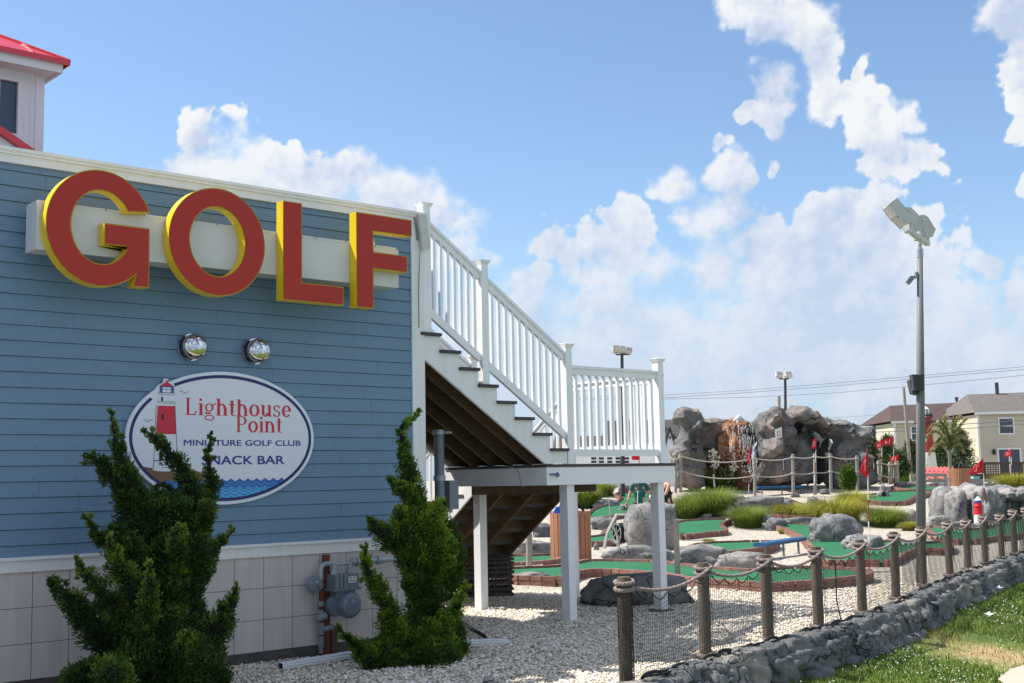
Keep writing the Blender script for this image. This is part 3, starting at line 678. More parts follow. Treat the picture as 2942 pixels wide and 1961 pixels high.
# lighthouse picture
lh = MB(); ly = SY - .002
def q4(mb, x0, x1, x2, x3, z0, z1, y): mb.add([(x0, y, z0), (x1, y, z0), (x2, y, z1), (x3, y, z1)], [(0, 1, 2, 3)])
q4(lh, 5.448, 5.702, 5.680, 5.470, 1.965, 2.31, ly - .0002); q4(lh, 5.468, 5.682, 5.664, 5.486, 2.31, 2.58, ly - .0002); q4(lh, 5.478, 5.672, 5.668, 5.482, 2.575, 2.60, ly - .0004)
q4(lh, 5.50, 5.648, 5.648, 5.50, 2.60, 2.69, ly - .0002); q4(lh, 5.495, 5.655, 5.655, 5.495, 2.685, 2.70, ly - .0004)
for k in range(20):
    a0 = math.pi + math.pi * k / 20; a1 = math.pi + math.pi * (k + 1) / 20
    lh.add([(5.575, ly - .0002, 1.965), (5.575 + .14 * math.cos(a0), ly - .0002, 1.965 + .025 * math.sin(a0)), (5.575 + .14 * math.cos(a1), ly - .0002, 1.965 + .025 * math.sin(a1))], [(0, 1, 2)])
lo_ = obj('lighthouse', lh, M['signwhite'], ov_)
lh = MB(); q4(lh, 5.470, 5.680, 5.664, 5.486, 2.30, 2.575, ly - .0012)
roof_ = MB(); roof_.add([(5.50, ly - .0012, 2.765), (5.655, ly - .0012, 2.765), (5.59, ly - .0012, 2.805), (5.565, ly - .0012, 2.805)], [(0, 1, 2, 3)])
roof_.poly([(x, ly - .0014, z) for x, z in arc(5.578, 2.812, .011, .014, 0, 360, 12)[:-1]])
obj('red_band', lh, M['textred'], lo_); obj('red_roof', roof_, M['textred'], lo_)
lh = MB(); q4(lh, 5.505, 5.65, 5.65, 5.505, 2.70, 2.765, ly - .0012); obj('lantern', lh, M['glassblue'], lo_)
lh = MB(); q4(lh, 5.53, 5.625, 5.625, 5.53, 2.705, 2.755, ly - .0016); obj('lamp', lh, M['signwhite'], lo_)
lh = MB(); yk = ly - .002
for xx in (5.505, 5.533, 5.577, 5.62, 5.65): q4(lh, xx - .002, xx + .002, xx + .002, xx - .002, 2.70, 2.765, yk)
for zz, xa, xb in ((2.766, 5.50, 5.655), (2.70, 5.485, 5.67), (2.683, 5.49, 5.665), (2.615, 5.48, 5.67), (2.60, 5.478, 5.672), (2.735, 5.505, 5.65)): q4(lh, xa, xb, xb, xa, zz - .0018, zz + .0018, yk)
q4(lh, 5.52, 5.54, 5.54, 5.52, 2.62, 2.66, yk); q4(lh, 5.525, 5.55, 5.55, 5.525, 2.44, 2.49, yk)
q4(lh, 5.505, 5.54, 5.535, 5.507, 2.045, 2.14, yk); q4(lh, 5.447, 5.451, 5.472, 5.468, 1.965, 2.58, yk); q4(lh, 5.699, 5.704, 5.668, 5.663, 1.965, 2.58, yk)
q4(lh, 5.45, 5.53, 5.53, 5.45, 2.04, 2.048, yk); lh.add([(5.53, yk, 2.048), (5.545, yk, 2.048), (5.66, yk, 1.97), (5.63, yk, 1.97)], [(0, 1, 2, 3)])
def bird(mb, x, z, s_, f):
    for (xa, za, xb, zb) in ((-1, .55, -.25, 0), (-.25, 0, .1, .1), (.1, .1, .45, .42), (.45, .42, 1.0, .35)):
        xa *= f; xb *= f; mb.add([(x + xa * s_, yk, z + za * s_), (x + xb * s_, yk, z + zb * s_), (x + xb * s_, yk, z + (zb - .14) * s_), (x + xa * s_, yk, z + (za - .06) * s_)], [(0, 1, 2, 3)])
bird(lh, 5.764, 2.705, .052, -1); bird(lh, 5.39, 2.42, .045, 1)
obj('outline', lh, M['black'], lo_)
# ---- lettering in a bracketed serif, drawn from stems, bowls and serifs
def glyphs():
    X = 1.0; CAP = 1.42; W = .225; T = .105
    def st(x, y0, y1, w=W): return ('r', x, y0, x + w, y1)
    def sf(x, y, w=W, e=.10, h=.055): return ('r', x - e, y, x + w + e, y + h)
    def sl(x, y, w=W, e=.10, h=.055): return ('r', x - e, y - h, x + w * .6, y)
    g = {}
    g['L'] = ([st(.12, 0, CAP, .2), sf(.12, 0, .2, .11), sf(.12, CAP - .055, .2, .11), ('r', .12, 0, .80, .09), ('p', [(.80, 0), (.90, .36), (.83, .36), (.70, .07)])], 1.0)
    g['i'] = ([st(.12, 0, X), sf(.12, 0), sl(.12, X), ('e', .205, 1.29, .115, .115, .115, .115, 0, 360)], .48)
    g['g'] = ([('e', .40, .66, .34, .35, .15, .07, 0, 360), ('e', .42, -.20, .40, .24, .10, .08, 0, 360), ('r', .12, .12, .55, .24), ('e', .22, .21, .14, .13, .09, .06, 90, 270), ('p', [(.60, .86), (.92, 1.06), (.92, .94), (.66, .80)])], .92)
    g['h'] = ([st(.12, 0, CAP), sf(.12, 0), sl(.12, CAP), ('e', .47, .62, .36, .39, W, T, 0, 150), st(.66, 0, .66), sf(.66, 0)], 1.02)
    g['t'] = ([st(.18, .2, 1.30), ('r', .02, X - .08, .52, X), ('e', .42, .22, .24, .23, .15, .08, 180, 310)], .64)
    g['o'] = ([('e', .48, .5, .43, .52, W, T, 0, 360)], .98)
    g['u'] = ([st(.12, .35, X), sl(.12, X), ('e', .42, .38, .30, .40, W, T, 180, 345), st(.66, 0, X), sl(.66, X), ('r', .66, 0, .93, .055)], 1.02)
    g['s'] = ([('e', .36, .74, .26, .27, .13, .085, 20, 270), ('e', .38, .27, .29, .29, .14, .085, -160, 90), ('r', .34, .46, .42, .56), ('r', .56, .72, .62, .98), ('r', .08, .02, .14, .28)], .76)
    g['e'] = ([('e', .46, .5, .40, .52, W, T, 0, 320), ('r', .12, .47, .84, .55)], .90)
    g['P'] = ([st(.12, 0, CAP, .2), sf(.12, 0, .2, .11), ('r', .01, CAP - .055, .55, CAP), ('e', .50, 1.03, .42, .39, .19, .07, -90, 90), ('r', .3, .64, .5, .71), ('r', .3, CAP - .07, .5, CAP)], 1.0)
    g['n'] = ([st(.12, 0, X), sf(.12, 0), sl(.12, X), ('e', .47, .62, .36, .39, W, T, 0, 150), st(.66, 0, .66), sf(.66, 0)], 1.02)
    return g
GL = glyphs()
def serif_text(mb, txt, x0, x1, z0, k, y):
    tot = sum(GL[c][1] for c in txt); sx = (x1 - x0) / tot; x = x0; j = 0
    for c in txt:
        for it in GL[c][0]:
            j += 1; yy = y - .00007 * (j % 9)
            if it[0] == 'r': mb.add([(x + it[1] * sx, yy, z0 + it[2] * k), (x + it[3] * sx, yy, z0 + it[2] * k), (x + it[3] * sx, yy, z0 + it[4] * k), (x + it[1] * sx, yy, z0 + it[4] * k)], [(0, 1, 2, 3)])
            elif it[0] == 'p': mb.poly([(x + a * sx, yy, z0 + b * k) for a, b in it[1]])
            else:
                _, cx, cz, rx, rz, tx_, tz_, a0, a1 = it; n = 28
                A = arc(cx, cz, rx, rz, a0, a1, n); B = arc(cx, cz, max(rx - tx_, .001), max(rz - tz_, .001), a0, a1, n)
                for q in range(n): mb.add([(x + A[q][0] * sx, yy, z0 + A[q][1] * k), (x + A[q + 1][0] * sx, yy, z0 + A[q + 1][1] * k), (x + B[q + 1][0] * sx, yy, z0 + B[q + 1][1] * k), (x + B[q][0] * sx, yy, z0 + B[q][1] * k)], [(0, 1, 2, 3)])
        x += GL[c][1] * sx
t = MB(); serif_text(t, 'Lighthouse', 5.775, 6.985, 2.491, .119, SY - .002); serif_text(t, 'Point', 6.335, 6.88, 2.327, .114, SY - .002)
obj('lettering', t, M['textred'], ov_)
def sans(txt, x0, x1, z0, h, y, mt, parent, off=.0, mirror=False, conv=None, name='lettering', space=1.0):
    cu = bpy.data.curves.new('t', 'FONT'); cu.body = txt;  cu.space_character = space; cu.resolution_u = 4; cu.fill_mode = 'FRONT'
    to = bpy.data.objects.new('t', cu); COL.objects.link(to); dg = bpy.context.evaluated_depsgraph_get(); dg.update()
    me = bpy.data.meshes.new_from_object(to.evaluated_get(dg)); vs = [v.co.copy() for v in me.vertices]; fs = [tuple(p_.vertices) for p_ in me.polygons]
    bpy.data.objects.remove(to); bpy.data.curves.remove(cu); bpy.data.meshes.remove(me)
    mnx = min(v.x for v in vs); mxx = max(v.x for v in vs); mny = min(v.y for v in vs); mxy = max(v.y for v in vs)
    mb = MB(); P = []
    for v in vs:
        a = (v.x - mnx) / (mxx - mnx); b = (v.y - mny) / (mxy - mny)
        if mirror: a = 1 - a
        P.append((x0 + (x1 - x0) * a, y, z0 + h * b) if conv is None else conv(a, b))
    mb.add(P, fs)
    if off and conv is None:
        for q_, (ox, oz) in enumerate(((off, 0), (0, off * .6), (off, off * .6))): mb.add([(p_[0] + ox * h, p_[1] - .0001 * (q_ + 1), p_[2] + oz * h) for p_ in P], fs)
    return obj(name, mb, mt, parent)
sans('MINIATURE GOLF CLUB', 5.762, 7.092, 2.189, .057, SY - .002, M['textblue'], ov_, .07)
sans('SNACK BAR', 5.957, 6.892, 2.001, .085, SY - .002, M['textblue'], ov_, .07)

# ---------------------------------------------------------------- dome vents, gas meter, pipes
v1 = thing('wall_vent', 'polished steel dome vent on the blue wall, above the left half of the oval sign', 'vent', (0, 0, 0), 'round dome vents on the blue wall')
s = MB(); s.lathe([(.05, 0), (.135, 0), (.142, -.02), (.135, -.035), (.10, -.035)], n=40, ax='y'); obj('collar', s, M['chrome'], v1, smooth=False); s = MB(); s.lathe([(.104, -.034), (.104, -.125), (.05, -.13)], n=32, ax='y'); obj('neck', s, M['darkgrey'], v1)
s = MB(); s.lathe([(.128, -.105)] + [(.128 * math.cos(R_(a)), -.115 - .062 * math.sin(R_(a))) for a in range(0, 90, 9)] + [(.004, -.177)], n=40, ax='y'); obj('dome', s, M['chrome'], v1, smooth=True)
s = MB()
for k in range(16):
    a = 2 * math.pi * k / 16; s.bar((.1 * math.cos(a), -.03, .1 * math.sin(a)), (.1 * math.cos(a), -.11, .1 * math.sin(a)), .012, .012)
obj('grille', s, M['darkgrey'], v1)
v1.location = (5.84, WY - .012, 3.163); copy_tree(v1, (6.556, WY - .012, 3.16), 'polished steel dome vent on the blue wall, above the right half of the oval sign')
gmt = thing('gas_meter', 'grey gas meter with two-dial round diaphragm on the beige panel', 'gas meter', (7.5, 11.2, .6))
s = MB(); s.bb(7.395, 7.70, 11.12, 11.27, .70, .845); s.bb(7.375, 7.72, 11.10, 11.28, .675, .70)
for k in range(3): s.tube([(7.42 + .05 * k, 11.115, .70), (7.42 + .05 * k, 11.115, .845)], .022, 8)
s.bb(7.43, 7.67, 11.14, 11.25, .60, .68); obj('body', s, M['gasgrey'], gmt)
s = MB(); s.lathe([(.02, -.075), (.09, -.07), (.118, -.045), (.122, -.02), (.138, -.02), (.138, .02), (.12, .03), (.10, .10), (.02, .11)], (7.585, 11.13, .52), 28, ax='y'); s.lathe([(.10, -.03), (.115, 0), (.10, .06)], (7.46, 11.2, .52), 24, ax='y')
for k in range(8): a = 2 * math.pi * k / 8 + .2; s.box((7.585 + .128 * math.cos(a), 11.108, .52 + .128 * math.sin(a)), (.018, .02, .018))
obj('diaphragm', s, M['gasgrey'], gmt, smooth=False)
s = MB(); s.bb(7.565, 7.665, 11.113, 11.118, .752, .815); obj('dial_plate', s, M['paper'], gmt)
s = MB()
for k in range(4): s.box((7.585 + .02 * k, 11.111, .772), (.012, .002, .012))
s.box((7.59, 11.111, .798), (.02, .002, .01)); s.box((7.635, 11.111, .798), (.03, .002, .008)); obj('digit', s, M['black'], gmt)
s = MB(); s.bb(7.555, 7.605, 11.052, 11.056, .545, .575); obj('label_plate', s, M['gaslight'], gmt)
s = MB(); zt_ = .955
s.tube([(7.275, 11.2, .80), (7.275, 11.2, .90), (7.29, 11.2, .94), (7.33, 11.2, .958), (7.44, 11.2, .958)], .026, 12); s.tube([(7.44, 11.2, .845), (7.44, 11.2, .965)], .028, 12); s.tube([(7.44, 11.2, .845), (7.44, 11.2, .88)], .042, 12)
s.tube([(7.645, 11.2, .845), (7.645, 11.2, .965)], .026, 12); s.tube([(7.645, 11.2, .845), (7.645, 11.2, .885)], .042, 12); s.tube([(7.44, 11.2, .945), (7.645, 11.2, .95)], .018, 10)
s.tube([(7.64, 11.2, .958), (8.72, 11.2, .965)], .029, 12)
for xa, r in ((7.665, .045), (7.72, .05), (7.76, .042), (7.99, .05), (8.03, .042)): s.tube([(xa, 11.2, .959), (xa + .03, 11.2, .959)], r, 14)
obj('pipe', s, M['gaslight'], gmt, smooth=False)
s = MB(); s.tube([(7.275, 11.2, .08), (7.275, 11.2, .80)], .022, 10); s.tube([(7.275, 11.2, .70), (7.275, 11.2, .80)], .034, 10); s.tube([(7.275, 11.2, .50), (7.275, 11.2, .53)], .032, 10); obj('riser', s, M['rust'], gmt)
s = MB()
for za, zb, r in ((.53, .58, .036), (.40, .49, .034), (.24, .36, .032), (.12, .22, .03)): s.tube([(7.275, 11.2, za), (7.275, 11.2, zb)], r, 10)
s.tube([(7.22, 11.2, .40), (7.33, 11.19, .43)], .04, 10); s.tube([(7.29, 11.2, .29), (7.38, 11.18, .30), (7.42, 11.18, .31)], .03, 8); s.tube([(7.275, 11.2, .05), (7.275, 11.2, .12)], .024, 10); obj('valve', s, M['gasgrey'], gmt)
s = MB(); s.lathe([(.02, -.05), (.07, -.045), (.088, -.02), (.092, 0), (.088, .02), (.05, .05)], (7.19, 11.19, .755), 22, ax='y'); s.tube([(7.19, 11.19, .755), (7.275, 11.19, .755)], .035, 10); s.tube([(7.215, 11.14, .74), (7.215, 11.10, .735)], .022, 10); s.tube([(7.205, 11.19, .68), (7.205, 11.19, .64)], .03, 8)
rg = obj('regulator', s, M['gasgrey'], gmt); s = MB(); s.bb(7.165, 7.205, 11.132, 11.136, .775, .80); obj('label_plate', s, M['gaslight'], rg)
s = MB(); s.bb(7.375, 7.445, 11.285, 11.325, .0, 1.045); obj('mounting_post', s, M['rust'], gmt)
s = MB(); s.bb(7.47, 7.545, 11.29, 11.33, 0, .30); obj('stake', s, M['ptwood'], gmt)
# ---------------------------------------------------------------- outside staircase
st = thing('outside_staircase', 'white railed outdoor staircase with dark treads turning at a raised landing beside the building', 'staircase', (10.7, 11.4, 0))
TX = lambda k: 8.716 + .2888 * k
TZ = lambda k: 3.504 - .19 * k
YB = 13.32
B0 = ony(1211, 1024, WY); B1 = ony(1568, 1331, WY)
bl = lambda x: B0.z + (B1.z - B0.z) * (x - B0.x) / (B1.x - B0.x)
def stringer(mb, y0, y1, z_end=1.722):
    p = [(8.765, 3.47)]
    for k in range(0, 8): p += [(max(8.765, TX(k) + .012), TZ(k) - .037), (TX(k + 1) + .012, TZ(k) - .037)]
    p += [(11.035, TZ(7) - .037), (11.035, 1.982), (10.66, 1.982), (8.765, bl(8.765))]
    q = [p[0]]
    for a in p[1:]:
        if (Vector(a) - Vector(q[-1])).length > 1e-3: q.append(a)
    mb.prism(q[::-1], y0, y1)
s = MB(); stringer(s, WY - .002, WY + .038); obj('stringer', s, M['white'], st)
s = MB(); stringer(s, YB - .06, YB - .02); obj('stringer', s, M['white'], st)
for yy in (11.62, 12.0, 12.38, 12.76, 13.1):
    s = MB(); stringer(s, yy, yy + .04); obj('stringer', s, M['ptwood'], st)
for k in range(-1, 8):
    s = MB(); xa = TX(k)
    for j in (0, 1): s.bb(xa + .152 * j, xa + .152 * j + .148, WY - .045 if k >= 0 else WY + .10, YB + .02, TZ(k) - .036, TZ(k))
    obj('tread', s, M['tread'], st)
s = MB()
for k in range(-1, 8): s.bb(TX(k + 1) - .004 + .289 * 0, TX(k + 1) + .012, WY + .04, YB - .06, TZ(k + 1) + .001 if k < 7 else 1.985, TZ(k) - .038)
obj('riser', s, M['ptwood'], st)
LX0, LX1 = 10.68, 13.085
s = MB(); n_ = 14
for k in range(n_): yy = WY - .012 + (YB + .05 - WY) * k / n_; s.bb(LX0 - .012, LX1 + .012, yy, yy + (YB + .05 - WY) / n_ - .004, 1.940, 1.977)
obj('landing_deck', s, M['tread'], st)
s = MB(); s.bb(LX0, LX1, WY, WY + .035, 1.716, 1.939); obj('fascia', s, M['white2'], st)
s = MB(); s.bb(LX0 + .001, LX0 + .036, WY + .036, YB + .04, 1.716, 1.939); obj('fascia', s, M['white2'], st)
s = MB(); s.bb(LX1 - .035, LX1 - .001, WY + .036, YB + .04, 1.716, 1.939); s.bb(LX0 + .04, LX1 - .04, YB, YB + .038, 1.716, 1.938); obj('fascia', s, M['ptwood'], st)
s = MB()
for k in range(5): xx = LX0 + .42 + .4 * k; s.bb(xx, xx + .038, WY + .04, YB - .005, 1.74, 1.938)
s.bb(LX0 + .04, LX1 - .04, YB - .5, YB - .46, 1.60, 1.738); obj('joist', s, M['ptwood'], st)
def leg(xc, yc, w1=.125, w2=.14, z0=-.15):
    s = MB(); s.bb(xc, xc + w1, yc, yc + w2, z0, 1.714); s.bb(xc - .006, xc + .012, yc - .006, yc + .004, z0, 1.714); obj('support_post', s, M['white2'], st)
leg(ony(1629, 1399, 11.40).x, 11.40); xr = ony(1890, 1400, 11.40).x; leg(xr, 11.40)
leg(11.34, 13.43); leg(ony(1646, 1600, 13.50).x, 13.50)
s = MB(); s.lathe([(.02, -.1), (.17, -.1), (.17, .02), (.02, .03)], (xr + .06, 11.47, 0), 20); obj('footing', s, M['block'], st)
# newel posts and caps
def newel(xc, yc, z0, z1):
    s = MB(); s.bb(xc - .053, xc + .053, yc - .053, yc + .053, z0, z1 - .05); o = obj('newel_post', s, M['white2'], st)
    s = MB(); s.lathe([(.075 * 1.0, z1 - .055), (.09, z1 - .045), (.108, z1 - .02), (.116, z1 - .006), (.02, z1 + .010)], (xc, yc, 0), 4)
    # turn the square cap parallel to the post
    s.v = [(xc + (x - xc) * math.cos(R_(45)) - (y - yc) * math.sin(R_(45)), yc + (x - xc) * math.sin(R_(45)) + (y - yc) * math.cos(R_(45)), z) for x, y, z in s.v]
    obj('post_cap', s, M['white2'], o)
NY = 11.392; FY = YB - .05
for yc in (NY, FY):
    newel(8.835, yc, 3.50, 5.035); newel(9.712, yc, 2.93, 4.45); newel(11.10, yc, 1.98, 3.51)
newel(12.845, NY, 1.98, 3.405); newel(12.98, FY, 1.98, 3.405)
def rail_run(p, q, drop, nb, wf=(0, 1), xs=True, bw=.038):
    # p, q: top centre of handrail ends; drop: distance from the handrail top down to the top of the bottom rail
    p, q = Vector(p), Vector(q); up = Vector((0, 0, 1))
    s = MB(); s.bar(p - up * .018, q - up * .018, .085, .036); s.bar(p - up * .076, q - up * .076, .05, .078); obj('handrail', s, M['white2'], st)
    s = MB(); s.bar(p - up * (drop + .045), q - up * (drop + .045), .05, .088); obj('bottom_rail', s, M['white2'], st)
    for k in range(nb):
        c = p.lerp(q, (k + .8) / (nb + .6)); s = MB(); s.bb(c.x - bw / 2, c.x + bw / 2, c.y - bw / 2, c.y + bw / 2, c.z - drop - .02, c.z - .09); obj('baluster', s, M['white2'], st)
rz = lambda x: 4.812 - .657 * (x - 8.9)
for yc in (NY, FY):
    rail_run((8.888, yc, rz(8.888)), (9.659, yc, rz(9.659)), 1.02, 7); rail_run((9.765, yc, rz(9.765)), (11.047, yc, rz(11.047)), 1.02, 11)
zb = ony(1700, 1290, NY).z
rail_run((11.153, NY, 3.232), (12.792, NY, 3.232), 3.232 - zb, 12)
rail_run((12.98, NY + .04, 3.2), (12.98, FY - .05, 3.2), .95, 12, bw=.036)
# second flight, going down away from the viewer
F2X0, F2X1 = 11.22, 13.10; RUN = .264
def str2(mb, xa, xb):
    p = [(YB + .04, 1.94)]
    for k in range(9): z = 1.787 - .19 * k - .037; p += [(YB + .05 + RUN * k, z), (YB + .05 + RUN * (k + 1), z)]
    ye = YB + .05 + RUN * 9; p += [(ye, .0), (ye - .12, .0), (YB + .04, 1.66)]
    n = len(p); tri = tessellate_polygon([[Vector((a, b, 0)) for a, b in p]])
    mb.add([(xa, a, b) for a, b in p] + [(xb, a, b) for a, b in p], [tuple(t) for t in tri] + [tuple(i + n for i in reversed(t)) for t in tri] + [(i, (i + 1) % n, (i + 1) % n + n, i + n) for i in range(n)])
s = MB(); str2(s, F2X0, F2X0 + .03); obj('stringer', s, M['white2'], st)
for xx in (F2X0 + .55, F2X0 + 1.15, F2X1 - .04): s = MB(); str2(s, xx, xx + .04); obj('stringer', s, M['ptwood'], st)
for k in range(9):
    s = MB(); yy = YB + .05 + RUN * k
    for j in (0, 1): s.bb(F2X0 - .01, F2X1 + .01, yy + .14 * j, yy + .14 * j + .135, 1.787 - .19 * k - .036, 1.787 - .19 * k)
    obj('tread', s, M['tread'], st)
s = MB()
for k in range(10): yy = YB + .05 + RUN * k; s.bb(F2X0 + .03, F2X1 - .01, yy - .012, yy - .001, 1.787 - .19 * k + .001, 1.787 - .19 * k + .152)
obj('riser', s, M['ptwood'], st)
for xx in (F2X0 + .04, F2X1 - .05):
    newel(xx, YB + .05 + RUN * 9 - .2, .1, 1.5)
    rail_run((xx, FY + .1, 3.1), (xx, YB + .05 + RUN * 9 - .25, 3.1 - .72 * (RUN * 9 - .2)), .9, 15, bw=.034)
s = MB(); s.tube([(10.675, 12.2, 1.95), (10.67, 12.1, 1.97), (10.665, 11.95, 1.945), (10.665, 11.86, 1.90), (10.665, 11.83, 1.80), (10.665, 11.80, 1.72), (10.668, 11.77, 1.70)], .006, 6); obj('cable', s, M['palerope'], st)
tap = thing('water_tap', 'small brass garden tap on the front fascia of the landing', 'tap', (10.79, 11.34, 1.87))
p = ony(1590, 1362, 11.33); s = MB(); s.tube([p + Vector((-.05, .02, 0)), p + Vector((.0, -.03, 0))], .013, 8); s.tube([p + Vector((0, -.03, 0)), p + Vector((.03, -.05, -.03))], .016, 8); s.tube([p + Vector((.0, -.03, 0)), p + Vector((.05, -.03, .025))], .008, 6); obj('body', s, M['gasgrey'], tap)
s = MB(); s.lathe([(.005, -.01), (.026, -.008), (.026, .008), (.005, .01)], tuple(p + Vector((.03, -.045, -.01))), 12, ax='y'); obj('handle', s, M['bluepaint'], tap)
# standpipe and electric cabinet tucked in the corner under the stairs
pi = thing('standpipe', 'thick grey vertical conduit with clamps and a narrow cabinet under the stairs', 'pipe', (9.45, 12.0, 0))
s = MB(); s.tube([(9.50, 12.0, 1.2), (9.50, 12.0, 2.42)], .062, 20); obj('pipe', s, M['gasgrey'], pi, smooth=False)
s = MB(); s.tube([(9.50, 12.0, 2.36), (9.50, 12.0, 2.41)], .075, 20); s.bb(9.58, 9.68, 11.97, 11.99, 2.37, 2.40); obj('clamp', s, M['gaslight'], pi); s = MB(); s.tube([(9.50, 12.0, 1.80), (9.50, 12.0, 1.86)], .075, 20); obj('clamp', s, M['gaslight'], pi)
s = MB(); s.bb(9.60, 9.74, 11.93, 12.07, 1.45, 1.80); obj('cabinet', s, M['gasgrey'], pi)
s = MB(); s.bb(8.80, 9.40, 12.2, 12.3, .0, 1.85); obj('backboard', s, M['block'], pi)
# lobster trap
lt = thing('lobster_trap', 'weathered slatted wooden lobster trap lying under the stairs', 'lobster trap', tuple(onz(1398, 1712, .0)) )
lt.rotation_euler.z = math.atan2(RH.y, RH.x) + .12
fr_ = MB(); sl = MB(); Ln = .40
for xx in (-.36, -.12, .12, .36):
    pts = [(xx, -.24, .0), (xx, -.25, .2), (xx, -.23, .36)] + [(xx, -.23 * math.cos(R_(a)), .36 + .26 * math.sin(R_(a))) for a in range(20, 180, 20)] + [(xx, .23, .36), (xx, .25, .2), (xx, .24, 0)]
    fr_.tube(pts, .016, 6); fr_.bar((xx, -.25, .012), (xx, .25, .012), .03, .03)
for k in range(4):
    for sg in (-1, 1): sl.bar((-Ln, sg * .265, .03 + .092 * k), (Ln, sg * .265, .035 + .09 * k), .012, .045)
for a in range(0, 181, 15):
    y = -.25 * math.cos(R_(a)); z = .38 + .275 * math.sin(R_(a)); sl.box((.01 * random.random(), y, z), (Ln * 2 + .03 * random.random(), .048, .012), Matrix.Rotation(R_(90 - a), 3, 'X') if True else None)
for k in range(9): sl.box((0, -.24 + .06 * k, .03), (Ln * 2, .04, .012))
for xx in (-.38, .38):
    for k in range(6): sl.bar((xx, -.22, .05 + .09 * k), (xx, .22, .05 + .09 * k), .012, .035)
M['trap'] = pm('trap_wood', (.10, .082, .075), rough=.95, var=.3, vs=14)
obj('frame', fr_, M['trap'], lt, local=True); obj('slat', sl, M['trap'], lt, local=True)
# downspout lengths lying on the gravel, drain hose
def spout(name, label, a, b, taper=False):
    s = MB(); a = Vector(a); b = Vector(b); t = (b - a).normalized(); sd = t.cross(Vector((0, 0, 1))).normalized(); u = sd.cross(t)
    n = 12; prof = []
    for k in range(n): # corrugated oblong
        ang = 2 * math.pi * k / n; prof.append((.052 * math.copysign(abs(math.cos(ang)) ** .5, math.cos(ang)), .036 * math.copysign(abs(math.sin(ang)) ** .5, math.sin(ang))))
    pr = []
    for k in range(n):
        pr.append(prof[k]); x, y = prof[k]; x2, y2 = prof[(k + 1) % n]; pr.append(((x + x2) / 2 * .9, (y + y2) / 2 * .9))
    vs = []; m_ = len(pr)
    for i, q in enumerate((a, a.lerp(b, .85), b)):
        f = (1, 1, .45 if taper else 1)[i]; vs += [q + sd * x * f + u * y * f for x, y in pr]
    fs = [(i * m_ + k, i * m_ + (k + 1) % m_, (i + 1) * m_ + (k + 1) % m_, (i + 1) * m_ + k) for i in range(2) for k in range(m_)]
    s.add(vs, fs); s.add([a + sd * x * .9 + u * y * .9 + t * .03 for x, y in pr], [tuple(range(m_))], 1); s.add([b + sd * x * .4 + u * y * .4 - t * .01 for x, y in pr], [tuple(range(m_))], 1)
    return tag(obj(name, s, [M['downspout'], M['black']]), label, 'downspout')
a = onz(803, 1914, .05); b = onz(1060, 1872, .05); spout('downspout', 'white ribbed downspout lying on the gravel between the two junipers', a, b)
a = onz(1322, 1848, .05); b = onz(1462, 1842, .045); spout('downspout', 'white ribbed downspout with squashed end lying right of the smaller juniper', a, b, True)
s = MB(); s.tube([onz(1270, 1740, .12), onz(1300, 1765, .09), onz(1350, 1803, .06), onz(1393, 1828, .03)], .022, 8); tag(obj('drain_hose', s, M['hoseblack'], smooth=True), 'short black rubber drain hose behind the smaller juniper', 'hose')

# ---------------------------------------------------------------- rope fence with netting
fe = thing('rope_fence', 'weathered post fence with thick twisted rope and black netting along the stone wall', 'fence', (8.2, 7.76, 0))
PH = .93; posts = []
for i, (x, y) in enumerate(FP):
    r = .058 + .005 * random.random(); h = PH + random.uniform(-.02, .03); lean = (random.uniform(-.012, .012), random.uniform(-.012, .012))
    s = MB(); n = 16; prof = []
    pts = [(x + lean[0] * z, y + lean[1] * z, z) for z in (-.25, 0, .3, .6, h - .03, h)]
    s.tube(pts, [r * 1.02, r * 1.02, r, r * .99, r * .97, r * .93], n)
    po = obj('post', s, M['greywood'], fe, smooth=False); posts.append((Vector((x + lean[0] * h, y + lean[1] * h, h)), r, po))
    if i > 0:
        s = MB(); s.tube([(x + (r + .03) * math.cos(a), y + (r + .03) * math.sin(a), .035 + .01 * math.sin(3 * a)) for a in np.linspace(0, 6.28, 15)], .022, 7); obj('rope_coil', s, M['rope'], fe)
def strands(mb, pts, R0, twist, seg=.02):
    # three-strand laid rope following pts
    P = [Vector(p) for p in pts]; L_ = [0]
    for a, b in zip(P, P[1:]): L_.append(L_[-1] + (b - a).length)
    tot = L_[-1]; n = max(8, int(tot / seg))
    cen = []
    for k in range(n + 1):
        d = tot * k / n; j = min(len(P) - 2, max(0, next((q for q in range(len(L_) - 1) if L_[q + 1] >= d), len(P) - 2)))
        f = (d - L_[j]) / max(1e-6, L_[j + 1] - L_[j]); cen.append((P[j].lerp(P[j + 1], f), d))
    for sidx in range(3):
        q = []
        for i, (c, d) in enumerate(cen):
            t = (cen[min(i + 1, n)][0] - cen[max(i - 1, 0)][0]).normalized(); sd = t.cross(Vector((0, 0, 1)))
            sd = sd.normalized() if sd.length > 1e-4 else Vector((1, 0, 0)); u = sd.cross(t); a = d * twist + sidx * 2.094
            q.append(c + (sd * math.cos(a) + u * math.sin(a)) * R0 * .5)
        mb.tube(q, R0 * .58, 6)
RR = .021
for i, (top, r, po) in enumerate(posts):
    s = MB(); ztop = top.z - .045
    for tl in range(2 if i == 0 else 2):
        zz = ztop - .058 * tl
        ring = [(top.x + (r + RR * .9) * math.cos(a), top.y + (r + RR * .9) * math.sin(a), zz + .012 * math.sin(a + 1)) for a in np.linspace(0, 6.283, 25)]
        (strands(s, ring, RR, 70) if i < 6 else s.tube(ring, RR, 7))
    obj('rope_wrap', s, M['rope'], fe, smooth=False)
nets = []
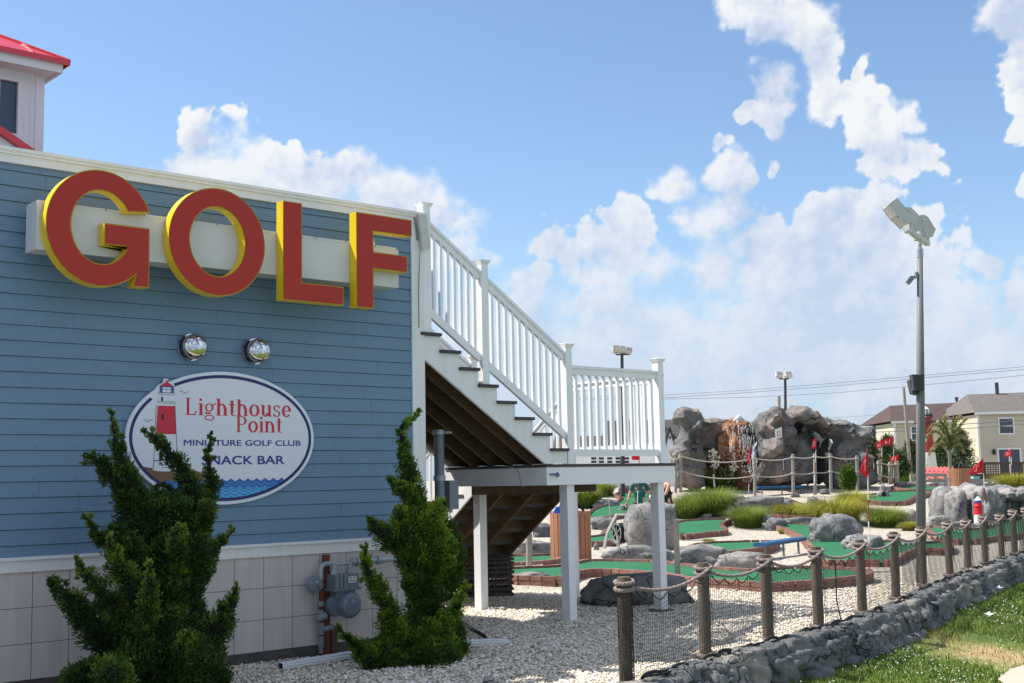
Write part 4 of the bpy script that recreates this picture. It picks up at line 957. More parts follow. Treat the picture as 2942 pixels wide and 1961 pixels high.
for i in range(len(posts) - 1):
    a, b = posts[i][0], posts[i + 1][0]; da = (b - a).normalized(); A = a + Vector((0, 0, -.10)) + da * .05 + Vector((da.y, -da.x, 0)) * (.09 if i == 0 else .07); Bq = b + Vector((0, 0, -.06)) - da * .05 + Vector((da.y, -da.x, 0)) * .08
    sag = .085
    pts = [A.lerp(Bq, t) + Vector((0, 0, -sag * 4 * t * (1 - t))) for t in np.linspace(0, 1, 17)]
    s = MB(); strands(s, pts, .0175, 85, .02) if i < 6 else s.tube(pts, .0175, 7)
    obj('rope', s, M['rope'], fe)
    # black lashing cord looped under the rope
    s = MB(); lp = []
    nl = 5
    for k in range(nl * 8 + 1):
        t = k / (nl * 8); base = A.lerp(Bq, t) + Vector((0, 0, -sag * 4 * t * (1 - t) - .028)); lp.append(base + Vector((0, 0, -.055 * abs(math.sin(math.pi * nl * t)))))
    s.tube(lp, .006, 5)
    # the net: vertical and horizontal strings
    off = Vector((da.y, -da.x, 0)) * .078; A0 = Vector((a.x, a.y, 0)) + off; B0_ = Vector((b.x, b.y, 0)) + off
    Lh = (B0_ - A0).length; ncol = max(8, int(Lh / .038)); nrow = 19
    def topz(t): return A.z + (Bq.z - A.z) * t - sag * 4 * t * (1 - t) - .03 - .05 * abs(math.sin(math.pi * nl * t))
    def npnt(t, v): # v 0 bottom .. 1 top
        p = A0.lerp(B0_, t); zt_ = topz(t); bulge = .035 * math.sin(math.pi * v) * math.sin(3.1 * t + i) + .006 * math.sin(31 * t + 9 * v + i)
        p = p - Vector((da.y, -da.x, 0)) * bulge * .4; p.z = .02 + (zt_ - .02) * v + .012 * math.sin(7 * t + 5 * v + i * 2); return p + da * (.01 * math.sin(9 * v + 4 * t))
    w = .0020 + .00004 * i
    for c in range(ncol + 1):
        t = c / ncol; s.tube([npnt(t, v) for v in np.linspace(0, 1, 7)], w, 3, cap=False)
    for r_ in range(nrow + 1):
        v = r_ / nrow; s.tube([npnt(t, v) for t in np.linspace(0, 1, 13)], w, 3, cap=False)
    s.tube([npnt(t, 0) + off * .9 + Vector((0, 0, .035 + .018 * math.sin(17 * t))) for t in np.linspace(0, 1, 21)], .017, 6); s.tube([npnt(t, 0) + off * 1.3 + Vector((0, 0, .03 + .02 * math.sin(11 * t + 2))) for t in np.linspace(0, 1, 21)], .011, 6)
    obj('netting', s, M['net'], fe)
# gathered end of the net round the first post
s = MB(); t0 = posts[0][0]; r0 = posts[0][1] + .006
for k in range(22):
    a = 2 * math.pi * k / 22; s.tube([(t0.x + r0 * math.cos(a + .25 * math.sin(z * 9)), t0.y + r0 * math.sin(a + .25 * math.sin(z * 9)), z) for z in np.linspace(.0, .80, 14)], .0024, 3, cap=False)
for k in range(26):
    z = .01 + .79 * k / 26; s.tube([(t0.x + r0 * math.cos(a), t0.y + r0 * math.sin(a), z + .012 * math.sin(2 * a + k)) for a in np.linspace(0, 6.283, 17)], .0024, 3, cap=False)
s.tube([(t0.x + (r0 + .01) * math.cos(a), t0.y + (r0 + .01) * math.sin(a), .805) for a in np.linspace(0, 6.283, 17)], .007, 5)
obj('netting', s, M['net'], fe)
s = MB(); q = Vector((12.85, 8.70, 0)); s.tube([q + Vector((0, 0, .78)), q + Vector((.01, 0, .5)), q + Vector((0, 0, .3)), q + Vector((.03, -.02, .1)), q + Vector((.06, -.03, .02))], .008, 5); obj('cord', s, M['net'], fe)

# ---------------------------------------------------------------- stone retaining wall below the fence
def ico(sub):
    import bmesh
    bm = bmesh.new(); bmesh.ops.create_icosphere(bm, subdivisions=sub, radius=1); v = [p.co.copy() for p in bm.verts]; f = [tuple(q.index for q in p.verts) for p in bm.faces]; bm.free(); return v, f
ICO = {k: ico(k) for k in (1, 2, 3, 4, 5)}
def blob(mb, c, size, seed=0, sub=3, amp=.18, freq=1.3, rot=0.0, box=.0, mi=0, strat=0.0):
    vs, fs = ICO[sub]; out = []; o = Vector((seed * 7.13, seed * 3.7, seed * 1.9)); cr, sr = math.cos(rot), math.sin(rot)
    for v in vs:
        p = Vector(v)
        if box:  # push towards a box
            mxx = max(abs(p.x), abs(p.y), abs(p.z)); p = p.lerp(p / mxx, box)
        n1 = noise.noise(p * freq + o); n2 = noise.noise(p * freq * 2.3 + o * 2); n3 = noise.noise(p * freq * 5 + o)
        rdg = 1 - abs(n1) * 2
        p = p * (1 + amp * (n1 * 1.3 + n2 * .7 + n3 * .3 + rdg * .3) - (strat * (.5 + .5 * math.sin(p.z * 9 + n1 * 4)) if strat else 0))
        x, y, z = p.x * size[0], p.y * size[1], p.z * size[2]
        out.append((c[0] + x * cr - y * sr, c[1] + x * sr + y * cr, c[2] + z))
    mb.add(out, fs, mi)
wl = MB(); px = 6.0; rs = random.Random(5)
while px < 33:
    w = rs.uniform(.30, .58); x = px + w / 2; y = fy(x); dx = .5; t = Vector((dx, fy(x + dx) - y, 0)).normalized(); nrm = Vector((t.y, -t.x, 0)); ang = math.atan2(t.y, t.x)
    c = Vector((x, y, 0)) + nrm * .20
    blob(wl, (c.x, c.y, -.08 + rs.uniform(-.03, .02)), (w * .56, .17, .13), rs.random() * 99, 4, .20, 1.7, ang + rs.uniform(-.2, .2), .55)
    c2 = Vector((x + rs.uniform(-.08, .08), y, 0)) + nrm * .30
    hh = rs.uniform(.14, .2); blob(wl, (c2.x, c2.y, -.22), (w * rs.uniform(.42, .6), .18, hh), rs.random() * 99, 4, .22, 1.7, ang + rs.uniform(-.35, .35), .55)
    if rs.random() < .8: c3 = Vector((x + .12, y, 0)) + nrm * .40; blob(wl, (c3.x, c3.y, -.40), (w * rs.uniform(.4, .6), .17, .15), rs.random() * 99, 3, .15, 1.5, ang, .4)
    px += w * .95
for a, b in zip(LINE[1:-2], LINE[2:-1]):
    if b[0] > 34: break
    t = (Vector(b) - Vector(a)).normalized(); nx, ny = t.y, -t.x
    o0, o1, o2 = -.08, .16, .34
    wl.add([(a[0] + nx * o0, a[1] + ny * o0, -.06), (b[0] + nx * o0, b[1] + ny * o0, -.06), (b[0] + nx * o1, b[1] + ny * o1, -.09), (a[0] + nx * o1, a[1] + ny * o1, -.09), (b[0] + nx * o2, b[1] + ny * o2, -.6), (a[0] + nx * o2, a[1] + ny * o2, -.6)], [(0, 3, 2, 1), (3, 5, 4, 2)])
sw = obj('stone_retaining_wall', wl, M['rockwall'], smooth=True); tag(sw, 'low wall of rough grey stones between the fence posts and the lawn', 'stone wall')
# ---------------------------------------------------------------- putting greens with brick edging
def smooth_loop(p, k=4):
    n = len(p); out = []
    for i in range(n):
        a, b, c, d = p[i - 1], p[i], p[(i + 1) % n], p[(i + 2) % n]
        for j in range(k):
            t = j / k; out.append(b * 1.0 if j == 0 else .5 * ((2 * b) + (c - a) * t + (2 * a - 5 * b + 4 * c - d) * t * t + (3 * b - a - 3 * c + d) * t ** 3))
    return out
def green(label, px, off=.11, open_=()):
    P = []
    for x, y in px:
        p = onz(x, y, off)
        if p.x * FH.x + p.y * FH.y > 33: p = gt(x, y, off)
        P.append(p)
    P = smooth_loop(P); cen = sum(P, Vector()) / len(P)
    t = thing('putting_green', label, 'putting green', (cen.x, cen.y, hgt(cen.x, cen.y)), 'brick edged putting greens')
    s = MB(); s.poly(P)
    n = len(P); s.add([p for p in P] + [p - Vector((0, 0, .2)) for p in P], [(k, (k + 1) % n, n + (k + 1) % n, n + k) for k in range(n)])
    obj('turf', s, M['turf'], t)
    s = MB(); L_ = [0]
    ar = sum(P[i - 1].x * P[i].y - P[i].x * P[i - 1].y for i in range(n)); sg = 1 if ar > 0 else -1
    Q = P + [P[0]]
    for a, b in zip(Q, Q[1:]): L_.append(L_[-1] + (b - a).length)
    k = 0; tot = L_[-1]; nb = int(tot / .215); j = 0
    for i in range(nb):
        d = tot * (i + .5) / nb
        while L_[j + 1] < d: j += 1
        f = (d - L_[j]) / (L_[j + 1] - L_[j]); p = Q[j].lerp(Q[j + 1], f); tg = (Q[j + 1] - Q[j]).normalized(); ang = math.atan2(tg.y, tg.x)
        nr = Vector((tg.y, -tg.x, 0)) * sg; c = p + nr * .055
        if any(x0 < i / nb < x1 for x0, x1 in open_): continue
        m3 = Matrix.Rotation(ang + random.uniform(-.03, .03), 3, 'Z')
        s.box((c.x, c.y, p.z + .012 + random.uniform(-.004, .004)), (tot / nb * .93, .11, .075), m3)
        s.box((c.x, c.y, p.z - .10), (tot / nb * .97, .10, .14), m3)
    obj('brick_edging', s, M['brick'], t)
    return t
green('long green in front, running behind the landing posts and the first fence posts',
      [(1452, 1637), (1600, 1629), (1667, 1618), (1713, 1612), (1873, 1616), (1939, 1623), (2040, 1634), (2128, 1641), (2191, 1641), (2264, 1634), (2340, 1634), (2430, 1638), (2486, 1644), (2484, 1655), (2440, 1662), (2340, 1672), (2234, 1680), (2191, 1680), (2098, 1674), (2000, 1666), (1917, 1652), (1771, 1641), (1667, 1643), (1610, 1660), (1560, 1662), (1455, 1657)])
green('narrow green seen left of the wooden bin under the stairs', [(1440, 1600), (1520, 1598), (1590, 1596), (1596, 1610), (1540, 1617), (1470, 1621), (1440, 1621)], .06)
green('large oblique green right of the near blue bench with a boulder along its far side',
      [(2234, 1510), (2262, 1505), (2349, 1511), (2389, 1533), (2425, 1549), (2452, 1567), (2500, 1575), (2545, 1556), (2590, 1557), (2640, 1562), (2716, 1560), (2718, 1578), (2640, 1579), (2592, 1592), (2556, 1612), (2480, 1614), (2370, 1612), (2352, 1590), (2325, 1560), (2298, 1537)])
green('green around the small red and white lighthouse ornament behind the far fence posts',
      [(2671, 1515), (2714, 1519), (2780, 1522), (2853, 1516), (2853, 1486), (2942, 1480), (2960, 1522), (2900, 1540), (2850, 1545), (2800, 1552), (2705, 1550), (2688, 1536)])
green('green right of the landing post with a curved brick end below the round grass tuft', [(1945, 1503), (2008, 1495), (2093, 1493), (2072, 1504), (2070, 1513), (2080, 1526), (2030, 1532), (1945, 1537)])
green('flat green just left of the near blue bench', [(1985, 1575), (2029, 1562), (2110, 1558), (2215, 1557), (2224, 1567), (2180, 1577), (2079, 1589), (2030, 1588)])
green('green below the far blue bench, curving behind the stacked ledge rock', [(2248, 1434), (2269, 1439), (2310, 1451), (2380, 1457), (2386, 1480), (2319, 1484), (2230, 1480), (2205, 1476), (2240, 1462)])
green('green with the hollow grey rock, left of the tall light pole', [(2440, 1424), (2505, 1421), (2560, 1413), (2640, 1411), (2675, 1417), (2630, 1426), (2612, 1436), (2585, 1443), (2500, 1441), (2450, 1436)])
green('farthest green, under the palm and behind the light pole', [(2571, 1398), (2637, 1396), (2743, 1402), (2717, 1409), (2640, 1409), (2585, 1403)])
green('curving green behind the man in the teal shirt', [(1700, 1474), (1722, 1459), (1772, 1446), (1790, 1432), (1777, 1419), (1872, 1415), (1880, 1460), (1800, 1476), (1700, 1490)])
green('short green behind the hose reel, beside the bin', [(1690, 1545), (1735, 1538), (1745, 1524), (1790, 1522), (1780, 1545), (1738, 1558), (1690, 1558)])
green('thin strip of green along the foot of the rock mountain', [(2030, 1390), (2120, 1383), (2250, 1376), (2370, 1372), (2372, 1380), (2200, 1388), (2040, 1396)], .06)
def path(px, name, off=.035):
    P = [gt(x, y, off) for x, y in px]; s = MB(); s.poly(P); n = len(P)
    s.add(P + [p - Vector((0, 0, .15)) for p in P], [(k, (k + 1) % n, n + (k + 1) % n, n + k) for k in range(n)]); return struct(obj(name, s, M['concrete']))
path([(1430, 1624), (1560, 1619), (1556, 1631), (1430, 1637)], 'path'); path([(1952, 1552), (2000, 1550), (2220, 1552), (2236, 1557), (2030, 1562), (1952, 1570)], 'path')
path([(2352, 1614), (2484, 1614), (2560, 1615), (2556, 1640), (2490, 1642), (2352, 1634)], 'path', .02)
path([(2100, 1388), (2365, 1378), (2368, 1384), (2110, 1396)], 'path', .05)

# ---------------------------------------------------------------- boulders
def boulder(label, x0, x1, yt, yb, seed, mat='rock', dep=.8, amp=.2, box=.3, sub=4, z=None, extra=(), grp='grey landscape boulders on the gravel', rot=None, strat=.0, name='boulder', cat='boulder'):
    p = gt((x0 + x1) / 2, yb, 0) if z is None else atd((x0 + x1) / 2, yb, z)
    d = (p.x * RW[0, 2] + p.y * RW[1, 2] + (p.z - EYE) * RW[2, 2]); k = d / FPX; w = (x1 - x0) * k; h = (yb - yt) * k
    s = MB(); c = p + FH * (w * dep * .42)
    rot = math.atan2(RH.y, RH.x) if rot is None else rot
    blob(s, (c.x, c.y, p.z + h * .38), (w * .5, w * dep * .5, h * .64), seed, sub, amp, 1.25, rot, box, strat=strat)
    for (fx, fz, fs) in extra:      # smaller lumps grown on to the same rock
        q = c + RH * (w * fx); blob(s, (q.x, q.y, p.z + h * fz), (w * fs, w * dep * fs, h * fs * 1.3), seed + fx * 9 + 3, sub, amp, 1.3, rot, box)
    return tag(obj(name, s, M[mat], smooth=True), label, cat, grp)
boulder('big charcoal boulder on the gravel behind the front landing post', 1683, 1995, 1655, 1742, 3, 'rockdark', .5, .16, .25)
boulder('flat dark stone on the gravel below the long green, left of the landing post', 1474, 1580, 1648, 1677, 8, 'rockdark', .6, .25, .3)
boulder('tall upright grey boulder between the hose reel and the landing post', 1808, 1942, 1455, 1582, 12, 'rock', .7, .2, .55)
boulder('long low boulder on the edge of the front green, right of the hose reel', 1736, 1935, 1570, 1620, 15, 'rock', .4, .2, .35)
boulder('long low boulder right of the thin wooden post behind the first rope', 1940, 2105, 1572, 1640, 17, 'rock', .4, .2, .4)
boulder('rounded boulder end pointing at the near blue bench', 2060, 2215, 1592, 1642, 21, 'rock', .45, .2, .35)
boulder('large creased boulder at the top of the oblique green', 2342, 2478, 1483, 1568, 24, 'rock', .7, .22, .25, extra=((-.3, .15, .25), (.3, .1, .3)))
boulder('sloping boulder running down the right side of the oblique green', 2440, 2548, 1540, 1590, 29, 'rock', .7, .22, .3, extra=((-.35, .5, .25),))
boulder('row of flat stones closing the top of the oblique green', 2262, 2360, 1487, 1514, 31, 'rock', .35, .25, .5, extra=((-.4, .2, .3), (.4, .3, .3)))
boulder('round pale boulder at the tip of the brick edging above the near bench', 2205, 2268, 1488, 1524, 33, 'rock', .8, .15, .1)
boulder('stacked ledge rock between the round grass tuft and the far blue bench', 2106, 2262, 1430, 1484, 36, 'rock', .5, .26, .5, extra=((.32, .5, .3), (-.3, .3, .3), (.42, .1, .2)), strat=.08)
boulder('brownish boulder behind the round grass tuft', 2184, 2224, 1479, 1501, 38, 'rock', .9, .15, .2)
boulder('small light stone on the gravel below the tall grasses', 2018, 2047, 1476, 1492, 41, 'rock', .9, .2, .2)
boulder('low grey stone at the upper edge of the ledge rock', 2095, 2140, 1421, 1435, 43, 'rock', .8, .15, .2)
boulder('dark flat stone on the gravel right of the far blue bench', 2358, 2386, 1405, 1419, 45, 'rockdark', .8, .2, .3)
boulder('pointed tan stone beside the brick curve above the yellow grass', 2322, 2354, 1429, 1449, 47, 'rock', .8, .25, .2)
boulder('pale stone next to the pointed tan stone', 2352, 2376, 1435, 1448, 49, 'rock', .8, .2, .2)
boulder('small stone on the gravel beneath the far blue bench', 2274, 2300, 1418, 1429, 50, 'rock', .8, .2, .4)
boulder('grey boulder heap left of the light pole, behind the small tuft', 2580, 2642, 1465, 1508, 52, 'rock', .7, .22, .2, extra=((.3, .1, .3),))
boulder('creased boulder right of the light pole at the foot of the rock bank', 2672, 2742, 1480, 1520, 55, 'rock', .7, .25, .2, extra=((-.2, .3, .3),), strat=.06)
boulder('layered boulder on the left flank of the rock bank', 2684, 2748, 1442, 1490, 57, 'rock', .8, .25, .2, strat=.08)
boulder('long pale boulder behind the lattice of fence posts, under the bin bank', 2686, 2770, 1418, 1460, 59, 'rock', .8, .2, .25)
boulder('dark log shaped stone lying on the green between two fence posts', 2594, 2642, 1558, 1578, 61, 'rockdark', .5, .15, .4)
boulder('grey stone block left of the lighthouse ornament', 2738, 2774, 1500, 1524, 63, 'rock', .7, .15, .6)
boulder('boulder at the foot of the lighthouse ornament', 2786, 2856, 1503, 1530, 65, 'rock', .7, .25, .3)
boulder('rocks left of the man in teal, above the curving green', 1786, 1872, 1391, 1420, 67, 'rock', .5, .25, .4, extra=((-.3, .3, .3),))
boulder('pale rock beside the curving green, above the hose reel', 1704, 1782, 1436, 1462, 69, 'rock', .6, .2, .25)
boulder('tan rock behind the legs of the man in teal', 1780, 1812, 1448, 1474, 71, 'rock', .8, .2, .2)
boulder('white and dark boulder between the bin and the hose reel', 1700, 1768, 1486, 1522, 73, 'rock', .7, .25, .3)
boulder('dark rock behind the short grey post, left of the bin', 1532, 1588, 1508, 1543, 75, 'rockdark', .7, .25, .4)
boulder('pile of pale rocks left of the bin under the stairs', 1470, 1590, 1560, 1599, 77, 'rock', .5, .28, .45, extra=((-.3, .4, .3), (.25, .4, .3)))
boulder('small tan stone beside the hose reel foot', 1706, 1722, 1562, 1580, 79, 'rock', .9, .15, .3)
boulder('row of low stones in front of the hedge', 2575, 2645, 1385, 1398, 81, 'rock', .3, .2, .5)
boulder('low stones right of the hedge, under the grey railing', 2665, 2722, 1387, 1400, 82, 'rock', .3, .2, .5)
boulder('round cream cobble at the bottom edge of the gravel', 1386, 1422, 1944, 1972, 83, 'rock', .8, .1, .1, sub=3)
# hollow rock obstacle
hb = thing('hollow_rock', 'upright hollow grey rock with a dark ball hole standing on the upper green', 'golf obstacle', tuple(gt(2541, 1428, .1)))
p = gt(2541, 1426, .1); d = p.x * RW[0, 2] + p.y * RW[1, 2]; k = d / FPX
s = MB(); ra = math.atan2(RH.y, RH.x); blob(s, tuple(p + Vector((0, 0, .05)) + FH * .15), (17 * k, .2, 13 * k), 5, 4, .2, 1.4, ra); blob(s, tuple(p + Vector((0, 0, 20 * k)) + FH * .15), (8 * k, .13, 15 * k), 6, 4, .25, 1.4, ra); obj('rock', s, M['rock'], hb, smooth=True)
s = MB(); q = p - RH * .04 - FH * .075; s.lathe([(.001, -.02), (.085, -.02), (.085, .02)], (q.x, q.y, q.z + .09), 14, ax='y'); s.v = [tuple(Vector((q.x, q.y, 0)) + Matrix.Rotation(ra, 3, 'Z') @ (Vector(v) - Vector((q.x, q.y, 0)))) for v in s.v]; obj('hole', s, M['black'], hb)
# rock bank at the right
s = MB(); rs2 = random.Random(9)
for k_ in range(17):
    x = 2742 + k_ * 17; D = 38.0 + .3 * math.sin(k_); yt_ = 1412 + 5 * math.sin(k_ * 1.1); top = atd(x, yt_, D); z1 = top.z; ax_ = ra + rs2.uniform(-.2, .2)
    if 2880 < x < 2930:
        blob(s, (top.x, top.y, z1 - .12), (.26, .5, .17), k_ + 3, 4, .2, 1.3, ax_, .4); c2 = top + FH * .9; blob(s, (c2.x, c2.y, .4), (.4, .4, .8), k_ + 60, 3, .2, 1.3, ax_, .4)
    else: blob(s, (top.x, top.y, z1 * .5 - .02), (.24, .45, z1 * .56), k_ + 3, 4, .22, 1.1, ax_, .45)
    c3 = top + FH * 1.0; blob(s, (c3.x, c3.y, z1 * .5 + .04), (.35, .8, z1 * .58), k_ + 30, 3, .15, 1.1, ax_, .4)
tag(obj('rock_bank', s, M['rock'], smooth=True), 'long grey sculpted rock bank with a dark hollow, behind the far fence posts', 'rock bank')

# ---------------------------------------------------------------- rock mountain with waterfall
MD = 50.5; KM = MD / FPX
mt_ = thing('rock_mountain', 'large artificial rock mountain with an arch, a cave and a rust stained waterfall', 'artificial rock', tuple(atd(2240, 1385, MD)))
def lump(mb, x, y, rx, rz, ry=1.2, back=0.0, seed=0, amp=.2, box=.15):
    p = atd(x, y, MD) + FH * back; blob(mb, tuple(p), (rx * KM, ry, rz * KM), seed, 4, amp, 1.1, ra, box)
s = MB()
for (x, y, rx, rz, ry, bk) in ((1974, 1197, 38, 27, 1.3, 0), (1958, 1208, 28, 24, 1.2, -.2), (1996, 1205, 26, 26, 1.2, 0), (1984, 1234, 36, 30, 1.2, -.3), (1958, 1275, 26, 26, 1.0, -.5), (1945, 1300, 32, 22, .9, -.9), (1990, 1300, 38, 50, 1.2, .2), (1988, 1360, 45, 50, 1.3, .3), (1950, 1350, 28, 50, 1.0, 0),
                               (2040, 1215, 40, 18, 1.0, .9), (2100, 1200, 60, 12, .8, 1.6), (2060, 1290, 50, 85, 1.0, 1.6), (2120, 1290, 70, 82, .9, 2.0), (2030, 1250, 35, 40, 1.0, 1.2), (2085, 1235, 60, 35, .9, 1.5), (2150, 1240, 45, 45, .9, 1.5),
                               (2215, 1200, 45, 32, 1.3, -.2), (2190, 1230, 30, 40, 1.2, -.2), (2240, 1250, 40, 45, 1.2, 0), (2200, 1290, 38, 36, 1.3, -.6), (2230, 1350, 45, 50, 1.3, 0), (2180, 1365, 25, 40, 1.1, .3),
                               (2290, 1190, 38, 28, 1.1, 0), (2325, 1203, 36, 28, 1.1, -.1), (2360, 1218, 34, 28, 1.1, -.1), (2392, 1232, 32, 32, 1.1, 0), (2370, 1310, 60, 80, .8, 2.4), (2395, 1270, 35, 60, .8, 1.9), (2330, 1260, 50, 60, .8, 2.1), (2260, 1270, 40, 70, .9, 1.6),
                               (2300, 1285, 40, 60, .9, .3), (2290, 1350, 45, 48, .9, .1), (2322, 1335, 22, 55, .8, .2), (2360, 1300, 40, 90, .6, 2.4),
                               (2420, 1230, 40, 30, 1.2, 0), (2455, 1265, 42, 36, 1.3, -.2), (2490, 1250, 20, 22, 1.0, -.1), (2420, 1310, 36, 60, 1.3, .1), (2460, 1320, 30, 30, 1.2, -.5), (2440, 1370, 50, 40, 1.3, 0), (2490, 1375, 40, 26, 1.1, .2), (2400, 1360, 26, 50, 1.1, .1)):
    lump(s, x, y, rx, rz, ry, bk, seed=x * .013 + y * .07)
mo = obj('rock_body', s, M['rockbig'], mt_, smooth=True)
def remesh(o, vs, disp):
    r = o.modifiers.new('remesh', 'REMESH'); r.mode = 'VOXEL'; r.voxel_size = vs; r.use_smooth_shade = True
    for i, (ty, sc, stg) in enumerate(disp):
        tx = bpy.data.textures.new('rock_texture', ty); tx.noise_scale = sc
        if ty == 'VORONOI': tx.distance_metric = 'DISTANCE'; tx.weight_1 = -1; tx.weight_2 = 1; tx.noise_intensity = 1.2
        else: tx.noise_depth = 3
        dm = o.modifiers.new('displace', 'DISPLACE'); dm.texture = tx; dm.texture_coords = 'GLOBAL'; dm.strength = stg; dm.mid_level = .5
remesh(mo, .085, (('CLOUDS', 1.1, .45), ('VORONOI', 1.0, .22), ('CLOUDS', .25, .07)))
s = MB()
for (x, y, rx, rz, ry, bk) in ((2120, 1300, 37, 95, .9, .65), (2088, 1290, 26, 50, .8, .85), (2140, 1360, 30, 60, .8, .7), (2125, 1222, 33, 14, .8, .6)): lump(s, x, y, rx, rz, ry, bk, seed=x * .1 + y, amp=.16)
wr = obj('waterfall_rock', s, M['rustrock'], mt_, smooth=True); remesh(wr, .08, (('CLOUDS', .5, .3),))
s = MB(); rw = random.Random(4)
for k_ in range(520):
    x = 2124 + rw.gauss(0, 1) * 22; x = min(2155, max(2075, x)); f = rw.random(); y = 1218 + f * 165; xx = x + (f * 14 if x > 2110 else -f * 6 - 4)
    ln = rw.uniform(2, 11) * (1.5 if f < .45 else .6); wd = rw.uniform(.5, 1.4); p = atd(xx, y, MD) - FH * (.30 + .35 * f + rw.random() * .25); q = p - Vector((0, 0, ln * KM)) + RH * rw.uniform(-.02, .02)
    s.tube([p, p.lerp(q, .5) + RH * rw.uniform(-.03, .03), q], [wd * KM * .3, wd * KM * .6, wd * KM * .15], 4)
p = atd(2122, 1207, MD) + FH * .2
for k_ in range(14): blob(s, tuple(p + Vector((rw.uniform(-.1, .1), rw.uniform(-.1, .1), rw.uniform(-.2, .2) * (1)))), (.07, .07, .09), k_, 2, .3)
obj('falling_water', s, M['water'], mt_, smooth=True)

# ---------------------------------------------------------------- planting
M['grassA'] = attr_mat('arching_grass', (.06, .10, .015), (.19, .26, .04), (.42, .46, .12), trans=.3)
M['grassY'] = attr_mat('yellow_grass', (.09, .11, .015), (.30, .30, .035), (.60, .53, .12), trans=.3)
M['grassS'] = attr_mat('sword_leaves', (.02, .05, .01), (.09, .15, .015), (.42, .38, .04), trans=.2)
M['juniper'] = attr_mat('juniper_needles', (.012, .030, .009), (.040, .090, .016), (.19, .28, .035), trans=.14, vs=2.2)
M['juniper2'] = attr_mat('juniper_needles_bright', (.014, .036, .008), (.055, .12, .015), (.26, .38, .035), trans=.14, vs=2.2)
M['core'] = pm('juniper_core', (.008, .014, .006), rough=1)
M['pine'] = attr_mat('pine_needles', (.015, .03, .012), (.045, .08, .025), (.11, .16, .04), trans=.1)
M['bush'] = attr_mat('dense_bush', (.03, .06, .008), (.07, .14, .015), (.16, .25, .03), trans=.2)
M['palm'] = attr_mat('palm_leaflets', (.05, .09, .015), (.16, .22, .045), (.50, .38, .22), trans=.25)
M['flower'] = pm('cream_yucca_flowers', (.78, .72, .55), rough=.8)
M['drygrass'] = attr_mat('lawn_blades', (.045, .10, .010), (.11, .18, .022), (.30, .25, .09), trans=.25)
def blades(c, n, rad, h, arch, w, spread=.25, seed=0, base=.62, up=.0):
    r = np.random.default_rng(seed); az_ = r.uniform(0, 2 * np.pi, n); rr = rad * base * np.sqrt(r.random(n)); L_ = r.uniform(.6, 1.05, n); ou = arch * r.uniform(.2, 1.0, n) ** .8
    ou = arch * r.random(n) ** .62; ts = np.array([0, .3, .55, .8, 1.0]); V = []; A = []; un = ou / max(arch, .01); Ln = (h * 1.03 * (1 - un) + rad * 1.30 * un + h * .22 * un) * L_
    dx, dy = np.cos(az_), np.sin(az_); X_ = np.zeros(n); Z_ = np.zeros(n); pt_ = 0
    for t in ts:
        ph = ou * (.45 + 2.1 * ((t + pt_) / 2) ** 1.4); X_ = X_ + np.sin(ph) * (t - pt_) * Ln; Z_ = Z_ + np.cos(ph) * (t - pt_) * Ln; pt_ = t
        out = rr + X_ * .92; ww = w * (1 - t) ** .6 * .5 + 1e-4
        sx_, sy_ = -dy * ww, dx * ww
        px_ = c[0] + dx * out; py_ = c[1] + dy * out; pz_ = c[2] + np.maximum(Z_, -.02)
        V.append(np.stack([px_ - sx_, py_ - sy_, pz_], 1)); V.append(np.stack([px_ + sx_, py_ + sy_, pz_], 1))
        a = np.clip(.15 + .55 * t + r.uniform(-.2, .2, n), 0, 1); A += [a, a]
    V = np.stack(V, 1).reshape(-1, 3); A = np.stack(A, 1).reshape(-1); b = np.arange(n)[:, None] * 10; F = np.concatenate([b + np.array([[2 * k, 2 * k + 1, 2 * k + 3, 2 * k + 2]]) for k in range(4)])
    return V, F, A
def clump(label, x0, x1, yt, yb, mat='grassA', n=900, arch=.9, w=.012, name='ornamental_grass', cat='ornamental grass', seed=1, z=None, grp='grass clumps on the golf course'):
    p = gt((x0 + x1) / 2, yb - 2, 0) if z is None else atd((x0 + x1) / 2, yb, z); d = p.x * RW[0, 2] + p.y * RW[1, 2] + (p.z - EYE) * RW[2, 2]; k = d / FPX
    V, F, A = blades(p + FH * ((x1 - x0) * k * .3), int(n * 1.8), (x1 - x0) * k * .74, (yb - yt) * k * 1.0, arch * 1.15, w * .8 * max(1, d / 30), seed=seed)
    return tag(fan(V, F, name, M[mat], attr=A), label, cat, grp)
clump('tall sword leaved clump showing under the landing, left of the curving green', 1655, 1722, 1400, 1462, 'grassS', 420, .7, .03, seed=2)
clump('brownish arching grass behind the sword leaved clump', 1688, 1765, 1388, 1428, 'grassA', 700, .8, seed=3)
clump('green arching grass right beside the woman in the black top', 1944, 2012, 1412, 1492, 'grassA', 1400, .8, seed=4)
clump('biggest rounded arching grass, centre of the grass group', 1988, 2112, 1408, 1484, 'grassA', 2200, .85, seed=5)
clump('round olive tuft standing alone on the white gravel', 2112, 2196, 1455, 1518, 'grassA', 1900, .75, .009, seed=6)
clump('spreading yellow tuft right of the ledge rock', 2236, 2322, 1453, 1490, 'grassY', 1100, .95, seed=7)
clump('large yellow green grass behind the big creased boulder', 2352, 2480, 1440, 1508, 'grassY', 2100, .9, seed=8)
clump('taller yellow green grass behind the large yellow one', 2420, 2494, 1408, 1470, 'grassY', 1300, .8, seed=9)
clump('bright green tuft left of the light pole', 2508, 2594, 1455, 1516, 'grassA', 1500, .9, seed=10)
clump('smallest tuft at the foot of the light pole', 2596, 2634, 1499, 1526, 'grassY', 700, .9, seed=11)
clump('olive grass in front of the mountain beside the rope railing', 2176, 2244, 1318, 1385, 'grassA', 900, .7, seed=12)
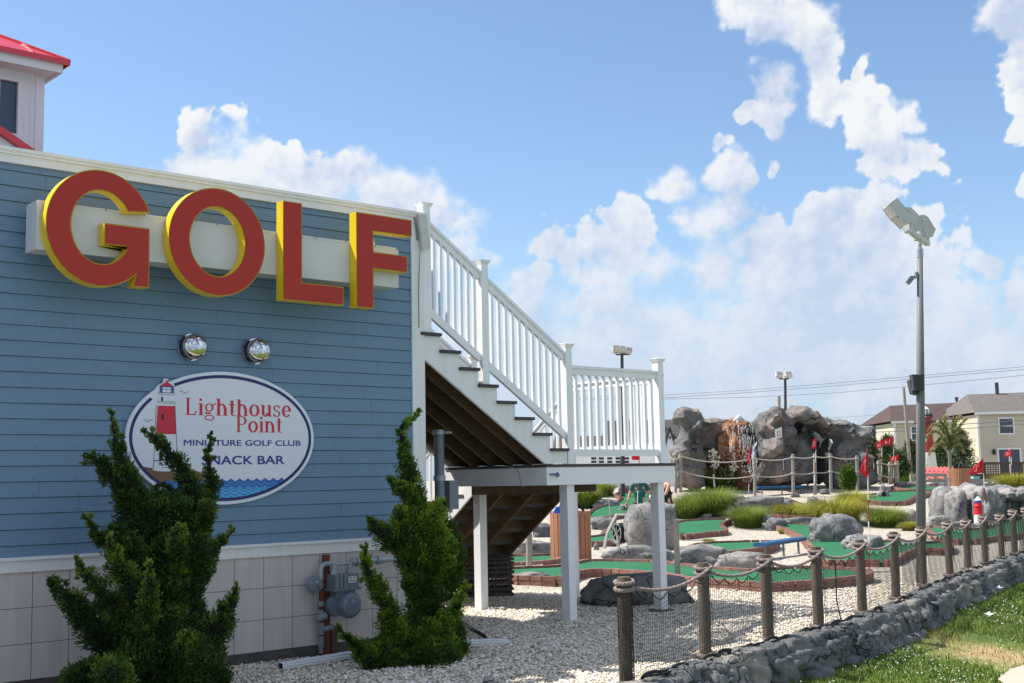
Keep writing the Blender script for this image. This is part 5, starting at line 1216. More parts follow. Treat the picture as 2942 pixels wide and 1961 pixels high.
clump('yellow grass at the right edge behind the rock bank', 2885, 2975, 1368, 1405, 'grassY', 1300, .9, seed=13, z=44)
clump('small green weeds on the path beside the brick edge', 2022, 2052, 1552, 1562, 'grassA', 160, .9, seed=14)
clump('green weeds by the brick corner under the near blue bench', 2240, 2268, 1520, 1535, 'grassY', 160, .9, seed=15)
yc_ = thing('yucca', 'yucca clump with striped leaves and cream flower spikes in front of the waterfall', 'yucca', tuple(gt(2072, 1412, 0)))
p = gt(2072, 1410, 0); d = p.x * RW[0, 2] + p.y * RW[1, 2]; k = d / FPX
V, F, A = blades(p + FH * .4, 520, 62 * k, 72 * k, .95, .055, seed=21); fan(V, F, 'leaves', M['grassS'], yc_, A)
for (bx, by, tx_, ty, nf) in ((2055, 1385, 2048, 1290, 75), (2105, 1370, 2108, 1328, 30)):
    a = atd(bx, by, d); b_ = atd(tx_, ty, d); s = MB(); s.tube([a, b_], .022, 6); sk = obj('flower_stalk', s, M['palerope'], yc_)
    s = MB()
    for i in range(nf):
        t = rw.uniform(.42, 1.0); q = a.lerp(b_, t); wd_ = .26 * math.sin(math.pi * min(1, (1.06 - t) * 1.4)) * (1 if nf > 50 else .6); q = q + Vector((rw.uniform(-1, 1) * wd_, rw.uniform(-1, 1) * wd_, rw.gauss(0, .02))); blob(s, tuple(q), (.035, .035, .045), i, 1, .3)
    obj('flower', s, M['flower'], sk)
s = MB(); q0 = atd(2050, 1362, d - .4); s.tube([q0, atd(2053, 1398, d - .4)], .035, 6); tag(obj('marker_post', s, M['white2']), 'short white marker post in front of the yucca', 'post')
def leafball(c, r, n, size, seed, shell=.5, flat=1.0):
    g_ = np.random.default_rng(seed); u = g_.normal(size=(n, 3)); u /= np.linalg.norm(u, axis=1)[:, None]
    rad = (shell + (1 - shell) * g_.random(n)) * (1 + .18 * np.sin(u[:, 0] * 5 + seed) * np.cos(u[:, 2] * 6 + seed))
    P = np.array(c) + u * rad[:, None] * np.array(r); dr = u * .6 + g_.normal(size=(n, 3)) * .55 + np.array([0, 0, .3]); return P, dr, u
def sprigs(P, dr, ln, wd, seed, v):
    g_ = np.random.default_rng(seed + 99); n = len(P); dr = dr / (np.linalg.norm(dr, axis=1)[:, None] + 1e-9); l_ = ln * g_.uniform(.6, 1.3, n)[:, None]
    sd = np.cross(dr, g_.normal(size=(n, 3))); sd /= np.linalg.norm(sd, axis=1)[:, None] + 1e-9; w_ = wd * g_.uniform(.7, 1.3, n)[:, None]
    b = P - dr * l_ * .3; V = np.stack([b - sd * w_ * .5, b + dr * l_ * .55 + sd * w_ * .55, b + dr * l_, b + dr * l_ * .5 - sd * w_ * .6], 1).reshape(-1, 3)
    F = np.arange(n * 4).reshape(-1, 4); A = np.stack([v - .12, v + .05, v + .18, v], 1).reshape(-1); return V, F, np.clip(A, 0, 1)
# the two Hollywood junipers
def juniper(label, spikes, yplane, seed, mat, base, dens=1.0):
    t = thing('juniper', label, 'juniper', tuple(base), 'twisted junipers against the wall'); g_ = np.random.default_rng(seed); PP = []; DD = []; VV = []; core = MB(); br = MB()
    for si, sp in enumerate(spikes):
        pts, rad, dy, lit_tone = sp; C = []; Rr = []  # last value is a tone offset: sunlit spikes are coloured lighter
        for j, ((zx, zy), rpx) in enumerate(zip(pts, rad)):
            q = ony(zx / 1.681, 1100 + zy / 1.681, yplane + dy * (.4 + .6 * j / max(1, len(pts) - 1))); C.append(np.array(q)); kk = (q - Vector((0, 0, EYE))).length / FPX / 1.681; Rr.append(max(.010, rpx * kk * (.93 if rpx > 125 else .74)))
        if len(C) == 1: C = [C[0] - [0, 0, .02], C[0] + [0, 0, Rr[0] * .4]]; Rr = [Rr[0]] * 2
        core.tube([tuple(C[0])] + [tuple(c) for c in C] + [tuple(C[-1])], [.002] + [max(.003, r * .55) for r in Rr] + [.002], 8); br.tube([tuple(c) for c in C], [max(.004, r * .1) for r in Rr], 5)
        for ce, re_ in ((C[0], Rr[0]), (C[-1], Rr[-1])):
            if re_ > .05:
                n = int(dens * 4 * math.pi * re_ * re_ * 7000); u_ = g_.normal(size=(n, 3)); u_ /= np.linalg.norm(u_, axis=1)[:, None]
                f = .5 * np.sin(u_[:, 0] * 6 + si) + .5 * np.sin(u_[:, 2] * 7 + u_[:, 1] * 5); PP.append(ce + u_ * (re_ * (.78 + .16 * f + .2 * g_.random(n)))[:, None]); DD.append(u_ + np.array([0, 0, .4]) + g_.normal(size=(n, 3)) * .38); VV.append(np.clip(.32 + .22 * f + lit_tone + .18 * (u_[:, 2] > .3) + g_.normal(size=n) * .1, 0, 1))
        for j in range(len(C) - 1):
            a, b = C[j], C[j + 1]; L_ = np.linalg.norm(b - a); ax_ = (b - a) / L_; rm = (Rr[j] + Rr[j + 1]) / 2
            nc = int((2 * math.pi * rm * L_) * 260) + max(3, int(L_ / .03)); m_ = int(34 * dens)
            tt = g_.random(nc); th = g_.uniform(0, 2 * math.pi, nc); r0 = Rr[j] + (Rr[j + 1] - Rr[j]) * tt
            e1 = np.cross(ax_, [0, 0, 1.0]); e1 = e1 / np.linalg.norm(e1) if np.linalg.norm(e1) > .05 else np.array([1.0, 0, 0]); e2 = np.cross(ax_, e1)
            nrm = np.cos(th)[:, None] * e1 + np.sin(th)[:, None] * e2; cc = a + (b - a) * tt[:, None]
            rc = np.minimum(.062, .42 * r0 + .008) * g_.uniform(.7, 1.35, nc)
            # little tufts seated on a lumpy envelope; a few reach out past it
            lump = .5 * np.sin(cc[:, 2] * 23 + th * 2 + si) + .5 * np.sin(cc[:, 0] * 19 + th * 3 + cc[:, 2] * 11)
            rr_ = (r0 * (.80 + .20 * lump) + np.where(g_.random(nc) < .12, .03, 0)) * g_.uniform(.82, 1.06, nc)
            ctr = cc + nrm * rr_[:, None]; cv = .30 + .20 * lump + lit_tone + g_.normal(size=nc) * .13 + .12 * (nrm[:, 2] > .1)
            u_ = g_.normal(size=(nc, m_, 3)); u_ /= np.linalg.norm(u_, axis=2)[:, :, None]; og = nrm * .7 + ax_ * .55 + np.array([0, 0, .35])
            dpos = u_ * g_.random((nc, m_, 1)) ** .4; out_ = (dpos * og[:, None, :]).sum(2)
            PP.append((ctr[:, None, :] + dpos * rc[:, None, None] + og[:, None, :] * rc[:, None, None] * .35 * np.clip(out_, 0, 1)[:, :, None]).reshape(-1, 3))
            DD.append((dpos * .7 + og[:, None, :] * .8 + g_.normal(size=(nc, m_, 3)) * .22).reshape(-1, 3))
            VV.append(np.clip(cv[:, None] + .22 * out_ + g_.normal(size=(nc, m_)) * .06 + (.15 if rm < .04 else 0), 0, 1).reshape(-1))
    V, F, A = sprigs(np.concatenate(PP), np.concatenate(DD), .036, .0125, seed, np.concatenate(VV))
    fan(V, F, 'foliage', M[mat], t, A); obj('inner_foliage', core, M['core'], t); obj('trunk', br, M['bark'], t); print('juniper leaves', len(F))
J1 = [([(700, 620), (640, 500), (590, 380), (560, 280), (545, 200), (535, 130)], [75, 56, 42, 28, 12, 3], -.15, .04),
      ([(700, 640), (600, 540), (520, 430), (460, 375), (415, 340)], [70, 58, 48, 36, 16], .0, 0),
      ([(940, 600), (920, 500), (865, 400), (800, 320), (745, 262), (690, 222)], [62, 52, 46, 36, 22, 3], -.1, .02),
      ([(930, 640), (1000, 570), (1030, 500), (1012, 420), (1005, 345), (1018, 245)], [85, 60, 38, 28, 12, 2], .05, .02),
      ([(600, 1320), (470, 1190), (375, 1090), (300, 1010), (250, 950)], [120, 95, 60, 42, 22], -.3, -.06),
      ([(580, 1150), (510, 1030), (435, 940), (385, 880), (362, 845)], [85, 55, 32, 18, 4], -.35, .16),
      ([(660, 900), (560, 800), (480, 740), (430, 670), (400, 630)], [110, 60, 38, 10, 3], -.1, 0),
      ([(720, 1120), (650, 1010), (585, 900), (540, 820), (525, 740)], [105, 75, 58, 40, 6], -.5, .18),
      ([(880, 960), (980, 850), (1050, 790), (1100, 740), (1135, 702)], [110, 70, 34, 18, 5], -.2, .10),
      ([(920, 1420), (1020, 1270), (1080, 1130), (1120, 1040), (1148, 972)], [125, 95, 52, 30, 6], -.45, .10),
      ([(850, 950), (855, 850), (850, 760), (855, 685)], [75, 48, 42, 14], -.6, .16),
      ([(670, 1320), (705, 1160), (715, 1050), (725, 960), (722, 865)], [90, 55, 48, 26, 3], -.7, .20),
      ([(820, 1420), (850, 1330), (880, 1260), (915, 1195)], [65, 48, 36, 8], -.8, .24),
      ([(760, 1560), (760, 1440)], [340, 300], -.2, -.10), ([(760, 1400), (770, 1250)], [290, 230], -.15, -.10), ([(800, 1250), (800, 1050)], [230, 175], -.1, -.1), ([(800, 1050), (840, 850)], [150, 185], -.1, -.08),
      ([(840, 850), (810, 650)], [175, 130], -.05, -.08), ([(810, 620), (790, 530)], [110, 60], .1, -.1), ([(420, 1500), (400, 1420)], [150, 90], -.2, 0), ([(980, 1460), (960, 1380)], [140, 90], -.4, .05),
      ([(530, 1480), (540, 1400)], [120, 80], -.7, .2), ([(960, 700), (1000, 600)], [75, 50], -.3, .12), ([(560, 720), (620, 800)], [55, 90], -.1, -.08), ([(640, 560), (640, 720)], [85, 90], 0, -.05)]
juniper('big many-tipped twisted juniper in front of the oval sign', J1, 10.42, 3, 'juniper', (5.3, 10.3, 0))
J2 = [([(2040, 1380), (2010, 1270)], [190, 165], 0, -.12), ([(2010, 1290), (2060, 1180), (2070, 1060), (2040, 960)], [165, 135, 120, 125], 0, -.10), ([(2040, 960), (2010, 860), (1990, 760), (2020, 640)], [120, 115, 110, 95], 0, -.04),
      ([(2150, 1000), (2190, 880), (2150, 760), (2090, 640)], [70, 85, 85, 80], .1, .0), ([(2020, 640), (2000, 520), (1970, 430), (1960, 360)], [80, 55, 46, 34], .1, -.05), ([(1960, 360), (1945, 290), (1935, 215), (1980, 180), (2030, 130)], [34, 30, 22, 15, 3], .1, .08),
      ([(1990, 560), (1920, 495), (1872, 457)], [55, 36, 8], .1, .05), ([(1980, 790), (1880, 745), (1815, 710), (1785, 650)], [90, 62, 46, 12], 0, .05), ([(2060, 660), (2125, 610), (2150, 575)], [60, 50, 20], -.35, .36), ([(2100, 700), (2140, 760), (2170, 860)], [50, 55, 40], -.4, .26),
      ([(1900, 1200), (1870, 1090), (1830, 990), (1780, 920), (1765, 850), (1765, 765)], [85, 60, 50, 36, 22, 4], -.3, .14), ([(1820, 1350), (1730, 1280), (1680, 1230), (1628, 1168)], [80, 36, 20, 3], -.2, .02),
      ([(2110, 1270), (2175, 1130), (2220, 1060), (2252, 958)], [85, 48, 28, 4], -.4, .30), ([(1860, 1360), (1850, 1280)], [120, 80], -.1, 0), ([(2170, 1360), (2180, 1200)], [110, 85], -.1, -.04), ([(2050, 1400), (2050, 1360)], [200, 170], -.2, -.12),
      ([(2060, 880), (2150, 800)], [100, 80], -.3, .08), ([(1960, 700), (1930, 620)], [70, 40], 0, .1)]
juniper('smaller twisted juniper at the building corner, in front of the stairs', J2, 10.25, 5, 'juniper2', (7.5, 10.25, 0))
def bush(label, x0, x1, yt, yb, z, seed, mat='bush', n=5000, sz=.09, name='bush', cat='bush', grp=None, group_parts=3):
    p = atd((x0 + x1) / 2, yb, z); k = z / FPX; r = ((x1 - x0) * k / 2, (x1 - x0) * k / 2 * .8, (yb - yt) * k / 2)
    Ps, Ds = [], []
    g_ = np.random.default_rng(seed)
    for i in range(group_parts + 1):
        f = 1 if i == 0 else .6; o = np.array([0, 0, 0]) if i == 0 else g_.uniform(-.45, .45, 3) * np.array(r)
        P, D_, u = leafball(np.array((p.x, p.y, p.z + r[2] * .95)) + o, np.array(r) * f, n // (group_parts + 1), sz, seed + i); Ps.append(P); Ds.append(D_)
    P = np.concatenate(Ps); D_ = np.concatenate(Ds); V, F, A = sprigs(P, D_, sz, sz * .35, seed, np.clip(.45 + .3 * g_.normal(size=len(P)) * .6, 0, 1))
    return tag(fan(V, F, name, M[mat], attr=A), label, cat, grp)
bush('upright bright green feathery bush at the right foot of the mountain', 2410, 2466, 1332, 1412, 45.5, 3, n=9000, sz=.10)
bush('low clipped hedge beneath the leaning pole', 2575, 2650, 1370, 1392, 55, 4, n=5000, sz=.12, name='hedge', cat='hedge')
def pine(label, x, yt, yb, wpx, z, seed, n=5200):
    p = atd(x, yb, z); tp = atd(x, yt, z); k = z / FPX; H = tp.z - p.z; t = thing('pine_tree', label, 'pine', tuple(p), 'dark pines in front of the townhouses')
    s = MB(); s.tube([p - Vector((0, 0, 1)), tp], [.12, .02], 7); g_ = np.random.default_rng(seed); PP, DD = [], []
    nb = 34
    for i in range(nb):
        f = (i + .5) / nb; a = i * 2.4 + g_.uniform(-.3, .3); L_ = wpx * k / 2 * (1 - f) ** .75 * g_.uniform(.75, 1.15) + .12; b = p + Vector((0, 0, H * f * .96)); e = b + Vector((math.cos(a) * L_, math.sin(a) * L_, L_ * g_.uniform(.15, .6)))
        s.tube([b, e], [.03, .01], 4); m_ = n // nb; tt = g_.uniform(.1, 1.1, m_); c = np.array(b)[None] + (np.array(e) - np.array(b))[None] * tt[:, None] + g_.normal(size=(m_, 3)) * (.07 + .10 * L_)
        PP.append(c); DD.append(g_.normal(size=(m_, 3)) * .6 + np.array([math.cos(a) * .5, math.sin(a) * .5, .7]))
    obj('trunk', s, M['bark'], t); P = np.concatenate(PP); V, F, A = sprigs(P, np.concatenate(DD), .20, .035, seed, np.clip(.42 + .25 * g_.normal(size=len(P)), 0, 1)); fan(V, F, 'crown', M['pine'], t, A)
pine('pine right beside the rock mountain, behind the red flags', 2508, 1258, 1395, 44, 62, 1)
pine('pine between the two linked red flags and the leaning pole', 2556, 1252, 1395, 52, 64, 2)
pine('bushy pine filling the gap left of the leaning pole', 2584, 1300, 1395, 66, 60, 3)
pine('tall thin pine just left of the red and white lighthouse', 2622, 1268, 1395, 58, 66, 4)
pine('pine right of the lighthouse tower', 2700, 1272, 1375, 74, 76, 5)
pine('conical pine behind the palm tree', 2768, 1236, 1375, 82, 78, 6, 7000)
pine('low pine behind the palm trunk', 2736, 1310, 1375, 60, 74, 7)
# palm
pp = gt(2731, 1395, 0); D = 50.0; pp = atd(2731, 1397, D); pt = atd(2728, 1290, D)
t = thing('palm_tree', 'small windblown palm tree with tattered brown-tipped fronds', 'palm', tuple(pp)); s = MB()
s.tube([pp - Vector((0, 0, .5)), pp, pp.lerp(pt, .15), pp.lerp(pt, .5), pt], [.13, .125, .085, .065, .075], 10); obj('trunk', s, M['palmtrunk'], t)
g_ = np.random.default_rng(8); V_, F_, A_ = [], [], []; off_ = 0; rib = MB()
ends = [((2688, 1200), (2660, 1262)), ((2700, 1182), (2668, 1232)), ((2716, 1215), (2714, 1192)), ((2738, 1205), (2760, 1194)), ((2748, 1222), (2774, 1204)), ((2722, 1222), (2700, 1206)), ((2698, 1250), (2668, 1302)), ((2752, 1232), (2776, 1258)), ((2756, 1252), (2768, 1294)), ((2706, 1232), (2686, 1280)), ((2735, 1220), (2742, 1200))]
for i, ((mx0, my0), (ex_, ey_)) in enumerate(ends):
    dd_ = D + g_.uniform(-.7, .7); e = atd(ex_, ey_, dd_); mid = atd(mx0, my0, (D + dd_) / 2); pts = [np.array((1 - u) ** 2 * pt + 2 * u * (1 - u) * mid + u * u * e) for u in np.linspace(0, 1, 12)]
    rib.tube([tuple(q) for q in pts], [.02 * (1 - j / 13) + .004 for j in range(12)], 4)
    P, D_, W = [], [], []
    for j in range(1, 12):
        tg = pts[j] - pts[j - 1]; tg /= np.linalg.norm(tg)
        for m_ in range(11):
            sdv = g_.normal(size=3); sdv -= sdv @ tg * tg; sdv /= np.linalg.norm(sdv); P.append(pts[j - 1] + (pts[j] - pts[j - 1]) * g_.random()); D_.append(sdv * .6 + tg * .9 + np.array([0, 0, -.5])); W.append(.25 + .03 * j + (.35 if (j > 8 or ex_ > 2765 or ex_ < 2675) else 0) * g_.random())
    V, F, A = sprigs(np.array(P), np.array(D_), .24, .045, 40 + i, np.array(W)); V_.append(V); F_.append(F + off_); off_ += len(V); A_.append(A)
fan(np.concatenate(V_), np.concatenate(F_), 'crown', M['palm'], t, np.concatenate(A_)); obj('frond_rib', rib, M['palmtrunk'], t)

# ---------------------------------------------------------------- golf flags
def flag(label, top, base, d, TP, BP, OT, OB, text='', mat='redcloth', tmat='whitecloth', zb=None):
    a = atd(*top, d); b = atd(*base, d); b.z = min(b.z, zb) if zb is not None else b.z
    t = thing('golf_flag', label, 'golf flag', tuple(b), 'numbered flags of the golf holes')
    s = MB(); n = 6; cut = [0, .22, .42, .60, .78, 1.0]
    for i in range(5): (s).tube([a.lerp(b, cut[i]), a.lerp(b, cut[i + 1])], .011, 6, mi=i % 2)
    obj('pole', s, [M['lhred'], M['whitecloth']], t)
    tp, bp_, ot, ob = [atd(*q, d) for q in (TP, BP, OT, OB)]
    w = (tp - ot).length
    def P(u, v, lift=0):   # u 0 at the pole .. 1 outside; v 0 bottom .. 1 top
        q = (bp_.lerp(ob, u)).lerp(tp.lerp(ot, u), v); return q + FH * (.05 * math.sin(u * 6.2 + v * 2) * w - lift) + Vector((0, 0, -.03 * w * math.sin(math.pi * u)))
    s = MB(); N_ = 10; vs = [P(i / N_, j / 5) for i in range(N_ + 1) for j in range(6)]; s.add(vs, [(i * 6 + j, i * 6 + j + 1, (i + 1) * 6 + j + 1, (i + 1) * 6 + j) for i in range(N_) for j in range(5)])
    cl_ = obj('cloth', s, M[mat], t, smooth=True)
    if text: # the figures show mirrored: the flags are seen from behind
        wid = .22 if len(text) == 1 else .46
        sans(text, 0, 1, 0, 1, 0, M[tmat], cl_, .03, conv=lambda a_, b_: P((.55 - wid / 2) + wid * a_ + .0, .22 + .52 * b_, .012), name='number')
flag('red flag 7 hanging limp from the nearest pole, left of the tall light pole', (2492, 1289), (2498, 1634), 23.2, (2493, 1292), (2496, 1378), (2483, 1318), (2469, 1353), '7', zb=.0)
flag('red flag 6 hanging folded in front of the waterfall', (2158, 1278), (2148, 1465), 42.5, (2158, 1280), (2155, 1338), (2151, 1298), (2145, 1325), '6')
flag('white flag 12 with dark red figures in front of the mountain', (2247, 1224), (2252, 1386), 49.0, (2247, 1225), (2249, 1256), (2225, 1233), (2228, 1259), '12', 'whitecloth', 'lhred')
flag('red flag 11 before the dark cave of the mountain', (2346, 1253), (2338, 1430), 44.3, (2347, 1254), (2344, 1288), (2336, 1262), (2331, 1287), '11')
flag('red flag 14 streaming wide, overlapping the end of another flag', (2567, 1249), (2568, 1404), 51.5, (2567, 1251), (2565, 1277), (2535, 1264), (2535, 1279), '14')
flag('tilted red flag 16 touching flag 14 on its left', (2534, 1259), (2533, 1387), 56, (2535, 1261), (2534, 1283), (2513, 1273), (2520, 1289), '16')
flag('small red flag 8 half hidden behind flag 7', (2512, 1310), (2508, 1392), 58, (2512, 1313), (2509, 1332), (2497, 1315), (2496, 1329), '8')
flag('small red flag 10 in front of the leaning pole', (2581, 1303), (2574, 1393), 57, (2582, 1305), (2580, 1326), (2557, 1312), (2557, 1325), '10')
flag('red flag 2 blowing in front of the far wooden bin', (2824, 1314), (2831, 1492), 36, (2824, 1316), (2823, 1358), (2803, 1335), (2779, 1362), '2', zb=.1)
flag('small red flag 13 in front of the patio door', (2907, 1287), (2903, 1402), 60, (2907, 1289), (2905, 1310), (2888, 1296), (2884, 1311), '13')
flag('plain red flag above the man in teal, under the landing rail', (1838, 1288), (1829, 1490), 35, (1838, 1289), (1836, 1321), (1816, 1291), (1815, 1320))

# ---------------------------------------------------------------- light poles, utility poles, cables
def outline(mb, pts, d, depth, mi=0):
    f = [atd(x, y, d) for x, y in pts]; n = len(f); bk = [p + FH * depth for p in f]
    tri = tessellate_polygon([[Vector((x, -y, 0)) for x, y in pts]]); mb.add(f + bk, [tuple(t) for t in tri] + [tuple(i + n for i in reversed(t)) for t in tri] + [(i, (i + 1) % n, (i + 1) % n + n, i + n) for i in range(n)], mi)
D = 19.95
lp = thing('light_pole', 'tall grey steel light pole with white floodlights by the rope fence', 'light pole', (18.29, 10.78, 0))
b = Vector((18.29, 10.80, -.1)); a = atd(2643, 722, D)
s = MB(); s.tube([b, b.lerp(a, .5), a], [.078, .070, .043], 20); obj('pole', s, M['polegrey'], lp, smooth=True)
s = MB(); a2 = atd(2643, 714, D); a1 = atd(2643.5, 738, D); s.tube([a1, a2], .052, 16); s.tube([a2, atd(2642, 690, D)], .032, 12); obj('collar', s, M['gaslight'], lp)
s = MB(); c0 = atd(2619, 668, D - .25); c1 = atd(2666, 700, D + .25); s.bar(c0, c1, .07, .07); s.tube([c0.lerp(c1, .5) - Vector((0, 0, .1)), c0.lerp(c1, .5)], .035, 10)
for q in (c0, c0.lerp(c1, .5), c1): s.tube([q, q + Vector((0, 0, .16))], .03, 8)
obj('crossarm', s, M['fixture'], lp)
for (lbl, pts, dd, th) in (('upper floodlight seen edge on', [(2555, 586), (2577, 570), (2600, 596), (2626, 626), (2606, 643), (2575, 617)], D - .3, .34), ('middle floodlight', [(2603, 596), (2618, 598), (2634, 614), (2655, 642), (2648, 658), (2622, 654), (2608, 620)], D + .05, .38), ('lower floodlight facing right', [(2634, 620), (2655, 618), (2666, 624), (2687, 658), (2678, 679), (2650, 676), (2646, 650)], D + .3, .40)):
    s = MB(); outline(s, pts, dd, th); o = obj('floodlight', s, M['fixture'], lp); part_label(o, lbl)
    md = o.modifiers.new('bevel', 'BEVEL'); md.width = .012; md.segments = 2
    s = MB(); cxm = sum(p[0] for p in pts) / len(pts); cym = sum(p[1] for p in pts) / len(pts); outline(s, [(cxm - 14 + 2, cym + 12), (cxm - 16, cym + 8), (cxm - 8, cym + 18)], dd - .004, .05); obj('hinge', s, M['gasgrey'], o)
s = MB(); outline(s, [(2636, 1076), (2655, 1075), (2656, 1121), (2640, 1121), (2635, 1115)], D - .17, .20); outline(s, [(2614, 1092), (2621, 1088), (2636, 1128), (2636, 1134), (2622, 1130)], D - .1, .16); outline(s, [(2621, 1075), (2637, 1075), (2637, 1121), (2627, 1120)], D - .22, .16); tag(obj('speaker', s, M['darkgrey']), 'pair of dark weatherproof speakers strapped to the tall light pole', 'speaker')
s = MB(); outline(s, [(2606, 806), (2616, 792), (2627, 792), (2628, 800), (2614, 816)], D - .05, .09); s.bar(atd(2625, 797, D), atd(2640, 784, D), .02, .03); outline(s, [(2632, 780), (2638, 780), (2638, 797), (2632, 797)], D - .06, .1); tag(obj('security_camera', s, M['gasgrey']), 'small grey security camera bracketed near the top of the light pole', 'camera')
def lights(label, x, ytop, ybot, d, heads, col='darkgrey', sz=1.0):
    k = d / FPX; b = atd(x, ybot, d); a = atd(x, ytop, d); t = thing('light_pole', label, 'light pole', (b.x, b.y, b.z))
    s = MB(); s.tube([b - Vector((0, 0, 1.0)), a], [.10, .06], 12); obj('pole', s, M[col], t)
    s = MB(); s.bar(a + RH * (heads[0][0] * k), a + RH * (heads[-1][0] * k), .05, .05)
    for hx, hy, w, h, tilt in heads: s.tube([a + RH * (hx * k), a + RH * (hx * k) + Vector((0, 0, .25))], .025, 6)
    obj('crossarm', s, M[col], t)
    for hx, hy, w, h, tilt in heads:
        c = a + RH * (hx * k) + Vector((0, 0, -hy * k)); mtx = Matrix.Rotation(math.atan2(RH.y, RH.x), 3, 'Z') @ Matrix.Rotation(tilt, 3, 'Y') @ Matrix.Rotation(R_(-38), 3, 'X')
        s = MB(); s.box(c, (w * k, .22, h * k), mtx); o = obj('floodlight', s, M['fixture'], t); s = MB(); s.box(c + mtx @ Vector((0, -.112, 0)), (w * k * .82, .012, h * k * .8), mtx); obj('lens', s, M['lens'], o)
lights('distant pole with three floodlights rising above the landing rail', 1787, 1018, 1400, 47.5, [(-17, -16, 21, 17, -.05), (1, -14, 20, 17, .05), (19, -10, 19, 16, .3)])
lights('distant pole with two floodlights above the middle of the mountain', 2256, 1088, 1400, 60, [(-17, -12, 20, 16, .1), (10, -12, 20, 16, -.1)])
def upole(label, x0, y0, x1, y1, d, r0, r1, mat='greypost', name='utility_pole', cat='utility pole'):
    s = MB(); a = atd(x0, y0, d); b = atd(x1, y1, d); s.tube([a, b - (a - b).normalized() * .6], [r1, r0], 10); return tag(obj(name, s, M[mat]), label, cat)
upole('thick leaning bare grey pole left of the lighthouse tower', 2596, 1112, 2617, 1372, 62, .10, .07); bpy.data.objects['utility_pole'].scale = (1, 1, 1)
upole('short grey pole top just behind the crest of the mountain', 2238, 1136, 2240, 1330, 64, .08, .08)
upole('thin dark utility pole right of the mountain', 2511, 1223, 2512, 1400, 100, .16, .14, 'darkgrey')
upole('slim pole standing behind the balusters of the landing', 1800, 1180, 1802, 1400, 90, .12, .1, 'darkgrey')
def cable(label, pts, d0, d1, r=.012):
    P = [atd(x, y, d0 + (d1 - d0) * i / (len(pts) - 1)) for i, (x, y) in enumerate(pts)]; s = MB(); s.tube(P, r, 4); tag(obj('power_line', s, M['cable']), label, 'power line', 'overhead power lines')
cable('uppermost power line crossing the sky at the right', [(1600, 1142), (1900, 1135), (2150, 1120), (2400, 1100), (2650, 1078), (3000, 1048)], 90, 80)
cable('second power line just below the uppermost one', [(1600, 1147), (1900, 1143), (2150, 1127), (2400, 1108), (2650, 1085), (3000, 1056)], 90, 80)
cable('third power line, passing the head of the leaning pole', [(1600, 1149), (1900, 1146), (2150, 1141), (2400, 1128), (2650, 1106), (3000, 1072)], 91, 80)
cable('faint power line over the right end of the mountain', [(2380, 1201), (2480, 1194), (2600, 1186)], 100, 98, .010)
cable('power line passing in front of the upper house windows', [(2511, 1230), (2640, 1224), (2800, 1216), (3000, 1202)], 99, 85, .025)
cable('lower power line passing in front of the house windows', [(2511, 1241), (2640, 1236), (2800, 1229), (3000, 1214)], 99, 85, .025)
cable('thin power line dropping from the dark utility pole', [(2513, 1240), (2530, 1250), (2560, 1268)], 99, 96, .015)

# ---------------------------------------------------------------- houses
def frame(x, d):
    o = atd(x, 1350, d); o.z = 0; return o
class House:
    def __init__(s, label, x0, d, name='townhouse', cat='house', grp=None, yaw=0.0):
        s.o = frame(x0, d); s.t = thing(name, label, cat, (s.o.x, s.o.y, 1.0), grp); s.d = d; c, si = math.cos(yaw), math.sin(yaw)
        s.r = Vector((RH.x * c - RH.y * si, RH.x * si + RH.y * c, 0)); s.f = Vector((FH.x * c - FH.y * si, FH.x * si + FH.y * c, 0))
    def U(s, x): return (atd(x, 1300, s.d) - s.o).dot(s.r)          # photo column -> distance along the front
    def Z(s, y, x=None): return atd(x if x else 2700, y, s.d).z
    def P(s, u, v, z): q = s.o + s.r * u + s.f * v; return Vector((q.x, q.y, z))
    def box(s, mb, u0, u1, v0, v1, z0, z1, mi=0):
        vs = [s.P(u, v, z) for z in (z0, z1) for u, v in ((u0, v0), (u1, v0), (u1, v1), (u0, v1))]; mb.add(vs, [(0, 3, 2, 1), (4, 5, 6, 7), (0, 1, 5, 4), (1, 2, 6, 5), (2, 3, 7, 6), (3, 0, 4, 7)], mi)
    def window(s, x0, x1, y0, y1, xr=None, bars=1, v=0.0, w=.10):
        u0, u1 = s.U(x0), s.U(x1); z0, z1 = s.Z(y1, x0), s.Z(y0, x0); b = MB()
        s.box(b, u0 - w, u0, v - .07, v, z0 - w, z1 + w); s.box(b, u1, u1 + w, v - .07, v, z0 - w, z1 + w); s.box(b, u0, u1, v - .068, v, z1, z1 + w); s.box(b, u0, u1, v - .09, v, z0 - w, z0)
        for k in range(bars): zz = z0 + (z1 - z0) * (k + 1) / (bars + 1); s.box(b, u0, u1, v - .045, v - .01, zz - .03, zz + .03)
        wo_ = obj('window', b, M['white2'], s.t); b = MB(); s.box(b, u0, u1, v - .02, v + .0, z0, z1); obj('pane', b, M['glass'], wo_)
GZ = .6
h = House('far cream townhouse with brown shingle roof behind the lighthouse tower', 2574, 104, grp='cream townhouses across the street')
ua, ub = h.U(2574), h.U(2818); ze = h.Z(1214, 2574); zr_ = h.Z(1157, 2650); b = MB(); h.box(b, ua, ub, 0, 9, GZ, ze)
for k in range(46): zz = GZ + .5 + k * .16
h_w = obj('wall', b, M['cream'], h.t)
b = MB(); h.box(b, ua - .3, ub + .1, -.32, -.26, ze - .02, ze + .16); h.box(b, ua - .02, ua + .14, -.03, 0, GZ, ze); obj('trim', b, M['white2'], h.t)
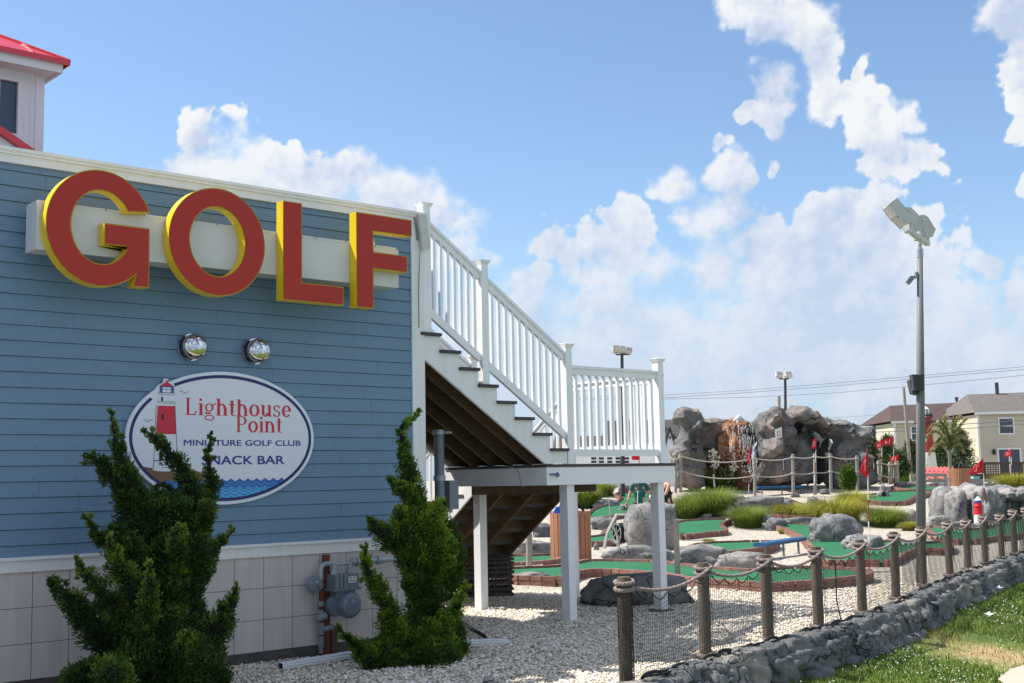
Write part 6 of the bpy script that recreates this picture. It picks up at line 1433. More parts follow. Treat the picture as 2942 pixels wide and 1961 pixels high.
b = MB(); e0, e1, r0_, r1_ = h.P(ua - .35, -.35, ze + .14), h.P(ub + .3, -.35, ze + .14), h.P(h.U(2613), 4.5, zr_ + .1), h.P(ub + .3, 4.5, zr_ + .25); e2, e3 = h.P(ub + .3, 9.4, ze + .14), h.P(ua - .35, 9.4, ze + .14)
b.add([e0, e1, r1_, r0_, e2, e3], [(0, 1, 2, 3), (3, 2, 4, 5), (0, 3, 5), (1, 4, 2), (0, 5, 4, 1)]); obj('roof', b, M['shingleb'], h.t)
for (x, y0) in ((2701, 1137), (2812, 1130)): b = MB(); q = h.P(h.U(x), 4.3, zr_ - .3); b.tube([q, Vector((q.x, q.y, h.Z(y0, x)))], .11, 8); b.tube([Vector((q.x, q.y, h.Z(y0, x) - .15)), Vector((q.x, q.y, h.Z(y0, x) + .02))], .17, 8); obj('flue', b, M['darkgrey'], h.t)
h.window(2624, 2642, 1226, 1263); h.window(2752, 2769, 1222, 1259); h.window(2773, 2790, 1222, 1259); h.window(2783, 2796, 1300, 1327); h.window(2766, 2777, 1300, 1327)
h = House('near cream townhouse with grey shingle roof and a patio door at the right edge', 2815, 99, grp='cream townhouses across the street')
ua, ub = h.U(2815), h.U(3040); ze = h.Z(1189, 2815); zr_ = h.Z(1123, 2880); b = MB(); h.box(b, ua, ub, 0, 9, GZ, ze); obj('wall', b, M['cream'], h.t)
b = MB(); h.box(b, ua - .25, ub, -.34, -.27, ze - .02, ze + .18); h.box(b, ua - .02, ua + .14, -.03, 0, GZ, ze); obj('trim', b, M['white2'], h.t)
b = MB(); e0, e1, r0_, r1_ = h.P(ua - .3, -.35, ze + .16), h.P(ub + .3, -.35, ze + .16), h.P(h.U(2850), 4.5, zr_ + .1), h.P(ub + .3, 4.5, zr_ + .2); e2, e3 = h.P(ub + .3, 9.4, ze + .16), h.P(ua - .3, 9.4, ze + .16)
b.add([e0, e1, r1_, r0_, e2, e3], [(0, 1, 2, 3), (3, 2, 4, 5), (0, 3, 5), (1, 4, 2), (0, 5, 4, 1)]); obj('roof', b, M['shingleg'], h.t)
b = MB(); q = h.P(h.U(2938), 4.3, zr_ - .3); b.tube([q, Vector((q.x, q.y, h.Z(1084, 2938)))], .16, 8); obj('flue', b, M['darkgrey'], h.t)
h.window(2878, 2917, 1202, 1244); h.window(2871, 2931, 1291, 1360, bars=0, w=.12)
b = MB(); h.box(b, h.U(2899), h.U(2903), -.05, -.015, h.Z(1360), h.Z(1291)); obj('door_mullion', b, M['white2'], h.t)
b = MB(); q = h.P(h.U(2856), -.15, h.Z(1297, 2856)); b.lathe([(.05, -.25), (.12, -.2), (.14, .1), (.02, .22)], tuple(q), 8); obj('wall_lantern', b, M['black'], h.t)
# clapboard lines on both houses: real laps
for hh, x0_, x1_, z1_ in ((House.__new__(House), 0, 0, 0),): pass
dk = House('brown deck with lattice railing in front of the patio door', 2822, 92, 'deck', 'deck')
b = MB(); za, zb_ = dk.Z(1360, 2850), dk.Z(1374, 2850); dk.box(b, dk.U(2800), dk.U(3040), 0, 5, zb_, za); obj('platform', b, M['deckbrown'], dk.t)
b = MB(); zt_ = dk.Z(1328, 2850); dk.box(b, dk.U(2800), dk.U(3040), -.06, .06, zt_ - .12, zt_)
for x in (2822, 2873, 2931, 2990): dk.box(b, dk.U(x), dk.U(x) + .16, -.07, .07, za, zt_)
obj('railing', b, M['deckbrown'], dk.t)
b = MB()
for k in range(46): u = dk.U(2822) + k * .19; dk.box(b, u, u + .06, -.01, .01, za, zt_ - .1)
for k in range(5): z = za + .1 + k * .17; dk.box(b, dk.U(2822), dk.U(2871), -.012, .008, z, z + .06)
obj('lattice', b, M['deckbrown'], dk.t)
b = MB(); dk.box(b, dk.U(2800), dk.U(3040), .2, .3, GZ, zb_); obj('skirt', b, M['ochre'], dk.t)
# low house with a brown roof behind the flags
h = House('low house with a tan roof behind the red flags', 2495, 96, 'house', 'house'); b = MB(); zz0, zz1 = h.Z(1332, 2540), h.Z(1310, 2540); h.box(b, h.U(2490), h.U(2572), 0, 8, GZ, zz1); obj('wall', b, M['cream'], h.t)
b = MB(); b.add([h.P(h.U(2488), -.3, zz1), h.P(h.U(2574), -.3, zz1), h.P(h.U(2572), 4.5, h.Z(1263, 2540)), h.P(h.U(2490), 4.5, h.Z(1265, 2540)), h.P(h.U(2488), 9, zz1), h.P(h.U(2574), 9, zz1)], [(0, 1, 2, 3), (3, 2, 5, 4), (0, 3, 4), (1, 5, 2)]); M['tanroof'] = pm('tan_shingle', (.30, .20, .155), rough=.9, var=.12); obj('roof', b, M['tanroof'], h.t)
# dark roofed house between the landing post and the mountain
h = House('grey roofed cottage with a white pointed gable and dormer, left of the mountain', 1830, 86, 'cottage', 'house')
b = MB(); ze = h.Z(1290, 1900); h.box(b, h.U(1760), h.U(2010), 0, 8, GZ, ze); obj('wall', b, M['white2'], h.t)
b = MB(); zr_ = h.Z(1197, 1900); b.add([h.P(h.U(1750), -.4, ze), h.P(h.U(2020), -.4, ze), h.P(h.U(2020), 4, zr_), h.P(h.U(1750), 4, zr_), h.P(h.U(1750), 8.4, ze), h.P(h.U(2020), 8.4, ze)], [(0, 1, 2, 3), (3, 2, 5, 4), (0, 3, 4), (1, 5, 2)]); obj('roof', b, M['shingled'], h.t)
b = MB(); gx = 1922; b.add([h.P(h.U(gx - 17), -.9, h.Z(1290, gx)), h.P(h.U(gx + 17), -.9, h.Z(1290, gx)), h.P(h.U(gx), -.9, h.Z(1232, gx)), h.P(h.U(gx - 17), 2.5, h.Z(1290, gx)), h.P(h.U(gx + 17), 2.5, h.Z(1290, gx)), h.P(h.U(gx), 2.5, h.Z(1232, gx))], [(0, 1, 2), (0, 2, 5, 3), (1, 4, 5, 2)]); h.box(b, h.U(gx - 14), h.U(gx + 14), -.88, 0, GZ, h.Z(1290, gx)); ga_ = obj('gable', b, M['white2'], h.t)
b = MB()
for sg_ in (-1, 1): b.bar(h.P(h.U(gx), -.95, h.Z(1229, gx)), h.P(h.U(gx + sg_ * 19), -.95, h.Z(1292, gx)), .1, .14); b.bar(h.P(h.U(gx), .6, h.Z(1229, gx)), h.P(h.U(gx + sg_ * 19), .6, h.Z(1292, gx)), 1.6, .1)
obj('roof', b, M['shingled'], ga_)
b = MB(); h.box(b, h.U(gx - 2), h.U(gx + 3), -.93, -.9, h.Z(1262, gx), h.Z(1254, gx)); obj('window', b, M['glass'], ga_)
b = MB(); h.box(b, h.U(1898), h.U(1911), .2, 3, h.Z(1218, 1905), h.Z(1193, 1905)); dm_ = obj('dormer', b, M['darkgrey'], h.t); b = MB(); h.box(b, h.U(1903), h.U(1909), .12, .2, h.Z(1211, 1905), h.Z(1197, 1905)); obj('window', b, M['white2'], dm_)
for x in (1900,): h.window(1893, 1899, 1296, 1330, w=.06)
h = House('dark roofed white building with a row of windows, seen below the landing rail', 1690, 80, 'long_building', 'house')
b = MB(); h.box(b, h.U(1600), h.U(1880), 0, 6, GZ, h.Z(1296, 1750)); obj('wall', b, M['white2'], h.t)
b = MB(); zr_ = h.Z(1246, 1750); ze = h.Z(1294, 1750); b.add([h.P(h.U(1590), -.3, ze), h.P(h.U(1760), -.3, ze), h.P(h.U(1755), 3, zr_), h.P(h.U(1600), 3, zr_), h.P(h.U(1590), 6.3, ze), h.P(h.U(1760), 6.3, ze)], [(0, 1, 2, 3), (3, 2, 5, 4), (0, 3, 4), (1, 5, 2)]); obj('roof', b, M['shingled'], h.t)
for x in (1698, 1720, 1744, 1768, 1792): h.window(x, x + 15, 1313, 1330, w=.10)

# ---------------------------------------------------------------- lighthouse tower, shed roof, railings in the distance
D = 66.0; k = D / FPX; cx_ = 2663
lt2 = thing('lighthouse_tower', 'tall red and white miniature lighthouse partly hidden by the light pole', 'lighthouse', tuple(atd(cx_, 1368, D))); c = atd(cx_, 1300, D)
zl = lambda y: atd(cx_, y, D).z
s = MB(); s.lathe([(30 * k, zl(1385)), (28 * k, zl(1370)), (22.5 * k, zl(1299.5))], (c.x, c.y, 0), 24); obj('base', s, M['lhwhite'], lt2)
s = MB(); s.lathe([(22.4 * k, zl(1299)), (15.5 * k, zl(1212))], (c.x, c.y, 0), 24); obj('tower', s, M['lhred'], lt2)
s = MB()
for y0, r in ((1211, 30), (1201, 21)): s.lathe([(r * k, zl(y0)), (r * k, zl(y0 - 3))], (c.x, c.y, 0), 20)
s.lathe([(16 * k, zl(1211)), (17 * k, zl(1200))], (c.x, c.y, 0), 20)
ga_ = obj('gallery', s, M['lhred'], lt2)
s = MB()
for y0, y1, r in ((1217, 1209, 29), (1198, 1190, 20)):
    for q in range(14): a = 2 * math.pi * q / 14; s.tube([(c.x + r * k * math.cos(a), c.y + r * k * math.sin(a), zl(y0)), (c.x + r * k * math.cos(a), c.y + r * k * math.sin(a), zl(y1) + .05)], .03, 5)
    for yy in (y1, (y0 + y1) / 2): s.tube([(c.x + r * k * math.cos(a), c.y + r * k * math.sin(a), zl(yy)) for a in np.linspace(0, 6.283, 15)], .03, 5)
obj('railing', s, M['darkgrey'], lt2)
s = MB(); s.lathe([(10.5 * k, zl(1199)), (10.5 * k, zl(1174))], (c.x, c.y, 0), 8); la = obj('lantern', s, M['glass'], lt2); s = MB(); s.lathe([(14 * k, zl(1174)), (1 * k, zl(1163)), (.01, zl(1161))], (c.x, c.y, 0), 8)
for q in range(8): a = 2 * math.pi * q / 8; s.tube([(c.x + 10.8 * k * math.cos(a), c.y + 10.8 * k * math.sin(a), zl(1199)), (c.x + 10.8 * k * math.cos(a), c.y + 10.8 * k * math.sin(a), zl(1174))], .035, 5)
obj('roof', s, M['white2'], la)
sh = House('low shed with a faded red metal roof right of the lighthouse tower', 2672, 60, 'shed', 'shed'); b = MB()
zt_, zb_ = sh.Z(1342, 2720), sh.Z(1374, 2720); q = [sh.P(sh.U(2668), 0, zb_), sh.P(sh.U(2790), 0, zb_), sh.P(sh.U(2786), 2.6, zt_), sh.P(sh.U(2690), 2.6, zt_)]; b.add(q + [p_ - Vector((0, 0, .08)) for p_ in q], [(0, 1, 2, 3), (0, 4, 5, 1), (3, 7, 4, 0), (1, 5, 6, 2)])
for j in range(10): b.bar(q[0].lerp(q[1], j / 9) + Vector((0, 0, .02)), q[3].lerp(q[2], j / 9) + Vector((0, 0, .02)), .05, .07)
obj('roof', b, M['pinkroof'], sh.t); b = MB(); sh.box(b, sh.U(2676), sh.U(2782), .2, 2.6, GZ, zb_ - .02); obj('wall', b, M['white2'], sh.t)
def railing(label, xs, yt, yb, d, rails=2, mat='greypost'):
    t = thing('wooden_railing', label, 'railing', tuple(atd(xs[0], yb, d))); k = d / FPX
    for x in xs: s = MB(); p = atd(x, yb, d); q = atd(x, yt, d); s.box(((p.x + q.x) / 2, (p.y + q.y) / 2, (p.z + q.z) / 2 - .15), (.14, .14, q.z - p.z + .3), Matrix.Rotation(math.atan2(RH.y, RH.x), 3, 'Z')); obj('post', s, M[mat], t)
    s = MB()
    for j in range(rails): yy = yt + 2 + (yb - yt) * .5 * j; s.bar(atd(xs[0] - 3, yy, d), atd(xs[-1] + 3, yy, d), .06, .13)
    obj('rail', s, M[mat], t)
railing('grey wooden railing crossing behind the tall light pole', (2620, 2655, 2688, 2716), 1362, 1396, 52); railing('grey wooden railing with posts right of flag 2', (2793, 2820, 2844, 2862, 2878), 1378, 1402, 50)
s = MB(); outline(s, [(2797, 1368), (2815, 1368), (2815, 1394), (2797, 1394)], 50.5, .5); tag(obj('cooler_box', s, M['aqua']), 'aqua painted box behind the railing, right of the far bin', 'box')
# rope railings on posts, mid distance
def ropeline(label, posts_, yt, yb, d, droops=(.0, .5), r=.06):
    t = thing('rope_railing', label, 'rope railing', tuple(atd(posts_[0][0], yb, d))); tops = []
    for (x, y0, y1) in posts_:
        s = MB(); a = atd(x, y0, d); b_ = atd(x, y1, d); s.tube([b_ - Vector((0, 0, .4)), a], r, 10); obj('post', s, M['greypost'], t); tops.append((a, b_))
    for fz in (.10, .62):
        s = MB()
        for (a, b_), (a2, b2) in zip(tops, tops[1:]):
            p0 = a.lerp(b_, fz) - FH * (r + .01); p1 = a2.lerp(b2, fz) - FH * (r + .01); sg = .07 * (p1 - p0).length; s.tube([p0.lerp(p1, u) - Vector((0, 0, sg * 4 * u * (1 - u))) for u in np.linspace(0, 1, 9)], .024, 6)
        for a, b_ in tops: q = a.lerp(b_, fz); s.tube([q + Vector((0, 0, .03)), q - Vector((0, 0, .05))], r + .025, 10)
        obj('rope', s, M['palerope'], t)
ropeline('two-rope railing on grey posts in front of the waterfall', [(1940, 1312, 1384), (1955, 1302, 1383), (2168, 1306, 1402), (2278, 1304, 1392), (2341, 1302, 1390), (2386, 1303, 1384), (2462, 1308, 1382)], 1305, 1385, 47)
ropeline('short rope railing on thick posts between the pines and the leaning pole', [(2526, 1322, 1388), (2558, 1327, 1396), (2576, 1325, 1396)], 1325, 1392, 53, r=.09)
s = MB(); s.box((0, 0, 0), (.1, .1, .1)); p0, p1 = atd(1944, 1493, 21.5), atd(1944, 1640, 21.5); s = MB(); s.box(((p0.x + p1.x) / 2, (p0.y + p1.y) / 2, (p0.z + p1.z) / 2 - .1), (.088, .088, p0.z - p1.z + .2), Matrix.Rotation(.6, 3, 'Z')); tag(obj('wooden_post', s, M['greypost']), 'thin square weathered post standing alone right of the landing', 'post')
s = MB(); p0, p1 = atd(1520, 1532, 25), atd(1520, 1600, 25); s.tube([p1 - Vector((0, 0, .2)), p0], .065, 10); tag(obj('wooden_post', s, M['greypost']), 'stubby round grey post left of the near bin', 'post')

# ---------------------------------------------------------------- bins, benches, lighthouse ornament
def bin_(label, c, r, h, n, liner, nm='trash_bin', yaw=0.0, sq=.0):
    t = thing(nm, label, 'trash bin', tuple(c)); 
    for k in range(n):
        a = 2 * math.pi * k / n + yaw; s = MB(); rr = r; w = 2 * math.pi * r / n * .90; s.box((c[0] + rr * math.cos(a), c[1] + rr * math.sin(a), c[2] + h / 2), (.025, w, h), Matrix.Rotation(a, 3, 'Z'))
        for zz in (.15, .5, .85): s.box((c[0] + (rr + .014) * math.cos(a), c[1] + (rr + .014) * math.sin(a), c[2] + h * zz), (.006, .014, .014), Matrix.Rotation(a, 3, 'Z'), 1)
        obj('plank', s, [M['plank'], M['gaslight']], t)
    s = MB(); s.lathe([(r * .96, .01), (r * .96, h * .97), (r * .93, h * .97), (r * .92, .5)], tuple(c), 28); obj('drum', s, M['plankdark'], t)
    s = MB()
    if liner == 'arch':
        for q in range(3): a0 = q * 2.1 + .3; s.tube([(c[0] + r * .7 * math.cos(a0) * u, c[1] + r * .7 * math.sin(a0) * u, c[2] + h + .16 * (1 - u * u) * 1.4) for u in np.linspace(-1, 1, 9)], .03, 6)
    else: s.lathe([(r * .94, h - .05), (r * 1.02, h + .03), (r * .9, h + .05), (r * .8, h - .1)], tuple(c), 24)
    obj('liner', s, M['black'], t); return t
c = onz(1643, 1612, .0) + FH * .3; bin_('near litter bin clad in orange-brown vertical planks, behind the front landing post', c, .435, 1.07, 22, 'arch')
s = MB(); q = c + Vector((0, 0, 1.07)) - RH * .27; outline(s, [(1590, 1474), (1598, 1456), (1609, 1455), (1609, 1474)], 25.9, .3); tag(obj('blue_bag', s, M['blueplastic']), 'folded blue plastic bag sticking out of the near litter bin', 'plastic bag')
c = atd(2770, 1408, 47.5); c = c + FH * .3; bin_('far litter bin clad in orange-brown planks, standing on the rock bank', c, .355, .83, 24, 'arch')
def bench(label, a, b_, w, hgt_, legs, corr=False):
    a, b_ = Vector(a), Vector(b_); t = thing('blue_bench', label, 'bench', tuple(a), 'backless blue plastic-coated benches'); dr = (b_ - a).normalized(); sd = dr.cross(Vector((0, 0, 1))).normalized(); n = 10
    s = MB(); prof = [((w / 2 - .03) * (1 if math.cos(q) > 0 else -1) + .03 * math.cos(q), .03 * math.sin(q) * 1.5) for q in np.linspace(0, 6.283, 17)[:-1]]; m_ = len(prof)
    vs = [p + sd * x + Vector((0, 0, z)) for p in (a, b_) for x, z in prof]; s.add(vs, [(k, (k + 1) % m_, m_ + (k + 1) % m_, m_ + k) for k in range(m_)] + [tuple(range(m_)), tuple(range(m_, 2 * m_))])
    if corr:
        nr_ = 34
        for k in range(nr_): p = a.lerp(b_, (k + .5) / nr_); s.box(p, (.03, w + .03, .10), Matrix.Rotation(math.atan2(dr.y, dr.x), 3, 'Z'))
    obj('seat', s, M['bluebench'], t)
    for f in legs:
        for sg in (0,):
            p = a.lerp(b_, f) + sd * (w * .32 * sg); s = MB(); s.tube([p - Vector((0, 0, .03)), p - Vector((0, 0, hgt_ + .25))], .026, 8); obj('leg', s, M['gasgrey'], t)
pa = onz(2190, 1580, .27); pb = onz(2300, 1546, .28)
pa = atd(2183, 1565, 26.4); pb = atd(2300, 1540, 28.6); pb.z = pa.z
bench('near blue bench with solid slab seat on the white gravel', pa, pb, .30, .30, (.12, .55, .93))
pa = atd(2171, 1401, 47.6); pb = atd(2319, 1396, 48.6); pb.z = pa.z; bench('far blue bench with ribbed seat below the rope railing', pa, pb, .30, .28, (.12, .5, .88), True)
c = onz(2814, 1516, .12); t = thing('lighthouse_ornament', 'small red and white lighthouse ornament with blue band behind the far fence posts', 'lawn ornament', tuple(c)); k = (c.x * RW[0, 2] + c.y * RW[1, 2]) / FPX; top = (1516 - 1427) * k
s = MB(); s.lathe([(14 * k, 0), (12.5 * k, top * .42)], tuple(c), 18); obj('base', s, M['whitecloth'], t)
s = MB(); s.lathe([(12.4 * k, top * .42), (11 * k, top * .66), (13 * k, top * .68), (13 * k, top * .72), (11.5 * k, top * .74), (11.5 * k, top * .80)], tuple(c), 18); obj('tower', s, M['brightred'], t)
s = MB(); s.lathe([(10.5 * k, top * .80), (10.5 * k, top * .88)], tuple(c), 18); obj('band', s, M['bluepaint'], t)
s = MB(); s.lathe([(11.5 * k, top * .88), (6 * k, top * .94), (.01, top)], tuple(c), 18); obj('roof', s, M['whitecloth'], t)

# ---------------------------------------------------------------- hose reel cart
c = onz(1775, 1574, .02); D = c.x * RW[0, 2] + c.y * RW[1, 2]; k = D / FPX
t = thing('hose_reel', 'grey plastic hose reel cart wound with black hose beside the tall boulder', 'hose reel', tuple(c)); X = lambda x, y, b_=0: atd(x, y, D) + FH * b_
for bk in (-.16, .16):
    s = MB(); o = FH * bk
    s.tube([X(1736, 1575) + o, X(1745, 1530) + o, X(1757, 1505) + o, X(1772, 1478) + o], .026, 8); s.tube([X(1760, 1510) + o, X(1774, 1540) + o, X(1777, 1572) + o], .028, 8); s.tube([X(1745, 1545) + o, X(1768, 1560) + o], .02, 8); obj('side_frame', s, M['reelgrey'], t)
s = MB(); s.tube([X(1772, 1478, -.16), X(1772, 1478, .16)], .022, 8); s.tube([X(1772, 1478, .16), X(1808, 1478, .16), X(1812, 1540, .16)], .022, 8); s.tube([X(1774, 1478, -.16), X(1806, 1479, -.16)], .02, 8); obj('handle', s, M['reelgrey'], t)
cc = X(1790, 1530); ax_ = RH * .93 + FH * .37; ax_.normalize(); s = MB()
for q in range(16):
    o = cc + ax_ * (-.16 + .02 * q); rr = .228 + .012 * math.sin(q * 2.1); e1 = Vector((0, 0, 1)); e2 = ax_.cross(e1).normalized(); s.tube([o + e1 * rr * math.cos(a) + e2 * rr * math.sin(a) for a in np.linspace(0, 6.283, 25)], .019, 6)
obj('hose', s, M['hoseblack'], t); s = MB()
for sg in (-1, 1):
    o = cc + ax_ * (.18 * sg); e1 = Vector((0, 0, 1)); e2 = ax_.cross(e1).normalized(); s.tube([o + e1 * .235 * math.cos(a) + e2 * .235 * math.sin(a) for a in np.linspace(0, 6.283, 25)], .012, 6)
    for a in (0, 1.05, 2.1): s.tube([o + (e1 * math.cos(a) + e2 * math.sin(a)) * .23, o - (e1 * math.cos(a) + e2 * math.sin(a)) * .23], .012, 5)
obj('drum', s, M['reelgrey'], t); s = MB(); w = X(1763, 1571, -.2); ax2 = FH
s.tube([w, w + FH * .05], .065, 16); obj('wheel', s, M['black'], t); s = MB(); s.tube([X(1749, 1437), X(1756, 1500)], .013, 6); obj('rod', s, M['reelgrey'], t)

# ---------------------------------------------------------------- people
def body(name_mesh, J, E_, mat, parent, sub=2, label=None):
    me = bpy.data.meshes.new(name_mesh); me.from_pydata([j[0] for j in J], E_, []); me.materials.append(mat); o = bpy.data.objects.new(name_mesh, me); link(o, parent)
    sk = o.modifiers.new('skin', 'SKIN'); sk.use_smooth_shade = True
    lay = me.skin_vertices[0].data if len(me.skin_vertices) else None
    if lay is None:
        bpy.context.view_layer.update(); lay = me.skin_vertices[0].data
    for i, j in enumerate(J): lay[i].radius = j[1] if hasattr(j[1], '__len__') else (j[1], j[1]); lay[i].use_root = (i == 0)
    ss = o.modifiers.new('subsurf', 'SUBSURF'); ss.levels = sub; ss.render_levels = sub; return o
def hand(J, E_, wi, wr, dr, side, thumb, sc=1.0):
    # palm and five separate fingers from the wrist vertex wi
    dr = dr.normalized(); side = side.normalized(); n = len(J); J.append((wr + dr * .05 * sc, (.032, .016))); E_.append((wi, n)); pal = n
    J.append((wr + dr * .085 * sc, (.036, .015))); E_.append((pal, pal + 1)); kn = pal + 1
    for i, (o, ln) in enumerate(((-.028, .065), (-.010, .078), (.010, .072), (.027, .056))):
        b0 = wr + dr * .10 * sc + side * o; J.append((b0, .0095)); E_.append((kn, len(J) - 1)); J.append((b0 + dr * ln * .5 + thumb * .008, .009)); E_.append((len(J) - 2, len(J) - 1)); J.append((b0 + dr * ln * .85 + thumb * .03, .008)); E_.append((len(J) - 2, len(J) - 1))
    t0 = wr + dr * .055 * sc - side * .035 + thumb * .01; J.append((t0, .011)); E_.append((pal, len(J) - 1)); J.append((t0 + dr * .035 - side * .012 + thumb * .02, .010)); E_.append((len(J) - 2, len(J) - 1))
def person(label, foot, face, H, shirt, legs, arms, hair='hair', short=True, hips=.15, hold=None):
    # face: horizontal direction the body faces; arms: (elbow, wrist) offsets per side in (right, forward, up) of the body
    t = thing('person', label, 'person', tuple(foot)); f = face.normalized(); r = Vector((f.y, -f.x, 0)); u = Vector((0, 0, 1)); s_ = H / 1.75
    P = lambda a, b, c: foot + (r * a + f * b + u * c) * s_
    J, E_ = [], []
    def add(p, rad, prev=None):
        J.append((p, tuple(x * s_ for x in rad) if hasattr(rad, '__len__') else rad * s_)); 
        if prev is not None: E_.append((prev, len(J) - 1))
        return len(J) - 1
    pel = add(P(0, 0, .95), (hips, .11)); wa = add(P(0, .01, 1.10), (hips * .95, .105), pel); ch = add(P(0, .01, 1.30), (.155, .11), wa); up = add(P(0, 0, 1.43), (.11, .075), ch); nk = add(P(0, 0, 1.52), (.052, .055), up); hd0 = add(P(0, .015, 1.58), (.068, .082), nk); hd1 = add(P(0, .02, 1.66), (.075, .092), hd0); hd2 = add(P(0, .01, 1.73), (.055, .065), hd1)
    for sg in (-1, 1):
        sh = add(P(.185 * sg, 0, 1.42), .054, up); (ex, ey, ez), (wx, wy, wz) = arms[0 if sg < 0 else 1]
        el_ = add(P(ex, ey, ez), .042, sh); wr_i = add(P(wx, wy, wz), .027, el_); dr = (J[wr_i][0] - J[el_][0]); hand(J, E_, wr_i, J[wr_i][0], dr, r * -sg if abs(dr.normalized().dot(r)) < .8 else f, f, 1.0)
        hp = add(P(.09 * sg, 0, .88), .088, pel); kn = add(P(.10 * sg, .01, .49), .056, hp); an = add(P(.105 * sg, -.01, .09), .038, kn); add(P(.11 * sg, .13, .035), (.034, .028), an)
    bo = body('body', J, E_, M['skin'], t)
    s = MB(); c = P(0, .11, 1.62); blob(s, tuple(c), (.014, .014, .022), 1, 2, .05); 
    for sg in (-1, 1): blob(s, tuple(P(.078 * sg, .0, 1.62)), (.012, .02, .03), 2, 2, .05)
    obj('face', s, M['skin'], bo, smooth=True); s = MB()
    for sg in (-1, 1): blob(s, tuple(P(.032 * sg, .103, 1.65)), (.012, .008, .008), 1, 2, .02)
    obj('eye', s, M['black'], bo); s = MB(); blob(s, tuple(P(0, .105, 1.575)), (.024, .008, .006), 1, 2, .02); obj('mouth', s, M['lhred'], bo)
    s = MB(); blob(s, tuple(P(0, -.02, 1.69)), (.088 * s_, .10 * s_, .085 * s_), 3, 3, .08, rot=math.atan2(r.y, r.x)); obj('hair', s, M[hair], t, smooth=True)
    J, E_ = [], []
    a = add(P(0, 0, 1.06), (hips * 1.12, .128)); b_ = add(P(0, .01, 1.2), (hips * 1.10, .125), a); c = add(P(0, .01, 1.32), (.17, .125), b_); d_ = add(P(0, 0, 1.42), (.13, .09), c); add(P(0, 0, 1.475), (.075, .075), d_); add(P(0, 0, .88 if short else .98), (hips * 1.16, .13), a)
    if short:
        for sg in (-1, 1):
            e = add(P(.18 * sg, 0, 1.415), .066, d_); (ex, ey, ez), _ = arms[0 if sg < 0 else 1]; add(P(.18 * sg + (ex - .18 * sg) * .75, ey * .75, 1.41 + (ez - 1.41) * .75), .062, e)
    body('shirt', J, E_, M[shirt], t)
    J, E_ = [], []; a = add(P(0, 0, .93), (hips * 1.08, .12))
    for sg in (-1, 1):
        e = add(P(.09 * sg, 0, .84), .104, a); g2 = add(P(.10 * sg, .01, .66), .094, e)
        if legs == 'blackcloth': kn2 = add(P(.10 * sg, .015, .49), .072, g2); add(P(.105 * sg, -.01, .12), .058, kn2)
    body('trousers' if legs == 'blackcloth' else 'shorts', J, E_, M[legs], t)
    s = MB()
    for sg in (-1, 1): blob(s, tuple(P(.11 * sg, .06, .045)), (.05, .13, .045), 2, 2, .06, rot=math.atan2(r.y, r.x))
    obj('shoe', s, M['whiteshort'], t, smooth=True); return t, P
ft = atd(1836, 1367, 36.0); ft.z = .12
tm, P = person('man in a teal T-shirt and black trousers holding a putter, seen below the landing', ft, -FH, 1.80, 'teal', 'blackcloth', [((-.255, 0, 1.16), (-.275, .06, .93)), ((.28, .02, 1.16), (.35, .08, .94))])
s = MB(); a = P(.36, .12, .88); s.tube([a + Vector((0, 0, .12)), a + RH * -.12 + Vector((0, 0, -.75))], .008, 6); s.box(a + RH * -.14 + Vector((0, 0, -.77)), (.1, .03, .03)); tag(obj('golf_putter', s, M['darkgrey']), 'black putter in the hand of the man in teal', 'golf club')
s = MB(); s.tube([P(-.272, .055, .965), P(-.274, .058, .945)], .036, 10); obj('wristwatch', s, M['black'], tm)
ft = atd(1912, 1366, 34.5); ft.z = .12
tw, P = person('woman in a black sleeveless top and white shorts, right of the landing post', ft, -RH * .92 - FH * .4, 1.78, 'blackcloth', 'whiteshort', [((-.22, .14, 1.17), (-.10, .33, 1.13)), ((.22, .12, 1.17), (.10, .34, 1.12))], short=False, hips=.165)
s = MB(); c = P(.02, .37, 1.10); blob(s, tuple(c), (.12, .12, .10), 4, 3, .25); blob(s, tuple(c + Vector((.02, .05, .16))), (.06, .06, .09), 6, 3, .25)
bd = obj('bundle', s, M['whiteshort'], smooth=True); tag(bd, 'white cloth bundle carried in the arms of the woman in black', 'bundle'); s = MB(); b0 = P(-.10, .34, 1.08)
for q in range(13): s.box(b0 + Vector((0, 0, -.042 * q)) - FH * .03 + RH * (-.004 * q), (.085, .04, .042), Matrix.Rotation(math.atan2(RH.y, RH.x), 3, 'Z'), q % 2)
st_ = obj('striped_strap', s, [M['whiteshort'], M['black']], bd)

# ---------------------------------------------------------------- pebbles, grass blades, litter
def inreg(x, y):
    if y > WY - .02 and x < CXR + .0: return False
    if y < fy(x) - .05: return False
    return True
npb = 88000; g_ = np.random.default_rng(77); pts = []
while len(pts) < npb:
    dd = 6.5 + 14.0 * g_.random() ** .8; kk_ = g_.uniform(-.45, .45); x = FH.x * dd + RH.x * kk_ * dd; y = FH.y * dd + RH.y * kk_ * dd
    if inreg(x, y) and x > 3.2: pts.append((x, y, ground_z(x, y)))
pts = np.array(pts); oct_ = np.array([(1, 0, 0), (0, 1, 0), (-1, 0, 0), (0, -1, 0), (0, 0, 1), (0, 0, -1), (.6, .6, .5), (-.6, .5, .55), (-.5, -.6, .45), (.6, -.55, .5)])
tri_ = np.array([(0, 6, 9), (1, 7, 6), (2, 8, 7), (3, 9, 8), (6, 7, 4), (7, 8, 4), (8, 9, 4), (9, 6, 4), (0, 1, 6), (1, 2, 7), (2, 3, 8), (3, 0, 9)])
sz = g_.uniform(.009, .021, npb) * (1 + (g_.random(npb) < .05) * .7); th = g_.uniform(0, 6.28, npb); el_ = g_.uniform(.55, .95, npb)
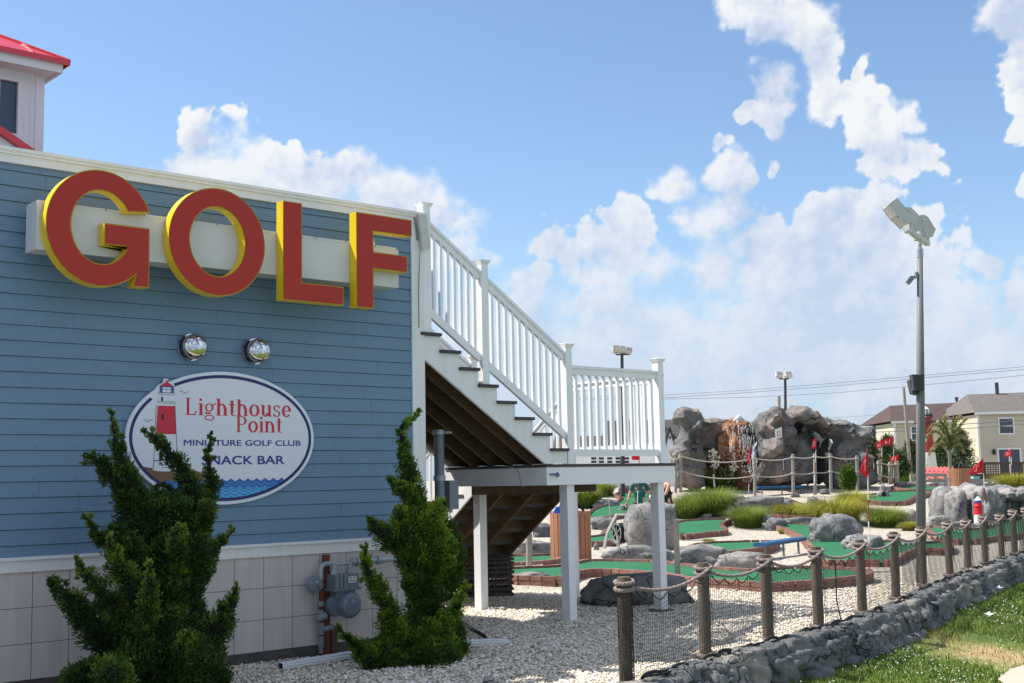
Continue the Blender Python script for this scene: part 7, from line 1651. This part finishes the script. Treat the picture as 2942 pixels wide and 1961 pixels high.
V = oct_[None] * sz[:, None, None]; V = V * (1 + .25 * g_.normal(size=(npb, 10, 1))); V[:, :, 1] *= el_[:, None]; V[:, :, 2] *= .55
tl = g_.uniform(-.7, .7, npb); zc = V[:, :, 2] * np.cos(tl)[:, None] + V[:, :, 0] * np.sin(tl)[:, None]; xc = V[:, :, 0] * np.cos(tl)[:, None] - V[:, :, 2] * np.sin(tl)[:, None]
x = xc * np.cos(th)[:, None] - V[:, :, 1] * np.sin(th)[:, None]; y = xc * np.sin(th)[:, None] + V[:, :, 1] * np.cos(th)[:, None]
V = np.stack([x, y, zc], 2) + pts[:, None, :] + np.array([0, 0, .006]) + np.stack([np.zeros(npb), np.zeros(npb), g_.uniform(-.004, .010, npb)], 1)[:, None, :]
F = (np.arange(npb)[:, None, None] * 10 + tri_[None]).reshape(-1, 3); A = np.repeat(np.clip(g_.beta(2.2, 1.6, npb), 0, 1), 10)
def pebmat():
    mt = bpy.data.materials.new('pebbles'); mt.use_nodes = True; t = mt.node_tree; b = t.nodes['Principled BSDF']; l = t.links; at = t.nodes.new('ShaderNodeAttribute'); at.attribute_name = 'v'
    cr = t.nodes.new('ShaderNodeValToRGB'); e = cr.color_ramp.elements; e[0].position = 0; e[0].color = (.26, .22, .18, 1); e[1].position = 1; e[1].color = (.93, .89, .82, 1)
    for p, c_ in ((.15, (.50, .41, .31)), (.38, (.74, .62, .47)), (.6, (.80, .71, .58)), (.8, (.88, .82, .72))): x_ = e.new(p); x_.color = (*c_, 1)
    l.new(at.outputs['Fac'], cr.inputs[0]); l.new(cr.outputs[0], b.inputs['Base Color']); b.inputs['Roughness'].default_value = .75; return mt
struct(fan(V.reshape(-1, 3), F, 'pebbles', pebmat(), attr=A), 'loose cream and grey pebbles around the stairs', 'pebbles', 'stuff')
# lawn blades
nb = 100000; P_ = []
while len(P_) < nb:
    dd = 8 + 20 * g_.random() ** .75; kk_ = g_.uniform(.02, .56); x = FH.x * dd + RH.x * kk_ * dd; y = FH.y * dd + RH.y * kk_ * dd
    if fy(x) - y > .38 and x < 34:
        dp = math.hypot(x - 15.0, y - 7.7) - .9 * noise.noise((x, y, 0)); 
        if dp < 1.2 and g_.random() < .8: continue
        P_.append((x, y, lawn_z(x, y)))
P_ = np.array(P_); n = len(P_); az_ = g_.uniform(0, 6.28, n); hh = g_.uniform(.025, .065, n); lean = g_.uniform(.1, .8, n) * hh; w = g_.uniform(.004, .009, n); sx_, sy_ = -np.sin(az_) * w, np.cos(az_) * w
tip = P_ + np.stack([np.cos(az_) * lean, np.sin(az_) * lean, hh], 1); s2 = np.stack([sx_, sy_, np.zeros(n)], 1); V = np.stack([P_ - s2, P_ + s2, tip], 1).reshape(-1, 3)
br_ = np.array([noise.noise((p[0] * .7, p[1] * .7, 4)) for p in P_]); dry = np.clip(1.8 - np.hypot(P_[:, 0] - 15, P_[:, 1] - 7.7), 0, 1)
A = np.repeat(np.clip(.42 + .35 * br_ + .12 * g_.normal(size=n) + .5 * dry, 0, 1), 3)
struct(fan(V, np.arange(n * 3).reshape(-1, 3), 'grass', M['drygrass'], attr=A), 'short green lawn grass', 'grass', 'stuff')
s = MB(); cnt = 0
while cnt < 1700:
    dd = 9 + 18 * g_.random(); kk_ = g_.uniform(.05, .5); x = FH.x * dd + RH.x * kk_ * dd; y = FH.y * dd + RH.y * kk_ * dd
    if fy(x) - y < .6 or noise.noise((x * .5, y * .5, 9)) < -.1: continue
    z = lawn_z(x, y) + g_.uniform(.04, .07); r = g_.uniform(.006, .011); s.add([(x - r, y, z), (x, y - r, z), (x + r, y, z), (x, y + r, z), (x, y, z + r)], [(0, 1, 4), (1, 2, 4), (2, 3, 4), (3, 0, 4)]); cnt += 1
struct(obj('clover_flowers', s, M['whitecloth']), 'tiny white clover flowers scattered in the lawn', 'clover', 'stuff')
for i, (x, y, lab) in enumerate(((2843, 1789, 'largest scrap of white paper lying in the middle of the lawn'), (2872, 1719, 'crumpled white scrap near the foot of the stone wall'), (2932, 1678, 'white scrap of litter near the right edge, close to the wall'))):
    q = onz(x, y, -.46); q.z = lawn_z(q.x, q.y) + .05; s = MB(); s.add([(q.x + a, q.y + b, q.z + c_) for a, b, c_ in ((-.07, -.04, .0), (.07, -.05, .02), (.09, .05, .01), (-.06, .05, .03))], [(0, 1, 2), (0, 2, 3)]); s.add([(q.x + a, q.y + b, q.z + c_) for a, b, c_ in ((-.02, -.02, .02), (.04, .0, .05), (.0, .04, .03))], [(0, 1, 2)]); tag(obj('paper_scrap', s, M['paper']), lab, 'litter')
s = MB(); q = onz(2960, 1975, -.5); s.add([tuple(onz(2868, 1975, -.50) + Vector((0, 0, .09))), tuple(onz(2905, 1945, -.50) + Vector((0, 0, .09))), tuple(onz(2990, 1918, -.50) + Vector((0, 0, .09))), tuple(onz(3050, 2100, -.5) + Vector((0, 0, .09)))], [(0, 1, 2, 3)]); struct(obj('pavement', s, M['concrete']))
